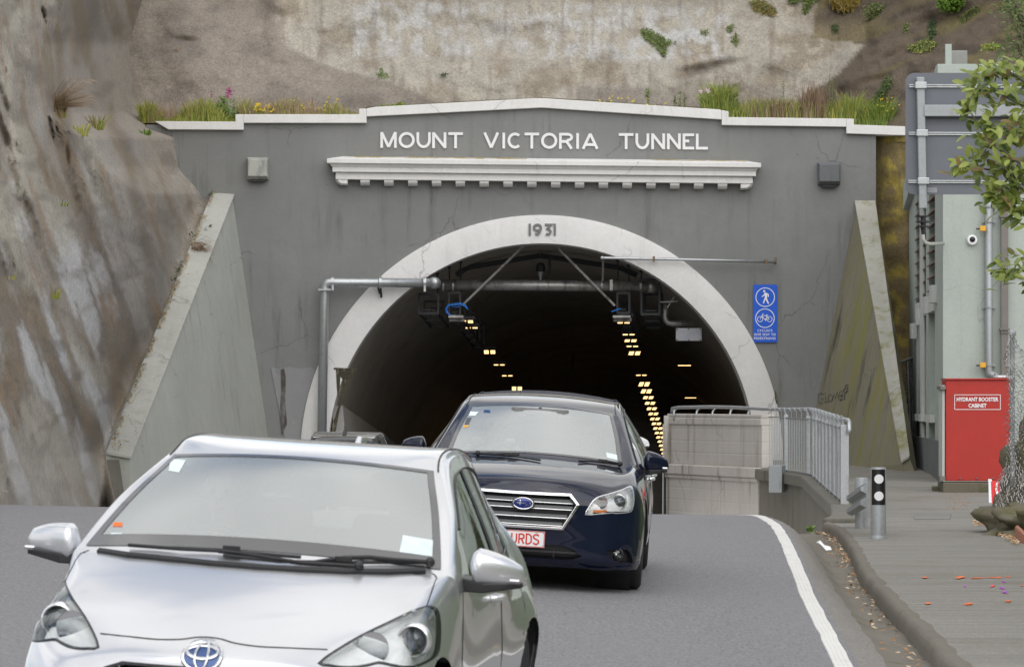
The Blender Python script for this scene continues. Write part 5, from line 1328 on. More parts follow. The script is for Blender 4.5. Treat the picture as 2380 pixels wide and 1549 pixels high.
# creepers and tufts on the cliff
dg_cl = bpy.context.evaluated_depsgraph_get()
bvl = BVHTree.FromObject(cliff_l, dg_cl); bvb = BVHTree.FromObject(cliff_b, dg_cl)
def hit(x, y):
    o, d = ray(x, y); a = bvl.ray_cast(o, d); c = bvb.ray_cast(o, d)
    r = [q for q in (a, c) if q[0] is not None]
    return min(r, key=lambda q: q[3])[0] if r else P(x, y, 103)
def inpoly(x, y, p):
    c = False; j = len(p) - 1
    for i in range(len(p)):
        if (p[i][1] > y) != (p[j][1] > y) and x < (p[j][0] - p[i][0]) * (y - p[i][1]) / (p[j][1] - p[i][1]) + p[i][0]: c = not c
        j = i
    return c
def creeper(poly, n, size, m, label, cat='creeper', name='creeper', thick=.12, mi=(0,), seed=0):
    rr = random.Random(seed + int(poly[0][0])); b = MB(); xs = [p[0] for p in poly]; ys = [p[1] for p in poly]; k = 0; t = 0
    while k < n and t < n * 30:
        t += 1; x = rr.uniform(min(xs), max(xs)); y = rr.uniform(min(ys), max(ys))
        if not inpoly(x, y, poly): continue
        k += 1; c = hit(x, y) + V((0, -rr.uniform(0.01, thick), 0)); leafy(b, c, 2, (.04, .03, .04), size, rr, rr.choice(mi))
    return thing(b, name, m, label, cat)
creeper([(1487, 70), (1505, 68), (1535, 85), (1550, 95), (1572, 98), (1555, 103), (1548, 118), (1545, 134), (1538, 128), (1520, 108), (1495, 92)], 640, .055, [M['ivy']], 'triangular green creeper patch on the pale cliff above the peak')
creeper([(1624, 72), (1640, 70), (1645, 78), (1635, 84)], 40, .05, [M['ivy']], 'tiny creeper tuft between the two larger patches on the whitewashed cliff')
creeper([(1690, 66), (1703, 56), (1702, 72), (1692, 78)], 60, .05, [M['ivy']], 'upper of two small creeper tufts at the right end of the whitewashed panel')
creeper([(1697, 86), (1712, 80), (1718, 98), (1711, 108), (1700, 98)], 80, .05, [M['ivy']], 'lower of two small creeper tufts at the right end of the whitewashed panel')
creeper([(1740, 4), (1770, 2), (1800, 22), (1806, 40), (1795, 38), (1775, 36), (1750, 26)], 420, .055, [M['succ'], M['ivy']], 'orange green creeper with red tips high on the cliff', mi=(0, 0, 1))
creeper([(1830, -4), (1862, -4), (1855, 8), (1835, 12)], 120, .05, [M['ivy']], 'small creeper at the top edge between orange creeper and golden bush')
creeper([(1862, -6), (1905, -6), (1890, 8), (1880, 18), (1874, 36), (1864, 30), (1866, 8)], 260, .055, [M['ivy']], 'green creeper hanging from the top edge left of the golden bush')
creeper([(1930, 58), (1945, 56), (1948, 74), (1935, 80)], 70, .05, [M['ivy_dark']], 'small dark tuft below the golden bush')
creeper([(2104, 112), (2120, 108), (2140, 96), (2158, 88), (2175, 104), (2160, 118), (2130, 126)], 420, .055, [M['ivy'], M['grass_yel']], 'spreading green creeper on the dark slope above the building', mi=(0, 0, 0, 1))
creeper([(2156, 54), (2170, 46), (2174, 72), (2165, 95), (2155, 90)], 210, .05, [M['ivy_dark']], 'dark upright strip of ivy above the spreading creeper')
creeper([(2098, 60), (2110, 58), (2108, 78), (2099, 80)], 50, .05, [M['ivy']], 'pale small tuft alone on the dark slope')
creeper([(2226, 42), (2265, 15), (2280, 22), (2250, 50), (2230, 58)], 200, .05, [M['willow']], 'low olive shrub lying on the dark slope near the right')
creeper([(2058, 180), (2070, 182), (2066, 205), (2045, 238), (2025, 245), (2028, 232), (2045, 205)], 360, .055, [M['ivy_dark'], M['ivy']], 'slanting finger of ivy beside the road sign', mi=(0, 0, 1))
creeper([(876, 174), (886, 162), (900, 172), (902, 180), (885, 182)], 40, .055, [M['shrub']], 'small green weed on the cliff above the left end of the lettering')
creeper([(1024, 172), (1034, 168), (1040, 178), (1028, 181)], 24, .05, [M['ivy_dark']], 'tiny grey green weed on the cliff left of the peak')
creeper([(2022, 540), (2035, 535), (2052, 580), (2057, 612), (2046, 606), (2036, 570)], 120, .05, [M['ivy_dark'], M['rust_stalk']], 'creeper trailing over the coping of the right wing wall', mi=(0, 0, 1))
creeper([(1500, 208), (1508, 206), (1508, 222), (1500, 222)], 20, .05, [M['grass']], 'tiny weed above the coping right of the peak')
def bush(c, rad, n, size, m, label, cat='shrub', name='bush', mi=(0,), seed=1, grassy=False):
    rr = random.Random(seed); b = MB()
    for _ in range(n):
        d = V((rr.gauss(0, 1), rr.gauss(0, 1), rr.gauss(0, 1))).normalized(); k = .75 + .3 * fbm(d * 2.2 + V((seed, 0, 0)), 3); d *= k * rr.random() ** .3
        p = c + V((d.x * rad[0], d.y * rad[1], d.z * rad[2]))
        if grassy: blades(b, p, 2, size, .02, rr, .008, 1.1, mi)
        else: leafy(b, p, 2, (.05, .05, .05), size, rr, rr.choice(mi))
    return thing(b, name, m, label, cat)
bush(hit(1965, 18) + V((0, -.3, .05)), (.48, .35, .33), 1100, .22, [M['gold']], 'rounded golden brown bush at the top of the cliff', grassy=True)
bush(hit(2030, 35) + V((0, -.2, .05)), (.4, .2, .3), 260, .06, [M['willow'], M['ivy']], 'sparse olive weeds right of the golden bush', mi=(0, 1), seed=4)
bush(hit(2205, 12) + V((0, -.3, .1)), (.42, .3, .38), 700, .10, [M['shrub']], 'bright green leafy shrub at the top right of the cliff', seed=6)
bush(hit(2258, 144) + V((0, -4, .0)), (.35, .3, .10), 160, .07, [M['grass_yel'], M['shrub']], 'yellow green weeds growing behind the building parapet', mi=(0, 1), seed=8)
# olive leaved tree at the upper right
tr = empty('olive_tree', P(2370, 170, 84), 'olive green narrow leaved tree above the building at the right edge', 'tree')
b = MB(); base = P(2420, 180, 84); rr = random.Random(31); tips = []
for k in range(16):
    e_ = P(rr.uniform(2325, 2450), rr.uniform(-40, 135), 84 + rr.uniform(-.5, .5)); mid = base.lerp(e_, .5) + V((rr.uniform(-.15, .15), 0, .15)); b.tube([base, mid, e_], [.05, .025, .01], 5, caps=False); tips += [mid, mid.lerp(e_, .5), e_, mid.lerp(e_, .75)]
b.build('trunk', M['bark'], tr)
b = MB()
for t_ in tips:
    for _ in range(26):
        p = t_ + V((rr.gauss(0, .14), rr.gauss(0, .14), rr.gauss(0, .12))); a = V((rr.uniform(-1, 1), rr.uniform(-.6, .2), rr.uniform(-.2, .9))).normalized(); t2 = a.cross(V((rr.uniform(-1, 1), -1, .3))).normalized() * .016; L_2 = rr.uniform(.07, .14); b.add([p, p + a * L_2 * .5 + t2, p + a * L_2, p + a * L_2 * .5 - t2], [(0, 1, 2, 3)])
b.build('crown', M['willow'], tr)
# tufts on the left cliff
def tuft(x, y, n, h, mats, mi, label, lean=1., w=.010, wisp=0, seed=0, up=V((0, 0, 1))):
    rr = random.Random(seed + x); c = hit(x, y); b = MB(); blades(b, c + V((0, -.05, 0)), n, h, .12, rr, w, lean, mi, up)
    root = empty('grass_tuft', c, label, 'grass tuft'); b.build('blades', mats, root)
    if wisp:
        b = MB()
        for _ in range(wisp):
            tx, ty = x + rr.uniform(5, 75), y - rr.uniform(25, 95); e_ = P(tx, ty, c.y - .15 - rr.random() * .2); b.tube([c, c.lerp(e_, .5) + V((-.12, 0, .08)), e_, e_ + V((.12, 0, -.03))], [.005, .004, .003, .001], 3, caps=False)
        b.build('dry_stem', M['straw'], root)
tuft(140, 275, 90, .36, GM, (0, 1, 2), 'tussock with tall dry pinkish stems high on the left cliff', wisp=120, w=.008, lean=.5)
tuft(228, 303, 60, .30, GM, (1, 2, 0), 'small yellow tussock right of the tall dry one on the left cliff', wisp=0, lean=.9)
tuft(190, 318, 36, .24, GM, (1,), 'low yellow tuft between the two tussocks on the left cliff')
tuft(340, 315, 24, .16, [M['shrub']], (0,), 'tiny bright green weed on the left cliff by the end of the coping', w=.02)
tuft(142, 480, 12, .10, [M['grass']], (0,), 'tiny green tuft halfway up the left cliff')
tuft(122, 695, 44, .17, GM, (1, 0), 'yellow green tuft low on the left cliff')
tuft(20, 650, 12, .10, GM, (1,), 'tiny yellow tuft at the left edge of the cliff')
tuft(408, 118, 14, .10, GM, (2,), 'tiny dry tuft on the cliff face above the ledge')
# dry scrub and leaves lying on the left coping
rr = random.Random(41); b = MB(); c = P(452, 590, 96.7)
for _ in range(170):
    a_ = P(rr.uniform(440, 470), rr.uniform(560, 600), 96.6); e_ = P(rr.uniform(445, 505), rr.uniform(560, 625), 96.3 + rr.random() * .3); b.tube([a_, a_.lerp(e_, .5) + V((0, 0, rr.uniform(.0, .15))), e_], [.005, .003, .001], 3, caps=False)
thing(b, 'dry_scrub', M['straw'], 'tangle of dry pinkish twigs on the left wing wall coping', 'dry scrub')
b = MB()
for k in range(1500):
    t = rr.random(); c = Tl_ = fc(492, 454).lerp(P(247, 1056, 86), t) + V((abs(rr.gauss(0, .05)) + .02, -.02, .08 + .03 * rr.random()))
    if noise.noise(V((t * 18, 0, 0))) > -.15 or t > .93: leaf(b, c + (V((rr.uniform(0, .25), 0, .03 * rr.random())) if t > .965 else V((0, 0, 0))), rr.uniform(.015, .035), rr, mi=rr.choice((0, 0, 1)))
b.build('fallen_leaves', [M['brown_litter'], M['grass_yel']], kind='stuff', label='dead leaves and lichen gathered along the left wing wall coping', cat='leaf litter')
b = MB()
for x, y in ((403, 660), (410, 640), (420, 625), (478, 548), (486, 540), (490, 462), (400, 690), (445, 560)): leafy(b, P(x, y, pl(y, [(454, 100), (1056, 86)])) + V((.03, -.05, .12)), 16, (.06, .06, .07), .06, rr)
thing(b, 'coping_weeds', [M['ivy_dark']], 'small green weeds rooted along the left wing wall coping', 'weed')
b = MB()
for k in range(30): leafy(b, P(1881 + rr.gauss(0, 4), 1229 + rr.gauss(0, 2), 57), 3, (.03, .03, .03), .04, rr)
thing(b, 'gutter_weed', [M['shrub']], 'small green weed where the gutter meets the retaining wall', 'weed')
# stump of timber at the left edge
b = MB(); b.prism([P(-6, 1138, 50), P(14, 1140, 50), P(18, 1186, 50), P(-6, 1186, 50)], (0, .25, 0)); b.prism([P(-6, 1172, 49.9), P(40, 1180, 49.9), P(60, 1192, 49.9), P(-6, 1192, 49.9)], (0, .3, 0)); thing(b, 'timber_stump', concrete('weathered_timber', (.30, .27, .23), streak=.8), 'weathered pale timber stump at the foot of the left cliff', 'stump', bevel=.02)
# ------------------------------------------------------------------ broad-leaved tree reaching in from the right (near)
TYY = 36.
tree = empty('broadleaf_tree', V((P(2520, 0, TYY).x, TYY, .2)), 'broad glossy leaved tree whose branches reach in at the right edge', 'tree')
rr = random.Random(77)
b = MB(); bx = P(2520, 0, TYY).x
b.tube([V((bx + .2, TYY, .1)), V((bx + .1, TYY, 1.6)), V((bx, TYY, 3.0)), V((bx - .05, TYY, 4.6))], [.13, .11, .09, .04], 12)
twigs = []
for (xs_, ys_) in (([2520, 2440, 2370, 2300, 2250], [560, 470, 380, 330, 255]), ([2520, 2450, 2380, 2320, 2262], [300, 270, 250, 215, 205]), ([2520, 2440, 2360, 2300, 2232], [480, 430, 410, 395, 385]),
                   ([2520, 2440, 2380, 2340, 2300], [330, 240, 190, 165, 160]), ([2520, 2450, 2400, 2350, 2310], [560, 520, 500, 480, 455]), ([2520, 2460, 2420, 2380, 2330], [760, 700, 660, 630, 625]), ([2520, 2450, 2400, 2370, 2310], [420, 340, 300, 310, 300]), ([2520, 2440, 2390, 2360, 2345], [480, 450, 430, 400, 470])):
    pts = [P(x, y, TYY + .12 * math.sin(x * .05 + y * .03)) for x, y in zip(xs_, ys_)]
    b.tube(pts, [.04, .022, .014, .009, .005], 6); twigs.append(pts)
b.build('trunk', M['bark'], tree)
def bigleaf(b, p, d, n_, L_, W_, mi):
    t = d.cross(n_)
    if t.length < .1: return
    t.normalize(); n2 = t.cross(d).normalized(); rows = []
    for u, w_ in ((0, .08), (.2, .62), (.42, .96), (.62, 1.), (.82, .7), (.95, .3), (1., .02)):
        q = p + d * L_ * u - n2 * L_ * .22 * u * u; rows.append([q + t * W_ * w_ / 2 + n2 * W_ * .13 * w_, q, q - t * W_ * w_ / 2 + n2 * W_ * .13 * w_])
    grid_(b, rows, mi)
def grid_(mb, rows, mi=0):
    n = len(rows[0]); vs = [p for r in rows for p in r]
    mb.add(vs, [(k * n + i, k * n + i + 1, (k + 1) * n + i + 1, (k + 1) * n + i) for k in range(len(rows) - 1) for i in range(n - 1)], mi)
b = MB(); cnt = 0
for ti, pts in enumerate(twigs):
    for seg in range(1, 4 if ti != 5 else 4):
        for q in range(36 if seg > 1 else 22):
            t = rr.random(); c = pts[seg].lerp(pts[seg + 1], t) + V((rr.gauss(0, .07), rr.gauss(0, .12), rr.gauss(0, .07)))
            dirv = (pts[seg + 1] - pts[seg]).normalized()
            d = (dirv * rr.uniform(.1, .9) + V((rr.uniform(-.6, .5), rr.uniform(-.5, .3), rr.uniform(-.6, .9)))).normalized()
            n_ = V((rr.uniform(-.5, .3), rr.uniform(-.9, .0), rr.uniform(.3, 1.))).normalized()
            bigleaf(b, c, d, n_, rr.uniform(.08, .145), rr.uniform(.04, .064), 1 if rr.random() < .08 else 0)
    for q in range(9):
        d = V((rr.uniform(-1, .2), rr.uniform(-.5, .2), rr.uniform(-.6, .9))).normalized(); bigleaf(b, pts[4], d, V((rr.uniform(-.4, .4), -.7, .6)), .125, .052, 0)
b.build('crown', [M['bigleaf'], M['bigleaf_old']], tree, smooth=True)
# ================================================================== CARS
def cr(p0, p1, p2, p3, t):
    t2 = t * t; t3 = t2 * t
    return .5 * ((2 * p1) + (-p0 + p2) * t + (2 * p0 - 5 * p1 + 4 * p2 - p3) * t2 + (-p0 + 3 * p1 - 3 * p2 + p3) * t3)
def smooth_axis(A, n, idx=None):
    """Catmull-Rom along axis 0"""
    out = []; N = A.shape[0]
    for i in range(N - 1):
        p0 = A[i - 1] if i > 0 else 2 * A[0] - A[1]; p3 = A[i + 2] if i + 2 < N else 2 * A[-1] - A[-2]
        for k in range(n): out.append(cr(p0, A[i], A[i + 1], p3, k / n))
    out.append(A[-1]); return np.array(out)
FR = (0, .27, .53, .78, 1.)
NR, NC = 12, 12
class Car:
    def __init__(s, name, label, cat, X, Y, yaw, rows, flip=False, group=None):
        a = R(yaw)
        g = lambda x, y: roadz(x, y)
        ey0 = V((math.sin(a), math.cos(a), 0)) * (-1 if flip else 1)
        ex0 = V((ey0.y, -ey0.x, 0))
        L_ = rows[-1][0]; org = V((X, Y, 0)); c1 = org + ey0 * .9; c2 = org + ey0 * (L_ - .9)
        zz = lambda p: g(p.x, p.y)
        ey = (V((c2.x, c2.y, zz(c2))) - V((c1.x, c1.y, zz(c1)))).normalized()
        e1 = c1 + ex0 * .75; e2 = c1 - ex0 * .75
        ex = (V((e1.x, e1.y, zz(e1))) - V((e2.x, e2.y, zz(e2)))).normalized()
        ez = ex.cross(ey).normalized(); ex = ey.cross(ez)
        o = V((c1.x, c1.y, zz(c1))) - ey * .9
        s.M = Matrix(((ex.x, ey.x, ez.x, o.x), (ex.y, ey.y, ez.y, o.y), (ex.z, ey.z, ez.z, o.z), (0, 0, 0, 1)))
        s.Mi = s.M.inverted()
        s.root = empty(name, (0, 0, 0), label, cat, group, mat4=s.M)
        net = []
        for (yc, zc_, W4, dy, dz, sidep) in rows:
            half = [(f * W4, yc + dy * f ** 2.2, zc_ + dz * f * f) for f in FR] + list(sidep)
            net.append([(-x, y, z) for x, y, z in half[:0:-1]] + half)
        A = np.array(net, dtype=float)                       # rows x 21 x 3
        B = smooth_axis(A, NR); B = smooth_axis(np.transpose(B, (1, 0, 2)), NC); B = np.transpose(B, (1, 0, 2))
        s.B = B; s.nr, s.nc = B.shape[:2]
        vs = [tuple(p) for p in B.reshape(-1, 3)]; s.vs = vs
        s.faces = [(i * s.nc + j, i * s.nc + j + 1, (i + 1) * s.nc + j + 1, (i + 1) * s.nc + j) for i in range(s.nr - 1) for j in range(s.nc - 1)]
        s.bvh = BVHTree.FromPolygons([V(v) for v in vs], s.faces)
        s.region = {}
    def rc(s, k): i, j = divmod(k, s.nc - 1); return i / NR, (j + .5) / NC - 10   # row, signed column
    def hitl(s, x, y):
        o, d = ray(x, y); ol = s.Mi @ o; dl = (s.Mi.to_3x3() @ d).normalized()
        h = s.bvh.ray_cast(ol, dl)
        if h[0] is None: h = s.bvh.find_nearest(ol + dl * ((V((0, 1, .6)) - ol).length))
        return h[0]
    def tr(s, pts): return [s.hitl(x, y) for x, y in pts]
    def txz(s, pts): return [V((p.x, p.z)) for p in s.tr(pts)]
    def front(s, x, z, off=0.):
        h = s.bvh.ray_cast(V((x, -3, z)), V((0, 1, 0)))
        if h[0] is None: h = s.bvh.find_nearest(V((x, .3, z)))
        n = h[1] if h[1].y < 0 else -h[1]
        return h[0] + n * off
    def sidep(s, y, z, sg, off=0.):
        h = s.bvh.ray_cast(V((3 * sg, y, z)), V((-sg, 0, 0))); 
        if h[0] is None: h = s.bvh.find_nearest(V((.8 * sg, y, z)))
        n = h[1] if h[1].x * sg > 0 else -h[1]
        return h[0] + n * off
    def lb(s, b, name, mats, parent=None, **k):
        o = b.build(name, mats, **k); o.parent = parent or s.root; return o
    def body(s, mat, regs, wheels, WR, holes=()):
        """regs: {name: (r0, r1, c0, c1)} with signed columns; those cells become glass"""
        keep = []; g = {n: [] for n in regs}
        for k, f in enumerate(s.faces):
            r, c = s.rc(k); r += .5 / NR; hit_ = None
            for n_, (r0, r1, c0, c1) in regs.items():
                if r0 <= r < r1 and c0 <= c < c1: hit_ = n_; break
            if hit_: g[hit_].append(f); continue
            keep.append(f)
        vs = [V(v) for v in s.vs]; out = []
        for f in keep:
            cen = (vs[f[0]] + vs[f[1]] + vs[f[2]] + vs[f[3]]) / 4; dead = False
            for wy in wheels:
                if abs(cen.x) > .5 and cen.z < .9 and (cen.y - wy) ** 2 + (cen.z - WR) ** 2 < (WR + .045) ** 2: dead = True
            if not dead and cen.y < 1.2:
                for hp in holes:
                    if min(q.x for q in hp) <= cen.x <= max(q.x for q in hp) and inpoly(cen.x, cen.z, hp):
                        if all(inpoly(vs[i].x, vs[i].z, hp) for i in f): dead = True; break
            if not dead: out.append(f)
        used = {i for f in out for i in f}
        for i in used:                                                        # round off the wheel-arch rims
            v = vs[i]
            for wy in wheels:
                d = math.hypot(v.y - wy, v.z - WR)
                if abs(v.x) > .5 and WR + .0 < d < WR + .052: q = (WR + .05) / d; v.y = wy + (v.y - wy) * q; v.z = WR + (v.z - WR) * q
        b = MB(); b.add(vs, out); o = s.lb(b, 'body', mat, smooth=True); s.clean(o)
        s.g = g; return o
    def clean(s, o):
        bm = bmesh.new(); bm.from_mesh(o.data); bmesh.ops.delete(bm, geom=[v for v in bm.verts if not v.link_faces], context='VERTS'); bmesh.ops.recalc_face_normals(bm, faces=bm.faces)
        bm.to_mesh(o.data); bm.free()
    def glasspart(s, name, keys, mat, border=None, bm_=None, parent=None, fr=.22, fc_=.16):
        b = MB(); b.add(s.vs, [f for k in keys for f in s.g[k]]); o = s.lb(b, name, mat, parent, smooth=True); s.clean(o); return o
    def patch(s, b, poly, off=.002, step=.02, bulge=0., brad=.06, fn=None, mi=0, skirt=0.):
        fn = fn or s.front
        bp = []
        n = len(poly)
        for i in range(n):
            a = V(poly[i]); c = V(poly[(i + 1) % n]); m = max(1, int((c - a).length / step))
            bp += [a.lerp(c, q / m) for q in range(m)]
        xs = [p.x for p in bp]; zs = [p.y for p in bp]; pts = list(bp); pl_ = [(p.x, p.y) for p in bp]
        x = min(xs) + step / 2
        while x < max(xs):
            z = min(zs) + step / 2
            while z < max(zs):
                if inpoly(x, z, pl_) and min((V((x, z)) - p).length for p in bp) > step * .5: pts.append(V((x, z)))
                z += step
            x += step
        r = geometry.delaunay_2d_cdt(pts, [(i, (i + 1) % len(bp)) for i in range(len(bp))], [], 1, 1e-6)
        vv = []
        for p in r[0]:
            d = min((V((p.x, p.y)) - q).length for q in bp)
            vv.append(fn(p.x, p.y, off + bulge * ss(0, brad, d)))
        b.add(vv, [tuple(f)[::1] for f in r[2]], mi)
    def mirrorp(s, poly): return [V((-p.x, p.y)) for p in poly][::-1]
    def seam(s, b, pts, r=.004): b.tube(pts, r, 5, caps=False)
    def wheel(s, x, y, WR, tw, spokes=8, outer=1):
        sg = 1 if x > 0 else -1; Mw = Matrix.Translation((x, y, WR)) @ Matrix.Rotation(R(90) * sg, 4, 'Y')
        w = MB(); w.lathe([(WR * .62, -tw / 2), (WR * .9, -tw / 2), (WR * .975, -tw * .42), (WR, -tw * .3), (WR, tw * .3), (WR * .975, tw * .42), (WR * .9, tw / 2), (WR * .64, tw / 2)], Mw, 44)
        t = s.lb(w, 'tyre', M['rubber'], auto=True)
        w = MB(); w.lathe([(WR * .64, -tw * .45), (WR * .65, tw * .46), (WR * .6, tw * .46), (WR * .56, tw * .1), (.05, tw * .05), (.02, tw * .2), (0.001, tw * .2)], Mw, 36)
        for k in range(spokes):
            a = 2 * math.pi * k / spokes; w.bar(Mw @ V((.04 * math.cos(a), .04 * math.sin(a), tw * .28)), Mw @ V((WR * .6 * math.cos(a), WR * .6 * math.sin(a), tw * .4)), .035, .025)
        s.lb(w, 'rim', M['galv'], t, auto=True)
    def mirror(s, c, sg, w, h, d, mat, tilt=.0, low=None):
        b = MB(); rings = []
        for k in range(13):
            t = k / 12; u = (t - .5) * w * sg; pr = min(1., (t * 7 + .02) ** .5) * (1 - .48 * t ** 2.6) * (1 if t < .98 else .35); pr = max(pr, .05)
            hh = h * pr; dd_ = d * min(1., (t * 7 + .02) ** .5) * (1 - .75 * t ** 2)
            ring = []
            for q in range(20):
                a = 2 * math.pi * q / 20; ca, sa = math.cos(a), math.sin(a)
                e = 2 / 3.; px = math.copysign(abs(ca) ** e, ca); pz = math.copysign(abs(sa) ** e, sa)
                yy_ = px * dd_ * (.55 if px < 0 else .35) + .05 * t
                ring.append(V((c[0] + u, c[1] + yy_ + .02, c[2] + pz * hh / 2 - h * .16 * t ** 2 + tilt * (t - .5) * w)))
            rings.append(ring)
        b.loft(rings); o = s.lb(b, 'wing_mirror', mat, smooth=True)
        b = MB(); x0 = c[0] - sg * w * .52
        base = s.sidep(c[1] + .05, c[2] - h * .45, sg, -.01)
        b.loft([[base + V((0, dy, dz)) for dy, dz in ((-.07, -.03), (.07, -.03), (.07, .04), (-.07, .03))], [V((c[0] - sg * w * .2, c[1] + dy, c[2] - h * .5 + dz)) for dy, dz in ((-.05, -.022), (.05, -.022), (.05, .02), (-.05, .02))],
                [V((c[0] + sg * w * .46, c[1] + .03 + dy, c[2] - h * .38 + dz)) for dy, dz in ((-.03, -.012), (.04, -.012), (.04, .01), (-.03, .01))]])
        s.lb(b, 'mirror_arm', M['black'], o, bevel=.006)
        b = MB(); b.box((c[0] + sg * w * .36, c[1] - d * .28, c[2] - h * .26), (.045, .03, .016)); s.lb(b, 'side_indicator', M['chrome'], o, bevel=.006)
        return o
    def interior(s, wx, dash_y, dash_z, seat_y, W_):
        b = MB(); b.loft([[V((-W_, dash_y, .55)), V((W_, dash_y, .55)), V((W_, dash_y + .02, dash_z - .03)), V((-W_, dash_y + .02, dash_z - .03))], [V((-W_, dash_y + .45, .5)), V((W_, dash_y + .45, .5)), V((W_, dash_y + .42, dash_z)), V((-W_, dash_y + .42, dash_z))]])
        s.lb(b, 'dashboard', M['trim'], bevel=.03)
        b = MB(); b.box((0, seat_y + .7, .42), (1.4, 3.0, .05)); s.lb(b, 'floor', M['black'])
        for k, (x, y) in enumerate(((-.36, seat_y), (.36, seat_y), (-.36, seat_y + .95), (.36, seat_y + .95))):
            b = MB()
            b.loft([[V((x + dx * .24, y + .02, .62)) for dx in (-1, 1)] + [V((x + dx * .22, y + .14, .62)) for dx in (1, -1)], [V((x + dx * .23, y + .12, .9)) for dx in (-1, 1)] + [V((x + dx * .21, y + .24, .9)) for dx in (1, -1)], [V((x + dx * .17, y + .2, 1.13)) for dx in (-1, 1)] + [V((x + dx * .16, y + .3, 1.13)) for dx in (1, -1)]])
            b.box((x, y - .22, .58), (.5, .5, .14))
            o = s.lb(b, 'seat', M['seat'], bevel=.03)
            b = MB(); b.box((x, y + .25, 1.23), (.24, .10, .16)); s.lb(b, 'headrest', M['seat'], o, bevel=.035)
        Mx = Matrix.Translation((wx, dash_y + .58, dash_z - .04)) @ Matrix.Rotation(R(64), 4, 'X')
        b = MB(); b.tube([Mx @ V((.18 * math.cos(R(a)), .18 * math.sin(R(a)), 0)) for a in range(0, 360, 12)], .016, 8, closed=True)
        for a in (200, 340, 270): b.bar(Mx @ V((0, 0, -.02)), Mx @ V((.17 * math.cos(R(a)), .17 * math.sin(R(a)), 0)), .03, .02)
        b.ball(Mx @ V((0, 0, -.01)), (.06, .05, .06), 12); s.lb(b, 'steering_wheel', M['black'], smooth=True)
        b = MB(); b.bar((0, dash_y + .62, 1.33), (0, dash_y + .66, 1.29), .03); b.box((0, dash_y + .66, 1.27), (.24, .03, .075)); s.lb(b, 'rear_view_mirror', M['black'], bevel=.01)
        s.Mx = Mx
    def wiper(s, pts_arm, pts_blade):
        b = MB(); A_ = [p + V((0, -.02, .02)) for p in s.tr(pts_arm)]; b.tube(A_, .010, 6)
        for p in (A_[0],): b.ball(p, .022, 10)
        B_ = [p + V((0, -.012, .012)) for p in s.tr(pts_blade)]; b.tube(B_, .008, 6)
        m = B_[len(B_) // 2]; b.box(m + V((0, -.012, .014)), (.07, .02, .02))
        s.lb(b, 'wiper', M['black'], smooth=False)
def add_remesh(o, v):
    m = o.modifiers.new('remesh', 'REMESH'); m.mode = 'VOXEL'; m.voxel_size = v; m.use_smooth_shade = True
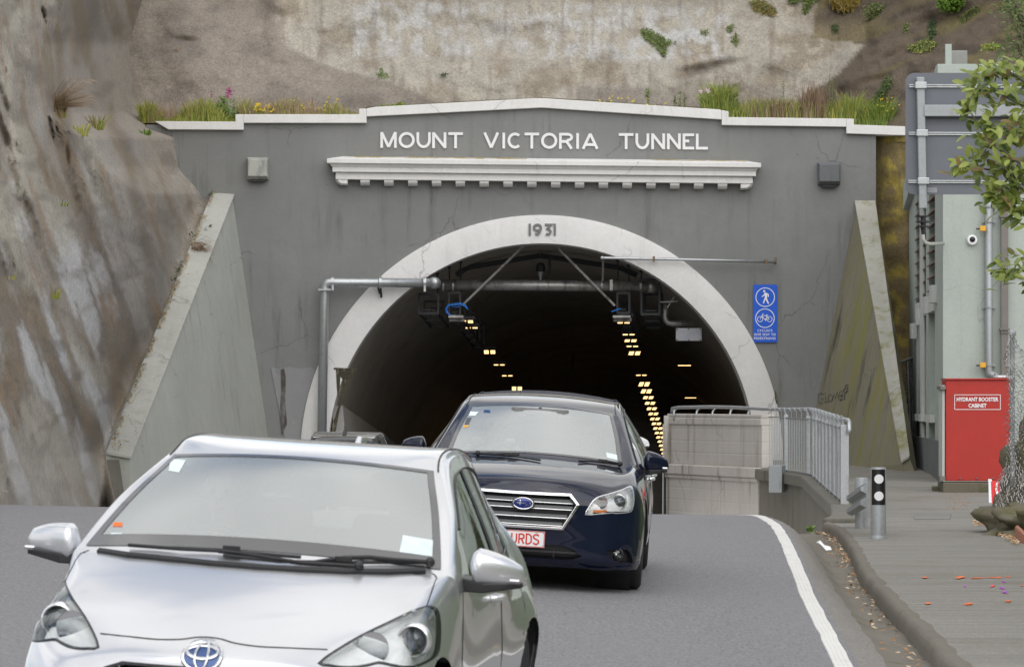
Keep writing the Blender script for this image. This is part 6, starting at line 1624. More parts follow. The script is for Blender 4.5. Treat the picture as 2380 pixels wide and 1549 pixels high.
def person(car, x, y, zh, label, shirt, hands=None, lean=0, hair='short', arms_down=False):
    root_p = car.M @ V((x, y, .6)); o0 = len(COL.objects)
    T_ = lambda p: car.M @ V(p)
    b = MB(); hc = V((x + lean, y - .02, zh))
    def B_(c, r): b.ball(T_(c), r, 16)
    B_(hc, .088); b.ball(T_(hc + V((0, -.012, -.045))), .072, 14); b.ball(T_(hc + V((0, -.03, -.085))), .045, 12); b.ball(T_(hc + V((0, .02, .015))), .098, 16)
    b.ball(T_(hc + V((0, -.098, -.022))), .016, 10); b.ball(T_(hc + V((0, -.094, -.012))), .012, 10)
    for sg in (-1, 1): b.ball(T_(hc + V((sg * .092, .0, -.02))), .02, 10)
    b.tube([T_(hc + V((0, .01, -.06))), T_(hc + V((0, .03, -.2)))], .052, 14)
    sh_z = zh - .25
    b.tube([T_((x, y + .06, .62)), T_((x, y + .03, .8)), T_((x, y + .03, sh_z - .05)), T_((x + lean * .5, y + .03, sh_z + .04))], [.15, .14, .155, .07], 18)
    arms = []
    for i, sg in enumerate((-1, 1)):
        shp = V((x + sg * .19, y + .03, sh_z - .02)); hd = hands[i] if hands else V((x + sg * .12, y - .3, .66))
        el_ = V((x + sg * .27, y - .17, (sh_z + hd[2]) / 2 - .13)); wr_ = V(hd)
        arms.append((shp, el_, wr_)); b.tube([T_((x, y + .03, sh_z)), T_(shp)], .07, 12)
        b.tube([T_(shp), T_(el_), T_(wr_ + V((0, .05, -.02)))], [.056, .044, .028], 12)
        pc = wr_ + V((0, 0, .0)); b.ball(T_(pc), (.042, .032, .03), 12)
        for f in range(4):
            q = pc + V((sg * (-.032 + .021 * f) * -1, -.02, .028 - .004 * abs(f - 1.5))); L1 = (.05, .058, .054, .042)[f]
            b.tube([T_(pc + V((sg * (.032 - .021 * f), .0, .01))), T_(q + V((0, -.018, .012))), T_(q + V((0, -.03, -.012))), T_(q + V((0, -.018, -.03)))], [.0095, .009, .0085, .007], 8)
        b.tube([T_(pc + V((-sg * .02, .0, -.01))), T_(pc + V((-sg * .055, -.015, .0))), T_(pc + V((-sg * .06, -.03, -.012)))], [.012, .0105, .008], 8)
    body_ = b.build('person', M['skin'], origin=root_p, label=label, cat='person'); add_remesh(body_, .0075)
    b = MB()
    b.tube([T_((x, y + .06, .56)), T_((x, y + .03, .8)), T_((x, y + .03, sh_z - .05)), T_((x + lean * .5, y + .03, sh_z + .05))], [.165, .155, .17, .08], 20)
    for shp, el_, wr_ in arms:
        b.tube([T_((x, y + .03, sh_z)), T_(shp)], .082, 12); b.tube([T_(shp), T_(el_), T_(el_.lerp(wr_, .75))], [.07, .058, .042], 12)
    c = b.build('shirt', shirt, parent=body_); add_remesh(c, .012)
    b = MB(); b.ball(T_(hc + V((0, .035, .04))), (.103, .103, .098), 16)
    if hair == 'long': b.tube([T_(hc + V((0, .07, .0))), T_(hc + V((0, .08, -.2)))], [.09, .07], 14)
    c = b.build('hair', M['hair'], parent=body_); add_remesh(c, .012)
    for sg in (-1, 1):
        b = MB(); b.ball(T_(hc + V((sg * .033, -.083, .0))), .012, 10); b.build('eye', M['black'], parent=body_, smooth=True)
    b = MB(); b.tube([T_(hc + V((-.025, -.085, -.068))), T_(hc + V((0, -.091, -.07))), T_(hc + V((.025, -.085, -.068)))], .006, 6); b.build('mouth', plain('lips_' + label[:5], (.40, .16, .13), .5), parent=body_)
    return body_
def ell(c, rx, rz, n=40): return [V((c[0] + rx * math.cos(2 * math.pi * k / n), c[1] + rz * math.sin(2 * math.pi * k / n))) for k in range(n)]
def insetp(poly, d):
    c = sum(poly, V((0, 0))) / len(poly); out = []
    n = len(poly)
    for i in range(n):
        a = poly[i - 1]; p = poly[i]; q = poly[(i + 1) % n]; t1 = (p - a).normalized(); t2 = (q - p).normalized()
        n1 = V((-t1.y, t1.x)); n2 = V((-t2.y, t2.x)); m = (n1 + n2)
        m = m.normalized() if m.length > .01 else n1
        k = d / max(.5, m.dot(n1)); cand = p + m * k
        if (cand - c).length > (p - c).length and abs(d) > 0 and d > 0 and not inpoly(cand.x, cand.y, poly): cand = p - m * k
        out.append(cand)
    return out
def smoothpoly(poly, n=4):
    A = np.array([(p.x, p.y) for p in poly]); N = len(A); out = []
    for i in range(N):
        for k in range(n): q = cr(A[i - 1], A[i], A[(i + 1) % N], A[(i + 2) % N], k / n); out.append(V((q[0], q[1])))
    return out
def strokes3(car, b, pts, w, off, closed=False, dep=.003):
    """thin raised band along (x,z) points on the front of the car"""
    pp = [V((p[0], p[1])) for p in pts]; dn = []; n = len(pp)
    for i in range(n if closed else n - 1):
        a, c = pp[i], pp[(i + 1) % n]; m = max(1, int((c - a).length / .04)); dn += [a.lerp(c, q / m) for q in range(m)]
    if not closed: dn.append(pp[-1])
    ribbon(b, [(p.x, p.y) for p in dn], w, lambda u, v, o: car.front(u, v, off + o), dep, closed=closed)
SIDE = lambda y, b, m=0: None
def tail(x7, x8, z7, z8, z9, y, zs=.19, dx=.03): return [(x7, y, z7), (x8, y, z8), (x8, y, z9), (x8 - dx, y, zs)]
# ------------------------------------------------------------------ silver hatchback (nearest)
def hatch_rows():
    r = []
    r.append((.08, .20, .60, .08, 0, [(.72, .27, .20), (.765, .35, .20), (.785, .42, .2), (.79, .46, .2), (.79, .5, .2), (.785, .53, .2)]))
    r.append((.01, .36, .62, .10, 0, [(.755, .27, .36), (.795, .36, .35), (.815, .42, .32), (.82, .47, .29), (.82, .52, .26), (.80, .56, .2)]))
    r.append((.0, .49, .62, .13, 0, [(.762, .30, .50), (.803, .39, .47), (.822, .45, .42), (.83, .5, .36), (.83, .56, .29), (.81, .6, .2)]))
    r.append((.02, .585, .62, .17, 0, [(.757, .35, .60), (.80, .44, .56), (.825, .5, .49), (.837, .56, .40), (.837, .62, .31), (.815, .66, .2)]))
    r.append((.06, .655, .60, .24, .0, [(.742, .43, .69), (.79, .52, .64), (.825, .58, .56), (.84, .64, .45), (.84, .70, .33), (.82, .74, .2)]))
    r.append((.30, .775, .60, .16, -.01, [(.715, .62, .80), (.775, .70, .74), (.825, .76, .63), (.845, .8, .49), (.845, .84, .34), (.82, .88, .2)]))
    r.append((.62, .895, .65, .12, -.025, [(.745, .88, .885), (.79, .92, .83), (.828, .96, .70), (.848, .98, .52), (.848, 1.02, .35), (.82, 1.04, .2)]))
    r.append((.90, .977, .745, .13, -.035, [(.787, 1.08, .947), (.81, 1.12, .91), (.832, 1.16, .80), (.848, 1.18, .55), (.848, 1.2, .36), (.82, 1.2, .2)]))
    r.append((.96, .997, .757, .15, -.035, [(.793, 1.16, .967), (.812, 1.21, .937), (.832, 1.24, .84), (.848, 1.26, .56), (.848, 1.28, .36), (.82, 1.28, .2)]))
    r.append((1.38, 1.205, .675, .13, -.04, [(.722, 1.55, 1.165), (.748, 1.60, 1.12), (.81, 1.64, .90), (.848, 1.64, .58), (.848, 1.64, .36), (.82, 1.64, .2)]))
    r.append((1.80, 1.376, .575, .13, -.03, [(.622, 1.98, 1.337), (.652, 2.04, 1.29), (.808, 2.04, .92), (.848, 2.04, .6), (.848, 2.04, .36), (.82, 2.04, .2)]))
    r.append((2.15, 1.425, .555, .02, -.006, [(.592, 2.22, 1.395), (.626, 2.28, 1.335), (.806, 2.3, .93), (.848, 2.3, .6), (.848, 2.3, .36), (.82, 2.3, .2)]))
    r.append((2.65, 1.425, .545, .0, .0, [(.575, 2.66, 1.405), (.607, 2.68, 1.345), (.785, 2.7, .945), (.848, 2.7, .6), (.848, 2.7, .36), (.82, 2.7, .2)]))
    r.append((3.2, 1.385, .53, .0, -.01, [(.54, 3.2, 1.36), (.568, 3.2, 1.30), (.728, 3.2, .96), (.858, 3.2, .62), (.848, 3.2, .36), (.82, 3.2, .2)]))
    r.append((3.66, 1.33, .48, -.02, -.03, [(.515, 3.62, 1.29), (.54, 3.58, 1.21), (.69, 3.52, .97), (.86, 3.5, .64), (.843, 3.55, .36), (.82, 3.5, .2)]))
    r.append((3.72, 1.28, .48, -.02, -.02, [(.515, 3.66, 1.25), (.545, 3.64, 1.18), (.69, 3.66, .96), (.835, 3.70, .62), (.835, 3.7, .36), (.81, 3.65, .2)]))
    r.append((3.90, .97, .58, -.05, -.01, [(.64, 3.82, .96), (.69, 3.78, .94), (.76, 3.78, .85), (.82, 3.8, .6), (.82, 3.8, .36), (.8, 3.75, .2)]))
    r.append((3.99, .62, .62, -.06, 0, [(.70, 3.90, .62), (.75, 3.88, .6), (.79, 3.86, .56), (.81, 3.85, .5), (.81, 3.85, .34), (.79, 3.8, .2)]))
    r.append((3.94, .22, .62, -.06, 0, [(.70, 3.86, .22), (.75, 3.84, .22), (.78, 3.83, .22), (.79, 3.82, .22), (.79, 3.82, .21), (.78, 3.8, .2)]))
    return r
def hatch_glass(car):
    car.regs = dict(windshield=(8.12, 10, -4, 4), side_r=(8.9, 13.6, 6, 7), side_l=(8.9, 13.6, -7, -6), rear=(15.1, 16, -4.5, 4.5))
def headlight(car, poly, proj, refl, rim='black', pr=.055, rr_=.06, amber=None, depth=.05, bulge=.012):
    """poly etc. in front (x, z) coordinates: lamp unit with bowl, projector, reflector and clear lens"""
    cx_ = sum(p.x for p in poly) / len(poly)
    b = MB(); car.patch(b, poly, -depth, .03); hl = car.lb(b, 'headlight', M['lampbowl'], smooth=True)
    # bright inner rim wall
    b = MB(); n = len(poly)
    o_ = [car.front(p.x, p.y, .0) for p in poly]; i_ = [car.front(p.x, p.y, -depth) for p in poly]
    b.add(o_ + i_, [(k, (k + 1) % n, n + (k + 1) % n, n + k) for k in range(n)]); car.lb(b, 'bezel', M['chrome_soft'], hl, smooth=True)
    def facing(c, d): return Matrix.Translation(car.front(c[0], c[1], 0) + V((0, d, 0))) @ Matrix.Rotation(R(90), 4, 'X')
    b = MB(); b.lathe([(pr * 1.55, -.03), (pr * 1.45, .012), (pr * 1.28, .018), (pr * 1.2, -.01), (pr * 1.0, -.02)], facing(proj, depth * 1.6), 32); car.lb(b, 'ring', M['chrome_soft'], hl, auto=True)
    b = MB(); b.lathe([(pr * 1.2, -.028), (pr * 1.0, -.02), (pr * 1.0, .0), (pr * .9, .0), (pr * .9, -.01)], facing(proj, depth * 1.6), 32); car.lb(b, 'inner_ring', M['lampdark'], hl, auto=True)
    b = MB(); b.lathe([(pr * .92, -.012), (pr * .88, .006), (pr * .7, .022), (pr * .4, .033), (.001, .037)], facing(proj, depth * 1.6), 32); car.lb(b, 'projector_lens', M['lampglass'], hl, smooth=True)
    if refl:
        b = MB(); b.lathe([(rr_ * 1.05, .0), (rr_ * 1., .0), (rr_ * .8, -.03), (rr_ * .4, -.045), (.015, -.047), (.015, -.01), (.001, -.006)], facing(refl, depth * .8), 28); car.lb(b, 'reflector', M['chrome'], hl, auto=True)
    if amber:
        b = MB(); car.patch(b, amber, -depth * .7, .02); car.lb(b, 'indicator', M['amber'], hl, smooth=True)
    b = MB(); car.patch(b, poly, .001, .02, bulge, .05); car.lb(b, 'lens', M['lens'], hl, smooth=True)
    b = MB(); strokes3(car, b, [(p.x, p.y) for p in poly], .010, -.002, True); car.lb(b, 'seal', M['black'] if rim == 'black' else M['chrome_soft'], hl, smooth=True)
    return hl
M['lampbowl'] = plain('lamp_bowl', (.92, .93, .93), .3, .0, .05, 30); M['chrome_soft'] = plain('satin_chrome', (.85, .86, .87), .22, .6, .05, 9)
M['lampdark'] = plain('lamp_dark_ring', (.10, .11, .12), .25, .6, .1, 9); M['lampglass'] = plain('projector_glass', (.10, .11, .12), .04, .2, .05, 9, coat=1.)
M['amber'] = plain('amber_reflector', (.75, .20, .02), .3, .3, .1, 60)
M['badge_blue'] = plain('badge_blue', (.012, .06, .22), .12, .3, .05, 9, coat=1.); M['badge_navy'] = plain('badge_navy', (.01, .025, .20), .12, .3, .05, 9, coat=1.)
M['grille_black'] = plain('grille_black', (.015, .013, .016), .35, 0, .1, 9); M['slat'] = plain('grille_slat', (.075, .08, .082), .4, .4, .1, 9)
M['plate'] = plain('plate_white', (.80, .80, .80), .45, 0, .02, 9); M['plate_red'] = plain('plate_red', (.62, .03, .02), .5, 0, .05, 9)
M['frit'] = plain('windscreen_border', (.055, .055, .06), .25, 0, .05, 9, coat=1.)
M['sticker'] = plain('window_sticker', (.72, .82, .82), .5, 0, .1, 12); M['seal'] = plain('dark_seam', (.03, .03, .03), .6)
def build_hatch_common(car, paintm, wheels=(.80, 3.35), WR=.295, holes=(), glassm='windshield'):
    hatch_glass(car)
    body_ = car.body(paintm, car.regs, wheels, WR, holes)
    ws = car.glasspart('windscreen', ['windshield'], M[glassm]); sg_ = car.glasspart('side_window', ['side_r'], M['sideglass']); sg2 = car.glasspart('side_window', ['side_l'], M['sideglass']); rg = car.glasspart('rear_window', ['rear'], M['sideglass'])
    for sx in (-1, 1):
        for wy in wheels: car.wheel(sx * .735, wy, WR, .185)
    b = MB(); b.box((0, 2.0, .27), (1.36, 3.5, .14))
    for sx in (-1, 1):
        for wy in wheels: b.lathe([(WR + .06, -.2), (WR + .06, .02), (WR + .05, .02), (WR + .05, -.2)], Matrix.Translation((sx * .74, wy, WR)) @ Matrix.Rotation(R(90) * sx, 4, 'Y'), 30)
    car.lb(b, 'underbody', M['black']); return body_, ws, sg_, sg2, rg
T = Car('silver_hatchback', 'silver hatchback in the foreground, coming toward the viewer, its bonnet cut by the lower edge', 'car', -1.252, 15.95, 7.9, hatch_rows())
rx = lambda pts: [((880 + x / 3.1316) / 1.2607, (1600 + y / 3.1316) / 1.2607) for x, y in pts]    # points read in one enlarged view
hlp = T.txz(rx([(175, 1065), (330, 950), (560, 815), (800, 700), (1000, 605), (1150, 552), (1215, 560), (1252, 600), (1268, 720), (1262, 880), (1245, 970), (1200, 1030), (1090, 1085), (1000, 1105), (900, 1098), (790, 1075), (715, 1062), (640, 1080), (520, 1102), (380, 1105), (270, 1090)]))
if sum(hlp[i - 1].x * hlp[i].y - hlp[i].x * hlp[i - 1].y for i in range(len(hlp))) < 0: hlp = hlp[::-1]
hlp = smoothpoly(hlp, 2); hlm = T.mirrorp(hlp)
pj = T.txz(rx([(1010, 872)]))[0]; rf = T.txz(rx([(650, 935)]))[0]
gr = T.txz([(262, 1552), (285, 1543), (310, 1538), (380, 1538), (450, 1541), (500, 1543), (560, 1545), (640, 1550)]); zg = sum(p.y for p in gr[2:6]) / 4 - .012
GW = .40
grille = [V((x, z)) for x, z in ((-GW, zg - .20), (GW, zg - .20), (GW + .04, zg - .10), (GW - .01, zg - .03), (GW - .08, zg - .004), (.1, zg - .002), (-.1, zg - .002), (-GW + .08, zg - .004), (-GW + .01, zg - .03), (-GW - .04, zg - .10))]
tb, tws, tsr, tsl, trg = build_hatch_common(T, M['silver'], holes=[hlp, hlm, grille])
for pp_, s_ in ((hlp, 1), (hlm, -1)): headlight(T, pp_, (s_ * (pj.x - (.0 if s_ > 0 else .05)), pj.y - (0 if s_ > 0 else .01)), (s_ * rf.x, rf.y), pr=.046, rr_=.062, depth=.042)
b = MB(); T.patch(b, grille, -.05, .04); gro = T.lb(b, 'grille', M['grille_black'], smooth=True)
b = MB(); strokes3(T, b, grille, .012, -.002, True, .006); T.lb(b, 'grille_rim', M['grille_black'], gro)
b = MB()
for k in range(4): b.bar(T.front(-GW, zg - .05 - .045 * k, -.03), T.front(GW, zg - .05 - .045 * k, -.03), .012, .02)
T.lb(b, 'slat', M['black'], gro)
# round badge: blue oval with three chrome ovals
bc = T.txz([(489, 1528)])[0]; bw = 45 / 595; bh = 31 / 595
b = MB(); T.patch(b, ell((0, bc.y), bw, bh), .010, .01); bdg = T.lb(b, 'badge', M['badge_blue'], smooth=True)
b = MB(); strokes3(T, b, ell((0, bc.y), bw, bh), .014, .010, True); strokes3(T, b, ell((0, bc.y + .012), bw * .80, bh * .42), .010, .012, True); strokes3(T, b, ell((0, bc.y - .001), bw * .33, bh * .88), .009, .014, True); T.lb(b, 'badge_ring', M['chrome'], bdg, smooth=True)
# panel gaps
b = MB()
hood = [(1 - k / 10) for k in range(11)]
gap = T.txz([(489, 1480), (515, 1484), (545, 1493), (600, 1501), (660, 1504), (742, 1508)])
gl = [V((-p.x, p.y)) for p in gap[::-1]] + gap[1:]
T.seam(b, [T.front(p.x, p.y, .0) for p in smoothpoly(gl, 3)[:-3]], .0035)
for sx in (1, -1):
    e_ = T.txz(rx([(1155, 550), (1190, 450), (1225, 345), (1250, 285), (1235, 262), (1210, 248)])); T.seam(b, [T.front(sx * p.x, p.y, .0) for p in e_], .003)
    for ys_ in ([(1.30, .88), (1.27, .75), (1.25, .6), (1.27, .42), (1.32, .3)], [(2.42, .92), (2.42, .75), (2.43, .55), (2.38, .4), (2.36, .3)], [(3.25, .93), (3.3, .8), (3.22, .7), (3.06, .58)]): T.seam(b, [T.sidep(y, z, sx, .0) for y, z in ys_], .0035)
    T.seam(b, [T.sidep(y, z, sx, .0) for y, z in ((1.32, .26), (1.8, .27), (2.4, .28), (3.0, .3))], .0035)
T.lb(b, 'panel_gap', M['seal'])
# windscreen border, roof edge, door pillars
def cellpatch(car, cells, off): return None
def frit(car, r0, r1, c0, c1, w_r0, w_r1, w_c):
    """dark band round the windscreen, following the glass itself"""
    b = MB(); B = car.B
    def pt(r, c):
        i = int(round(r * NR)); j = int(round((c + 10) * NC)); i = min(max(i, 0), car.nr - 1)
        p = V(B[i][j]); n_ = (V(B[i][min(j + 1, car.nc - 1)]) - V(B[i][j - 1])).cross(V(B[min(i + 1, car.nr - 1)][j]) - V(B[i - 1][j])).normalized()
        if n_.z < 0: n_ = -n_
        return p + n_ * .003
    rs = [r0 + (r1 - r0) * k / round((r1 - r0) * NR) for k in range(round((r1 - r0) * NR) + 1)]; cs = [c0 + (c1 - c0) * k / round((c1 - c0) * NC) for k in range(round((c1 - c0) * NC) + 1)]
    for i in range(len(rs) - 1):
        for j in range(len(cs) - 1):
            rm, cm = (rs[i] + rs[i + 1]) / 2, (cs[j] + cs[j + 1]) / 2
            if rm < r0 + w_r0 or rm > r1 - w_r1 or cm < c0 + w_c or cm > c1 - w_c: b.add([pt(rs[i], cs[j]), pt(rs[i], cs[j + 1]), pt(rs[i + 1], cs[j + 1]), pt(rs[i + 1], cs[j])], [(0, 1, 2, 3)])
    return b
T.lb(frit(T, 8 + 1 / NR, 10, -4, 4, .25, .10, .26), 'border', M['frit'], tws, smooth=True)
def sidebits(car, y_b, rb, r1, z_belt=None):
    for sx in (1, -1):
        for yy_ in (y_b, y_b + .85):
            b = MB(); car.patch(b, [V((yy_ - .05, .93)), V((yy_ + .05, .93)), V((yy_ + .03, 1.34)), V((yy_ - .03, 1.34))], .004, .05, fn=lambda y, z, o: car.sidep(y, z, sx, o)); car.lb(b, 'door_pillar', M['black'], smooth=True)
        for yy_ in (y_b - .22, y_b + .72):
            b = MB(); p = car.sidep(yy_, .80, sx, .02); b.tube([p + V((0, -.09, 0)) - V((sx * .02, 0, 0)), p + V((0, -.05, 0)) + V((sx * .015, 0, 0)), p + V((0, .05, 0)) + V((sx * .015, 0, 0)), p + V((0, .09, 0)) - V((sx * .02, 0, 0))], .014, 8); car.lb(b, 'door_handle', M['chrome_soft'], smooth=True)
        b = MB(); J = 10 + 7 * 1; B = car.B
        line = [V(B[i][(10 + 7) * NC if sx > 0 else (10 - 7) * NC]) + V((sx * .004, 0, 0)) for i in range(int(9 * NR), int(r1 * NR), 3)]; car.seam(b, line, .005)
        line = [V(B[i][(10 + 6) * NC if sx > 0 else (10 - 6) * NC]) + V((sx * .004, 0, 0)) for i in range(int(9 * NR), int(r1 * NR), 3)]; car.seam(b, line, .005)
        car.lb(b, 'window_seal', M['black'])
sidebits(T, 2.40, 11, 13.6)
T.mirror((.955, 1.36, .975), 1, .235, .155, .17, M['silver'], -.10); T.mirror((-.955, 1.36, .98), -1, .235, .155, .17, M['silver'], .10)
T.wiper([(835, 1326), (700, 1318), (590, 1300), (510, 1290)], [(300, 1272), (420, 1281), (540, 1287), (700, 1300)])
T.wiper([(1000, 1316), (920, 1311), (860, 1305), (800, 1306), (720, 1318)], [(520, 1296), (650, 1310), (800, 1312), (990, 1312)])
b = MB(); cw = T.tr([(232, 1282), (300, 1292), (400, 1302), (500, 1312), (600, 1320), (700, 1326), (800, 1330), (900, 1331), (985, 1328)]); b.tube([p + V((0, -.004, .002)) for p in cw], .018, 6); T.lb(b, 'cowl', M['black'])
for pts, m_ in (([(936, 1243), (1006, 1255), (1003, 1300), (925, 1296)], 'sticker'), ([(258, 1238), (284, 1238), (286, 1247), (270, 1251), (257, 1247)], 'sticker'), ([(397, 1066), (432, 1069), (416, 1098), (392, 1094)], 'sticker'), ([(264, 1213), (285, 1214), (284, 1223), (262, 1223)], 'spray_o')):
    b = MB(); T.patch(b, T.txz(pts), .002, .05); T.lb(b, 'window_sticker', M[m_], tws, smooth=True)
b = MB(); p = V((.0, 3.36, 1.385)); p.z = T.bvh.ray_cast(V((0, 3.3, 3)), V((0, 0, -1)))[0].z
b.loft([[V((-.02, 3.2, p.z - .01)), V((.02, 3.2, p.z - .01)), V((.02, 3.42, p.z - .01)), V((-.02, 3.42, p.z - .01))], [V((-.012, 3.3, p.z + .06)), V((.012, 3.3, p.z + .06)), V((.012, 3.42, p.z + .06)), V((-.012, 3.42, p.z + .06))]]); T.lb(b, 'antenna', M['silver'], bevel=.01)
# roof gutter strips
def roofstrip(car, r0, r1, c, m='seal', r_=.0045):
    for sx in (1, -1):
        b = MB(); car.seam(b, [V(car.B[i][int((10 + sx * c) * NC)]) + V((0, 0, .001)) for i in range(int(r0 * NR), int(r1 * NR), 2)], r_); car.lb(b, 'roof_strip', M[m])
roofstrip(T, 10.0, 14.8, 4.3)
T.interior(-.36, 1.12, .93, 2.0, .66)
hw = lambda car, a, dz=.0: car.Mx @ V((.18 * math.cos(R(a)), .18 * math.sin(R(a)), dz + .012))
person(T, -.36, 2.02, 1.20, 'driver of the silver hatchback in a grey top, one hand up on the wheel', M['cloth_grey'], [hw(T, 150), hw(T, 30)])
# ------------------------------------------------------------------ navy saloon
def saloon_rows():
    r = []; tl = tail
    r.append((.10, .18, .66, .06, 0, [(.78, .24, .18), (.83, .33, .18), (.86, .40, .18), (.87, .46, .18), (.87, .52, .18), (.86, .56, .18)]))
    r.append((.035, .25, .66, .07, 0, [(.80, .235, .25), (.855, .31, .25), (.88, .40, .24), (.89, .46, .23), (.89, .54, .22), (.87, .60, .18)]))
    r.append((.025, .40, .66, .09, 0, [(.80, .23, .40), (.86, .34, .39), (.885, .41, .35), (.895, .47, .31), (.895, .55, .26), (.875, .62, .18)]))
    r.append((.02, .53, .66, .115, 0, [(.80, .27, .53), (.862, .36, .51), (.888, .44, .45), (.90, .50, .37), (.90, .58, .29), (.88, .65, .18)]))
    r.append((.02, .68, .66, .15, 0, [(.80, .32, .68), (.862, .41, .64), (.89, .49, .56), (.905, .56, .44), (.905, .65, .31), (.885, .7, .18)]))
    r.append((.05, .79, .66, .24, -.015, [(.80, .44, .785), (.857, .52, .74), (.895, .58, .64), (.912, .65, .49), (.912, .73, .33), (.89, .8, .18)]))
    r.append((.14, .845, .66, .28, -.025, [(.795, .56, .835), (.852, .63, .785), (.895, .7, .67), (.915, .76, .51), (.915, .84, .34), (.89, .9, .18)]))
    r.append((.5, .915, .68, .18, -.04, [(.79, .80, .885), (.845, .86, .83), (.895, .92, .70), (.918, .97, .53), (.918, 1.02, .35), (.89, 1.05, .18)]))
    r.append((.95, .95, .70, .14, -.05, [(.79, 1.15, .92), (.84, 1.18, .88), (.89, 1.22, .77), (.92, 1.24, .56), (.92, 1.26, .36), (.89, 1.28, .18)]))
    r.append((1.20, .965, .71, .13, -.05, [(.785, 1.36, .935), (.828, 1.40, .91), (.877, 1.44, .83), (.92, 1.44, .6), (.92, 1.45, .37), (.89, 1.45, .18)]))
    r.append((1.25, .975, .695, .14, -.045, [(.775, 1.42, .95), (.815, 1.47, .93), (.868, 1.5, .87), (.92, 1.5, .62), (.92, 1.5, .37), (.89, 1.5, .18)]))
    r.append((1.68, 1.17, .645, .12, -.045, [(.71, 1.84, 1.13), (.745, 1.89, 1.095)] + tl(.857, .92, .95, .64, .37, 1.9)))
    r.append((2.12, 1.352, .575, .12, -.04, [(.635, 2.30, 1.31), (.672, 2.36, 1.27)] + tl(.85, .92, .97, .65, .37, 2.36)))
    r.append((2.50, 1.41, .56, .02, -.035, [(.612, 2.62, 1.365), (.655, 2.66, 1.32)] + tl(.85, .92, .98, .65, .37, 2.66)))
    r.append((3.0, 1.43, .55, .0, -.035, [(.60, 3.0, 1.39), (.645, 3.0, 1.34)] + tl(.85, .92, .985, .65, .37, 3.0)))
    r.append((3.5, 1.41, .53, .0, -.04, [(.58, 3.5, 1.37), (.63, 3.5, 1.31)] + tl(.845, .918, .99, .65, .37, 3.5)))
    r.append((3.62, 1.43, .53, .0, -.04, [(.58, 3.6, 1.385), (.64, 3.62, 1.31)] + tl(.84, .916, .99, .65, .37, 3.7)))
    r.append((4.22, 1.13, .60, -.04, -.03, [(.68, 4.16, 1.10), (.74, 4.14, 1.06)] + tl(.83, .905, .96, .64, .37, 4.1)))
    r.append((4.66, 1.07, .62, -.06, -.03, [(.70, 4.5, 1.02), (.77, 4.46, .96)] + tl(.83, .89, .84, .6, .37, 4.45)))
    r.append((4.78, .80, .64, -.08, 0, [(.74, 4.62, .78), (.80, 4.58, .74), (.85, 4.55, .66), (.87, 4.54, .54), (.87, 4.54, .36), (.85, 4.5, .2)]))
    r.append((4.74, .24, .64, -.08, 0, [(.74, 4.6, .24), (.80, 4.56, .24), (.84, 4.54, .24), (.85, 4.53, .23), (.85, 4.53, .22), (.84, 4.5, .2)]))
    return r
G = Car('navy_saloon', 'dark navy saloon just behind the silver hatchback with a chrome framed six sided grille', 'car', .045, 30.75, 2.9, saloon_rows())
rz = lambda pts: [((1640 + x / 4.303) / 1.2607, (1400 + y / 4.303) / 1.2607) for x, y in pts]
rg_ = lambda pts: [((1400 + x / 4.303) / 1.2607, (1380 + y / 4.303) / 1.2607) for x, y in pts]
def ccw(p): return p if sum(p[i - 1].x * p[i].y - p[i].x * p[i - 1].y for i in range(len(p))) > 0 else p[::-1]
shl = ccw(G.txz(rz([(325, 455), (365, 370), (420, 285), (480, 240), (560, 215), (700, 175), (800, 140), (888, 102), (918, 150), (932, 240), (925, 330), (905, 400), (870, 425), (790, 435), (700, 440), (660, 432), (600, 440), (450, 452)])))
shl = smoothpoly(shl, 2); shm = G.mirrorp(shl); sp = G.txz(rz([(733, 305)]))[0]; sr = G.txz(rz([(512, 305)]))[0]
am = ccw(G.txz(rz([(440, 395), (620, 388), (625, 425), (430, 435)])))
# six sided grille: right half read off, left half mirrored
q = G.txz(rg_([(570, 245), (1165, 300), (1275, 425), (1070, 735), (570, 715)]))
hz = lambda a: a.y
GX = [(0, q[0].y), (q[1].x, q[1].y + .0), (q[2].x, q[2].y), (q[3].x, q[3].y), (0, q[4].y)]
ztop_, zbot_ = (q[0].y + q[1].y) / 2, (q[3].y + q[4].y) / 2
gril = ccw([V((q[1].x, ztop_)), V((q[2].x, q[2].y)), V((q[3].x, zbot_)), V((-q[3].x, zbot_)), V((-q[2].x, q[2].y)), V((-q[1].x, ztop_))])
inl = G.txz(rg_([(800, 905), (1100, 930), (1200, 970), (1320, 1060), (1300, 1090), (1150, 1110), (700, 1105)]))
zi0 = inl[0].y; zi1 = inl[6].y
intake = ccw([V((0, zi0)), V((inl[1].x * .8, zi0)), V((inl[1].x, inl[1].y)), V((inl[2].x, inl[2].y)), V((inl[3].x, inl[3].y)), V((inl[4].x, inl[4].y)), V((inl[5].x, zi1)), V((0, zi1)), V((-inl[5].x, zi1)), V((-inl[4].x, inl[4].y)), V((-inl[3].x, inl[3].y)), V((-inl[2].x, inl[2].y)), V((-inl[1].x, inl[1].y)), V((-inl[1].x * .8, zi0))])
fogp = ccw(G.txz(rz([(560, 890), (680, 880), (840, 880), (900, 935), (925, 1040), (925, 1072), (800, 1068), (680, 1055), (625, 1000)]))); fogm = G.mirrorp(fogp); fg = G.txz(rz([(742, 965)]))[0]
G.regs = dict(windshield=(10.09, 12, -4, 4), side_r=(10.9, 15.6, 6, 7), side_l=(10.9, 15.6, -7, -6), rear=(16.1, 17, -4.5, 4.5))
GWH = (.95, 3.70); GR = .325
G.body(M['navy'], G.regs, GWH, GR, [shl, shm, insetp(gril, .012), intake, fogp, fogm])
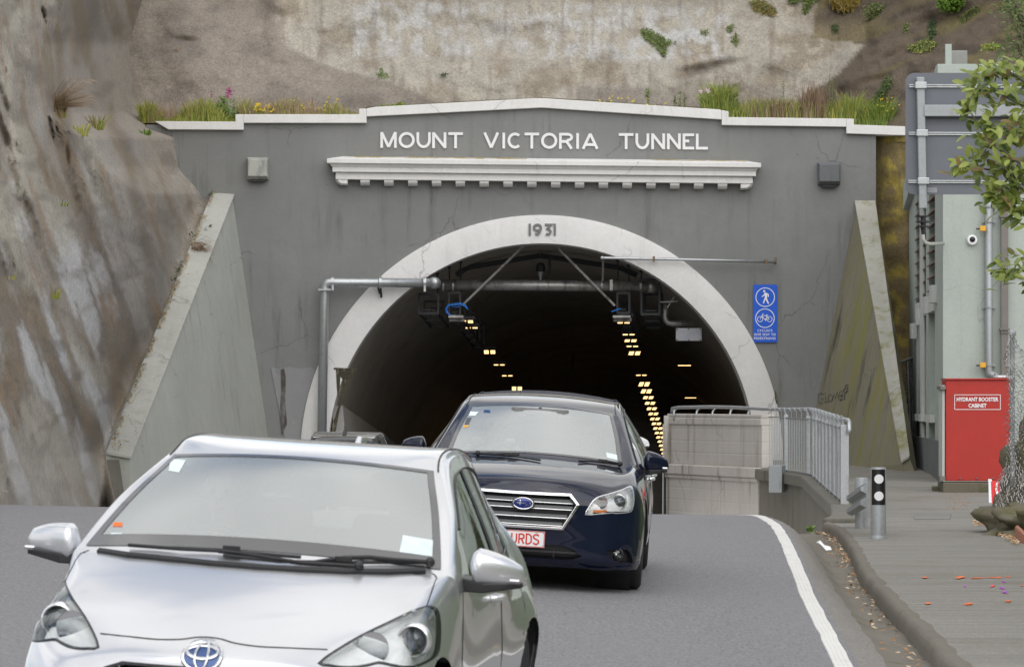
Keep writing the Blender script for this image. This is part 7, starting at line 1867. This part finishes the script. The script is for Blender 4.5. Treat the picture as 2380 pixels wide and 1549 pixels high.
gws = G.glasspart('windscreen', ['windshield'], M['windshield']); G.glasspart('side_window', ['side_r'], M['sideglass']); G.glasspart('side_window', ['side_l'], M['sideglass']); G.glasspart('rear_window', ['rear'], M['sideglass'])
for sx in (-1, 1):
    for wy in GWH: G.wheel(sx * .795, wy, GR, .215, 10)
b = MB(); b.box((0, 2.35, .27), (1.44, 4.1, .16))
for sx in (-1, 1):
    for wy in GWH: b.lathe([(GR + .065, -.24), (GR + .065, .02), (GR + .055, .02), (GR + .055, -.24)], Matrix.Translation((sx * .80, wy, GR)) @ Matrix.Rotation(R(90) * sx, 4, 'Y'), 30)
G.lb(b, 'underbody', M['black'])
for pp_, s_ in ((shl, 1), (shm, -1)): headlight(G, pp_, (s_ * sp.x, sp.y), (s_ * sr.x, sr.y), rim='chrome', pr=.042, rr_=.05, amber=am if s_ > 0 else G.mirrorp(am), depth=.055)
b = MB(); G.patch(b, gril, -.045, .04); go = G.lb(b, 'grille', M['grille_black'], smooth=True)
b = MB(); strokes3(G, b, smoothpoly(insetp(gril, .010), 1), .020, -.004, True, .024); G.lb(b, 'grille_surround', M['chrome'], go, bevel=.003)
def gx_at(z):
    a, c_, d_ = (q[1].x, ztop_), (q[2].x, q[2].y), (q[3].x, zbot_)
    return lerp(c_[0], a[0], (z - c_[1]) / (a[1] - c_[1])) if z > c_[1] else lerp(d_[0], c_[0], (z - d_[1]) / (c_[1] - d_[1]))
for k, zf in enumerate((.78, .60, .36, .14)):
    z = lerp(zbot_, ztop_, zf); xw = gx_at(z) - .03; b = MB(); N_ = 14
    rings = []
    for i in range(N_ + 1):
        x = lerp(-xw, xw, i / N_); y0_ = G.front(x, z, -.012).y
        rings.append([V((x, y0_ + .035, z + .028)), V((x, y0_ + .006, z + .016)), V((x, y0_, z - .006)), V((x, y0_ + .004, z - .013)), V((x, y0_ + .035, z - .012))])
    if k == 0: pass
    b.loft(rings); s_o = G.lb(b, 'slat', M['slat'], go, auto=True)
    b = MB(); b.tube([G.front(lerp(-xw, xw, i / 12), z - .010, -.009) for i in range(13)], .0035, 5); G.lb(b, 'chrome_line', M['chrome_soft'], go)
bc = G.txz(rg_([(573, 402)]))[0]; bw, bh = 31.5 / 4.303 * 4.0 / 1.2607 / 309 * 1.0, 0
bw = 128 / 4.303 / 1.2607 / 309; bh = 72 / 4.303 / 1.2607 / 309
b = MB(); G.patch(b, ell((0, bc.y), bw * 1.14, bh * 1.16), .008, .012); bo = G.lb(b, 'badge', M['grille_black'], smooth=True)
b = MB(); G.patch(b, ell((0, bc.y), bw, bh), .011, .012); G.lb(b, 'badge_field', M['badge_navy'], bo, smooth=True)
b = MB(); strokes3(G, b, ell((0, bc.y), bw * .97, bh * .96), .008, .011, True)
def star(cx_, cz_, r_, e=0.):
    pts = []
    for k in range(8):
        a = R(90 * k / 2); rr2 = r_ * (1.0 if k % 4 == 0 else .8) if k % 2 == 0 else r_ * .16
        pts.append(V((cx_ + rr2 * math.cos(a) * 1.25, cz_ + rr2 * math.sin(a))))
    G.patch(b, pts, .0135 + e, .01)
star(-.30 * bw, bc.y + .08 * bh, .036)
for sx_, sz_ in ((.72, .10), (.36, -.25), (.74, -.32), (.20, -.58), (.55, -.62)): star(bw * sx_, bc.y + bh * sz_, .0125)
G.lb(b, 'badge_stars', M['chrome'], bo, smooth=True)
# number plate
pz = G.txz(rg_([(845, 760), (835, 962)])); pzt, pzb, pxr = pz[0].y, pz[1].y, (pz[0].x + pz[1].x) / 2
yp = min(G.front(x, (pzt + pzb) / 2).y for x in (-.1, 0, .1)) - .012
ph = pzt - pzb; pw = pxr
def pf(u, v, o): return V((u, yp + abs(u) * .03 - .004 - o, (pzt + pzb) / 2 + v))
b = MB(); pts = []
for cx_, cz_, a0 in ((pw - .012, ph / 2 - .012, 0), (-pw + .012, ph / 2 - .012, 90), (-pw + .012, -ph / 2 + .012, 180), (pw - .012, -ph / 2 + .012, 270)):
    for k in range(5): a = R(a0 + 22.5 * k); pts.append(V((cx_ + .012 * math.cos(a), yp, (pzt + pzb) / 2 + cz_ + .012 * math.sin(a))))
b.prism(pts, (0, .004, 0)); 
b = MB(); b.loft([[pf(-pw, v, -.0) for v in (-ph / 2, ph / 2)] + [pf(-pw, v, -.006) for v in (ph / 2, -ph / 2)], [pf(0, v, -.0) for v in (-ph / 2, ph / 2)] + [pf(0, v, -.006) for v in (ph / 2, -ph / 2)], [pf(pw, v, -.0) for v in (-ph / 2, ph / 2)] + [pf(pw, v, -.006) for v in (ph / 2, -ph / 2)]])
po = G.lb(b, 'number_plate', M['plate'])
b = MB(); ribbon(b, [(-pw + .004, -ph / 2 + .004), (0, -ph / 2 + .004), (pw - .004, -ph / 2 + .004), (pw - .004, ph / 2 - .004), (0, ph / 2 - .004), (-pw + .004, ph / 2 - .004)], .005, pf, .001, closed=True); G.lb(b, 'plate_border', M['plate_red'], po)
b = MB(); lw = .052; xr0 = pw - .038 - lw / 2
def letter_strokes(ch, cx_):
    H = ph * .62; w_ = lw * .82; x0 = cx_ - w_ / 2; z0 = -H / 2
    st = {'S': [[(x0 + w_ * u, z0 + H * v) for u, v in ((.02, .16), (.2, .04), (.7, .03), (.97, .18), (.93, .38), (.5, .5), (.1, .62), (.03, .82), (.3, .97), (.75, .96), (.97, .84))]],
          'D': [[(x0 + w_ * u, z0 + H * v) for u, v in ((.08, .0), (.08, 1.), (.55, .97), (.92, .78), (.95, .22), (.55, .03), (.08, .0))]],
          'R': [[(x0 + .08 * w_, z0), (x0 + .08 * w_, z0 + H)], [(x0 + w_ * u, z0 + H * v) for u, v in ((.08, .96), (.6, .96), (.93, .85), (.93, .6), (.6, .5), (.08, .5))], [(x0 + .5 * w_, z0 + .5 * H), (x0 + .95 * w_, z0)]],
          'U': [[(x0 + w_ * u, z0 + H * v) for u, v in ((.08, 1.), (.08, .25), (.3, .04), (.7, .04), (.92, .25), (.92, 1.))]]}[ch]
    for i, s_ in enumerate(st): ribbon(b, s_, .0115, pf, .0015, eps=.0004 * i)
for i, ch in enumerate('SDRU'): letter_strokes(ch, xr0 - i * lw * 1.06)
G.lb(b, 'plate_lettering', M['plate_red'], po)
b = MB()
for u, v in ((pw - .012, ph / 2 - .012), (pw - .014, -ph / 2 + .014), (pw - .06, ph / 2 - .012), (pw - .062, -ph / 2 + .014)): b.ball(pf(u, v, .001), .0035, 6)
G.lb(b, 'screw', M['seal'], po)
b = MB(); G.patch(b, intake, -.05, .05); io = G.lb(b, 'lower_intake', M['grille_black'], smooth=True)
b = MB(); zm = lerp(zi1, zi0, .5); b.bar(G.front(-.5, zm, -.02), G.front(0, zm, -.02), .008, .016); b.bar(G.front(0, zm, -.02), G.front(.5, zm, -.02), .008, .016)
for x in (-.25, 0, .25): b.bar(G.front(x, zi1 + .01, -.03), G.front(x, zi0 - .01, -.03), .01)
G.lb(b, 'intake_bar', M['black'], io)
b = MB(); strokes3(G, b, intake, .016, -.003, True); G.lb(b, 'intake_rim', M['navy'], io)
for pp_, s_ in ((fogp, 1), (fogm, -1)):
    b = MB(); G.patch(b, pp_, -.03, .03); fo = G.lb(b, 'fog_lamp_housing', M['grille_black'], smooth=True)
    Mf = Matrix.Translation(G.front(s_ * fg.x, fg.y, -.03)) @ Matrix.Rotation(R(90), 4, 'X')
    b = MB(); b.lathe([(.056, -.02), (.054, .02), (.047, .022), (.047, .0)], Mf, 26); G.lb(b, 'ring', M['black'], fo, auto=True)
    b = MB(); b.lathe([(.047, .0), (.03, -.02), (.012, -.024), (.012, .004), (.001, .006)], Mf, 26); G.lb(b, 'reflector', M['chrome'], fo, auto=True)
    b = MB(); b.lathe([(.047, .012), (.03, .02), (.001, .024)], Mf, 26); G.lb(b, 'fog_lamp', M['lens'], fo, smooth=True)
    b = MB(); strokes3(G, b, pp_, .01, -.003, True); G.lb(b, 'rim', M['black'], fo)
b = MB()
hs = G.txz([(1120, 1121), (1214, 1125), (1300, 1131), (1345, 1138), (1375, 1144)])
hs2 = [V((-p.x, p.y)) for p in hs[::-1] if p.x > .05] + [p for p in hs if p.x > .05]
G.seam(b, [G.front(p.x, p.y, .0) for p in hs2], .0035)
for sx in (1, -1):
    for ys_ in ([(1.50, .90), (1.47, .75), (1.46, .6), (1.5, .42), (1.55, .3)], [(2.70, .95), (2.70, .75), (2.71, .55), (2.66, .35)], [(3.6, .95), (3.6, .8), (3.5, .68), (3.38, .5)]): G.seam(b, [G.sidep(y, z, sx, .0) for y, z in ys_], .0035)
G.lb(b, 'panel_gap', M['seal'])
# lip line of the bumper
b = MB(); zl = G.txz([(1290, 1337)])[0].y
for sx in (1, -1):
    ll = [p for p in G.txz(rz([(240, 1090), (380, 1128), (560, 1135), (740, 1128), (900, 1110)]))]
    ribbon(b, [(sx * p.x, p.y) for p in ll], .018, lambda u, v, o: G.front(u, v, .004 + o), .008)
G.lb(b, 'bumper_lip', M['navy'], smooth=False)
G.lb(frit(G, 10 + 1 / NR, 12, -4, 4, .12, .12, .22), 'border', M['frit'], gws, smooth=True)
sidebits(G, 2.70, 13, 15.6)
G.mirror((.955, 1.66, .965), 1, .20, .165, .17, M['navy'], -.05); G.mirror((-.97, 1.66, .985), -1, .20, .155, .17, M['navy'], .05)
G.wiper([(1110, 1058), (1150, 1061), (1185, 1060), (1205, 1062)], [(1100, 1056), (1150, 1059), (1190, 1062), (1255, 1072)])
G.wiper([(1440, 1083), (1415, 1078), (1390, 1074)], [(1345, 1074), (1375, 1074), (1400, 1077), (1442, 1082)])
for pts, m_ in (([(1408, 1051), (1439, 1058), (1438, 1070), (1410, 1063)], 'sticker'), ([(1093, 956), (1112, 957), (1104, 966), (1089, 966)], 'sticker'), ([(1085, 971), (1096, 970), (1089, 986), (1079, 986)], 'lampdark'), ([(1078, 988), (1090, 987), (1087, 993), (1076, 993)], 'yellow'), ([(1124, 952), (1139, 953), (1139, 959), (1124, 958)], 'badge_blue')):
    b = MB(); G.patch(b, G.txz(pts), .002, .05); G.lb(b, 'window_sticker', M[m_], gws, smooth=True)
roofstrip(G, 12.0, 16, 4.4)
G.interior(-.36, 1.42, .96, 2.35, .72)
b = MB(); b.box((0, 2.08, 1.30), (.46, .14, .05)); b.box((-.17, 2.02, 1.29), (.08, .06, .06)); b.box((.17, 2.02, 1.29), (.08, .06, .06)); G.lb(b, 'camera_unit', M['trim'], bevel=.012)
person(G, -.36, 2.38, 1.17, 'driver of the navy saloon in a pale shirt with both hands on the steering wheel', M['cloth_pale'], [hw(G, 140), hw(G, 42)])
person(G, .38, 2.40, 1.14, 'front passenger of the navy saloon in a grey top', M['cloth_grey'], None, hair='long')
# ------------------------------------------------------------------ white saloon hidden behind the navy one
bpy.context.view_layer.update()
m2 = Car('tmp', 'x', 'x', .74, 53.5, 1.5, saloon_rows()); Mw = m2.M.copy(); bpy.data.objects.remove(m2.root)
Wc = copy_thing(G.root, Mw, 'white saloon almost hidden behind the navy one, only its mirror showing', swap={'navy_paint': M['carwhite']}); Wc.name = 'white_saloon'
for c in [c for c in COL.objects if c.name.startswith('plate_lettering') and c.parent and c.parent.parent == Wc]: bpy.data.objects.remove(c)
# ------------------------------------------------------------------ black hatchback driving away on the left
Kc = Car('black_hatchback', 'black hatchback driving away toward the tunnel, only its roof and rear window showing', 'car', -2.66, 71.3, 2.2, hatch_rows(), flip=True)
kb, kws, _, _, krg = build_hatch_common(Kc, M['carblack'], glassm='sideglass'); sidebits(Kc, 2.40, 11, 13.6)
b = MB(); b.bar((-.14, 3.70, 1.262), (.14, 3.70, 1.262), .02, .02); Kc.lb(b, 'brake_light', M['plate_red'])
b = MB(); b.loft([[V((-.035, 3.3, 1.38)), V((.035, 3.3, 1.38)), V((.035, 3.46, 1.37)), V((-.035, 3.46, 1.37))], [V((-.008, 3.4, 1.45)), V((.008, 3.4, 1.45)), V((.008, 3.46, 1.45)), V((-.008, 3.46, 1.45))]]); b.tube([V((0, 3.44, 1.44)), V((0, 3.46, 1.5))], .008, 6); Kc.lb(b, 'antenna', M['carblack'], bevel=.008)
for sx in (-1, 1):
    b = MB(); Kc.patch(b, [V((sx * .72 + dx, z)) for dx, z in ((-.06, .80), (.06, .80), (.05, 1.0), (-.04, 1.0))], .004, .03, fn=lambda x, z, o: (Kc.bvh.ray_cast(V((x, 6, z)), V((0, -1, 0)))[0] or V((x, 3.8, z))) + V((0, o, 0))); Kc.lb(b, 'tail_lamp', M['plate_red'], smooth=True)
Kc.mirror((.985, 1.36, .985), 1, .235, .155, .17, M['carblack'], 0); Kc.mirror((-.985, 1.36, .985), -1, .235, .155, .17, M['carblack'], 0)
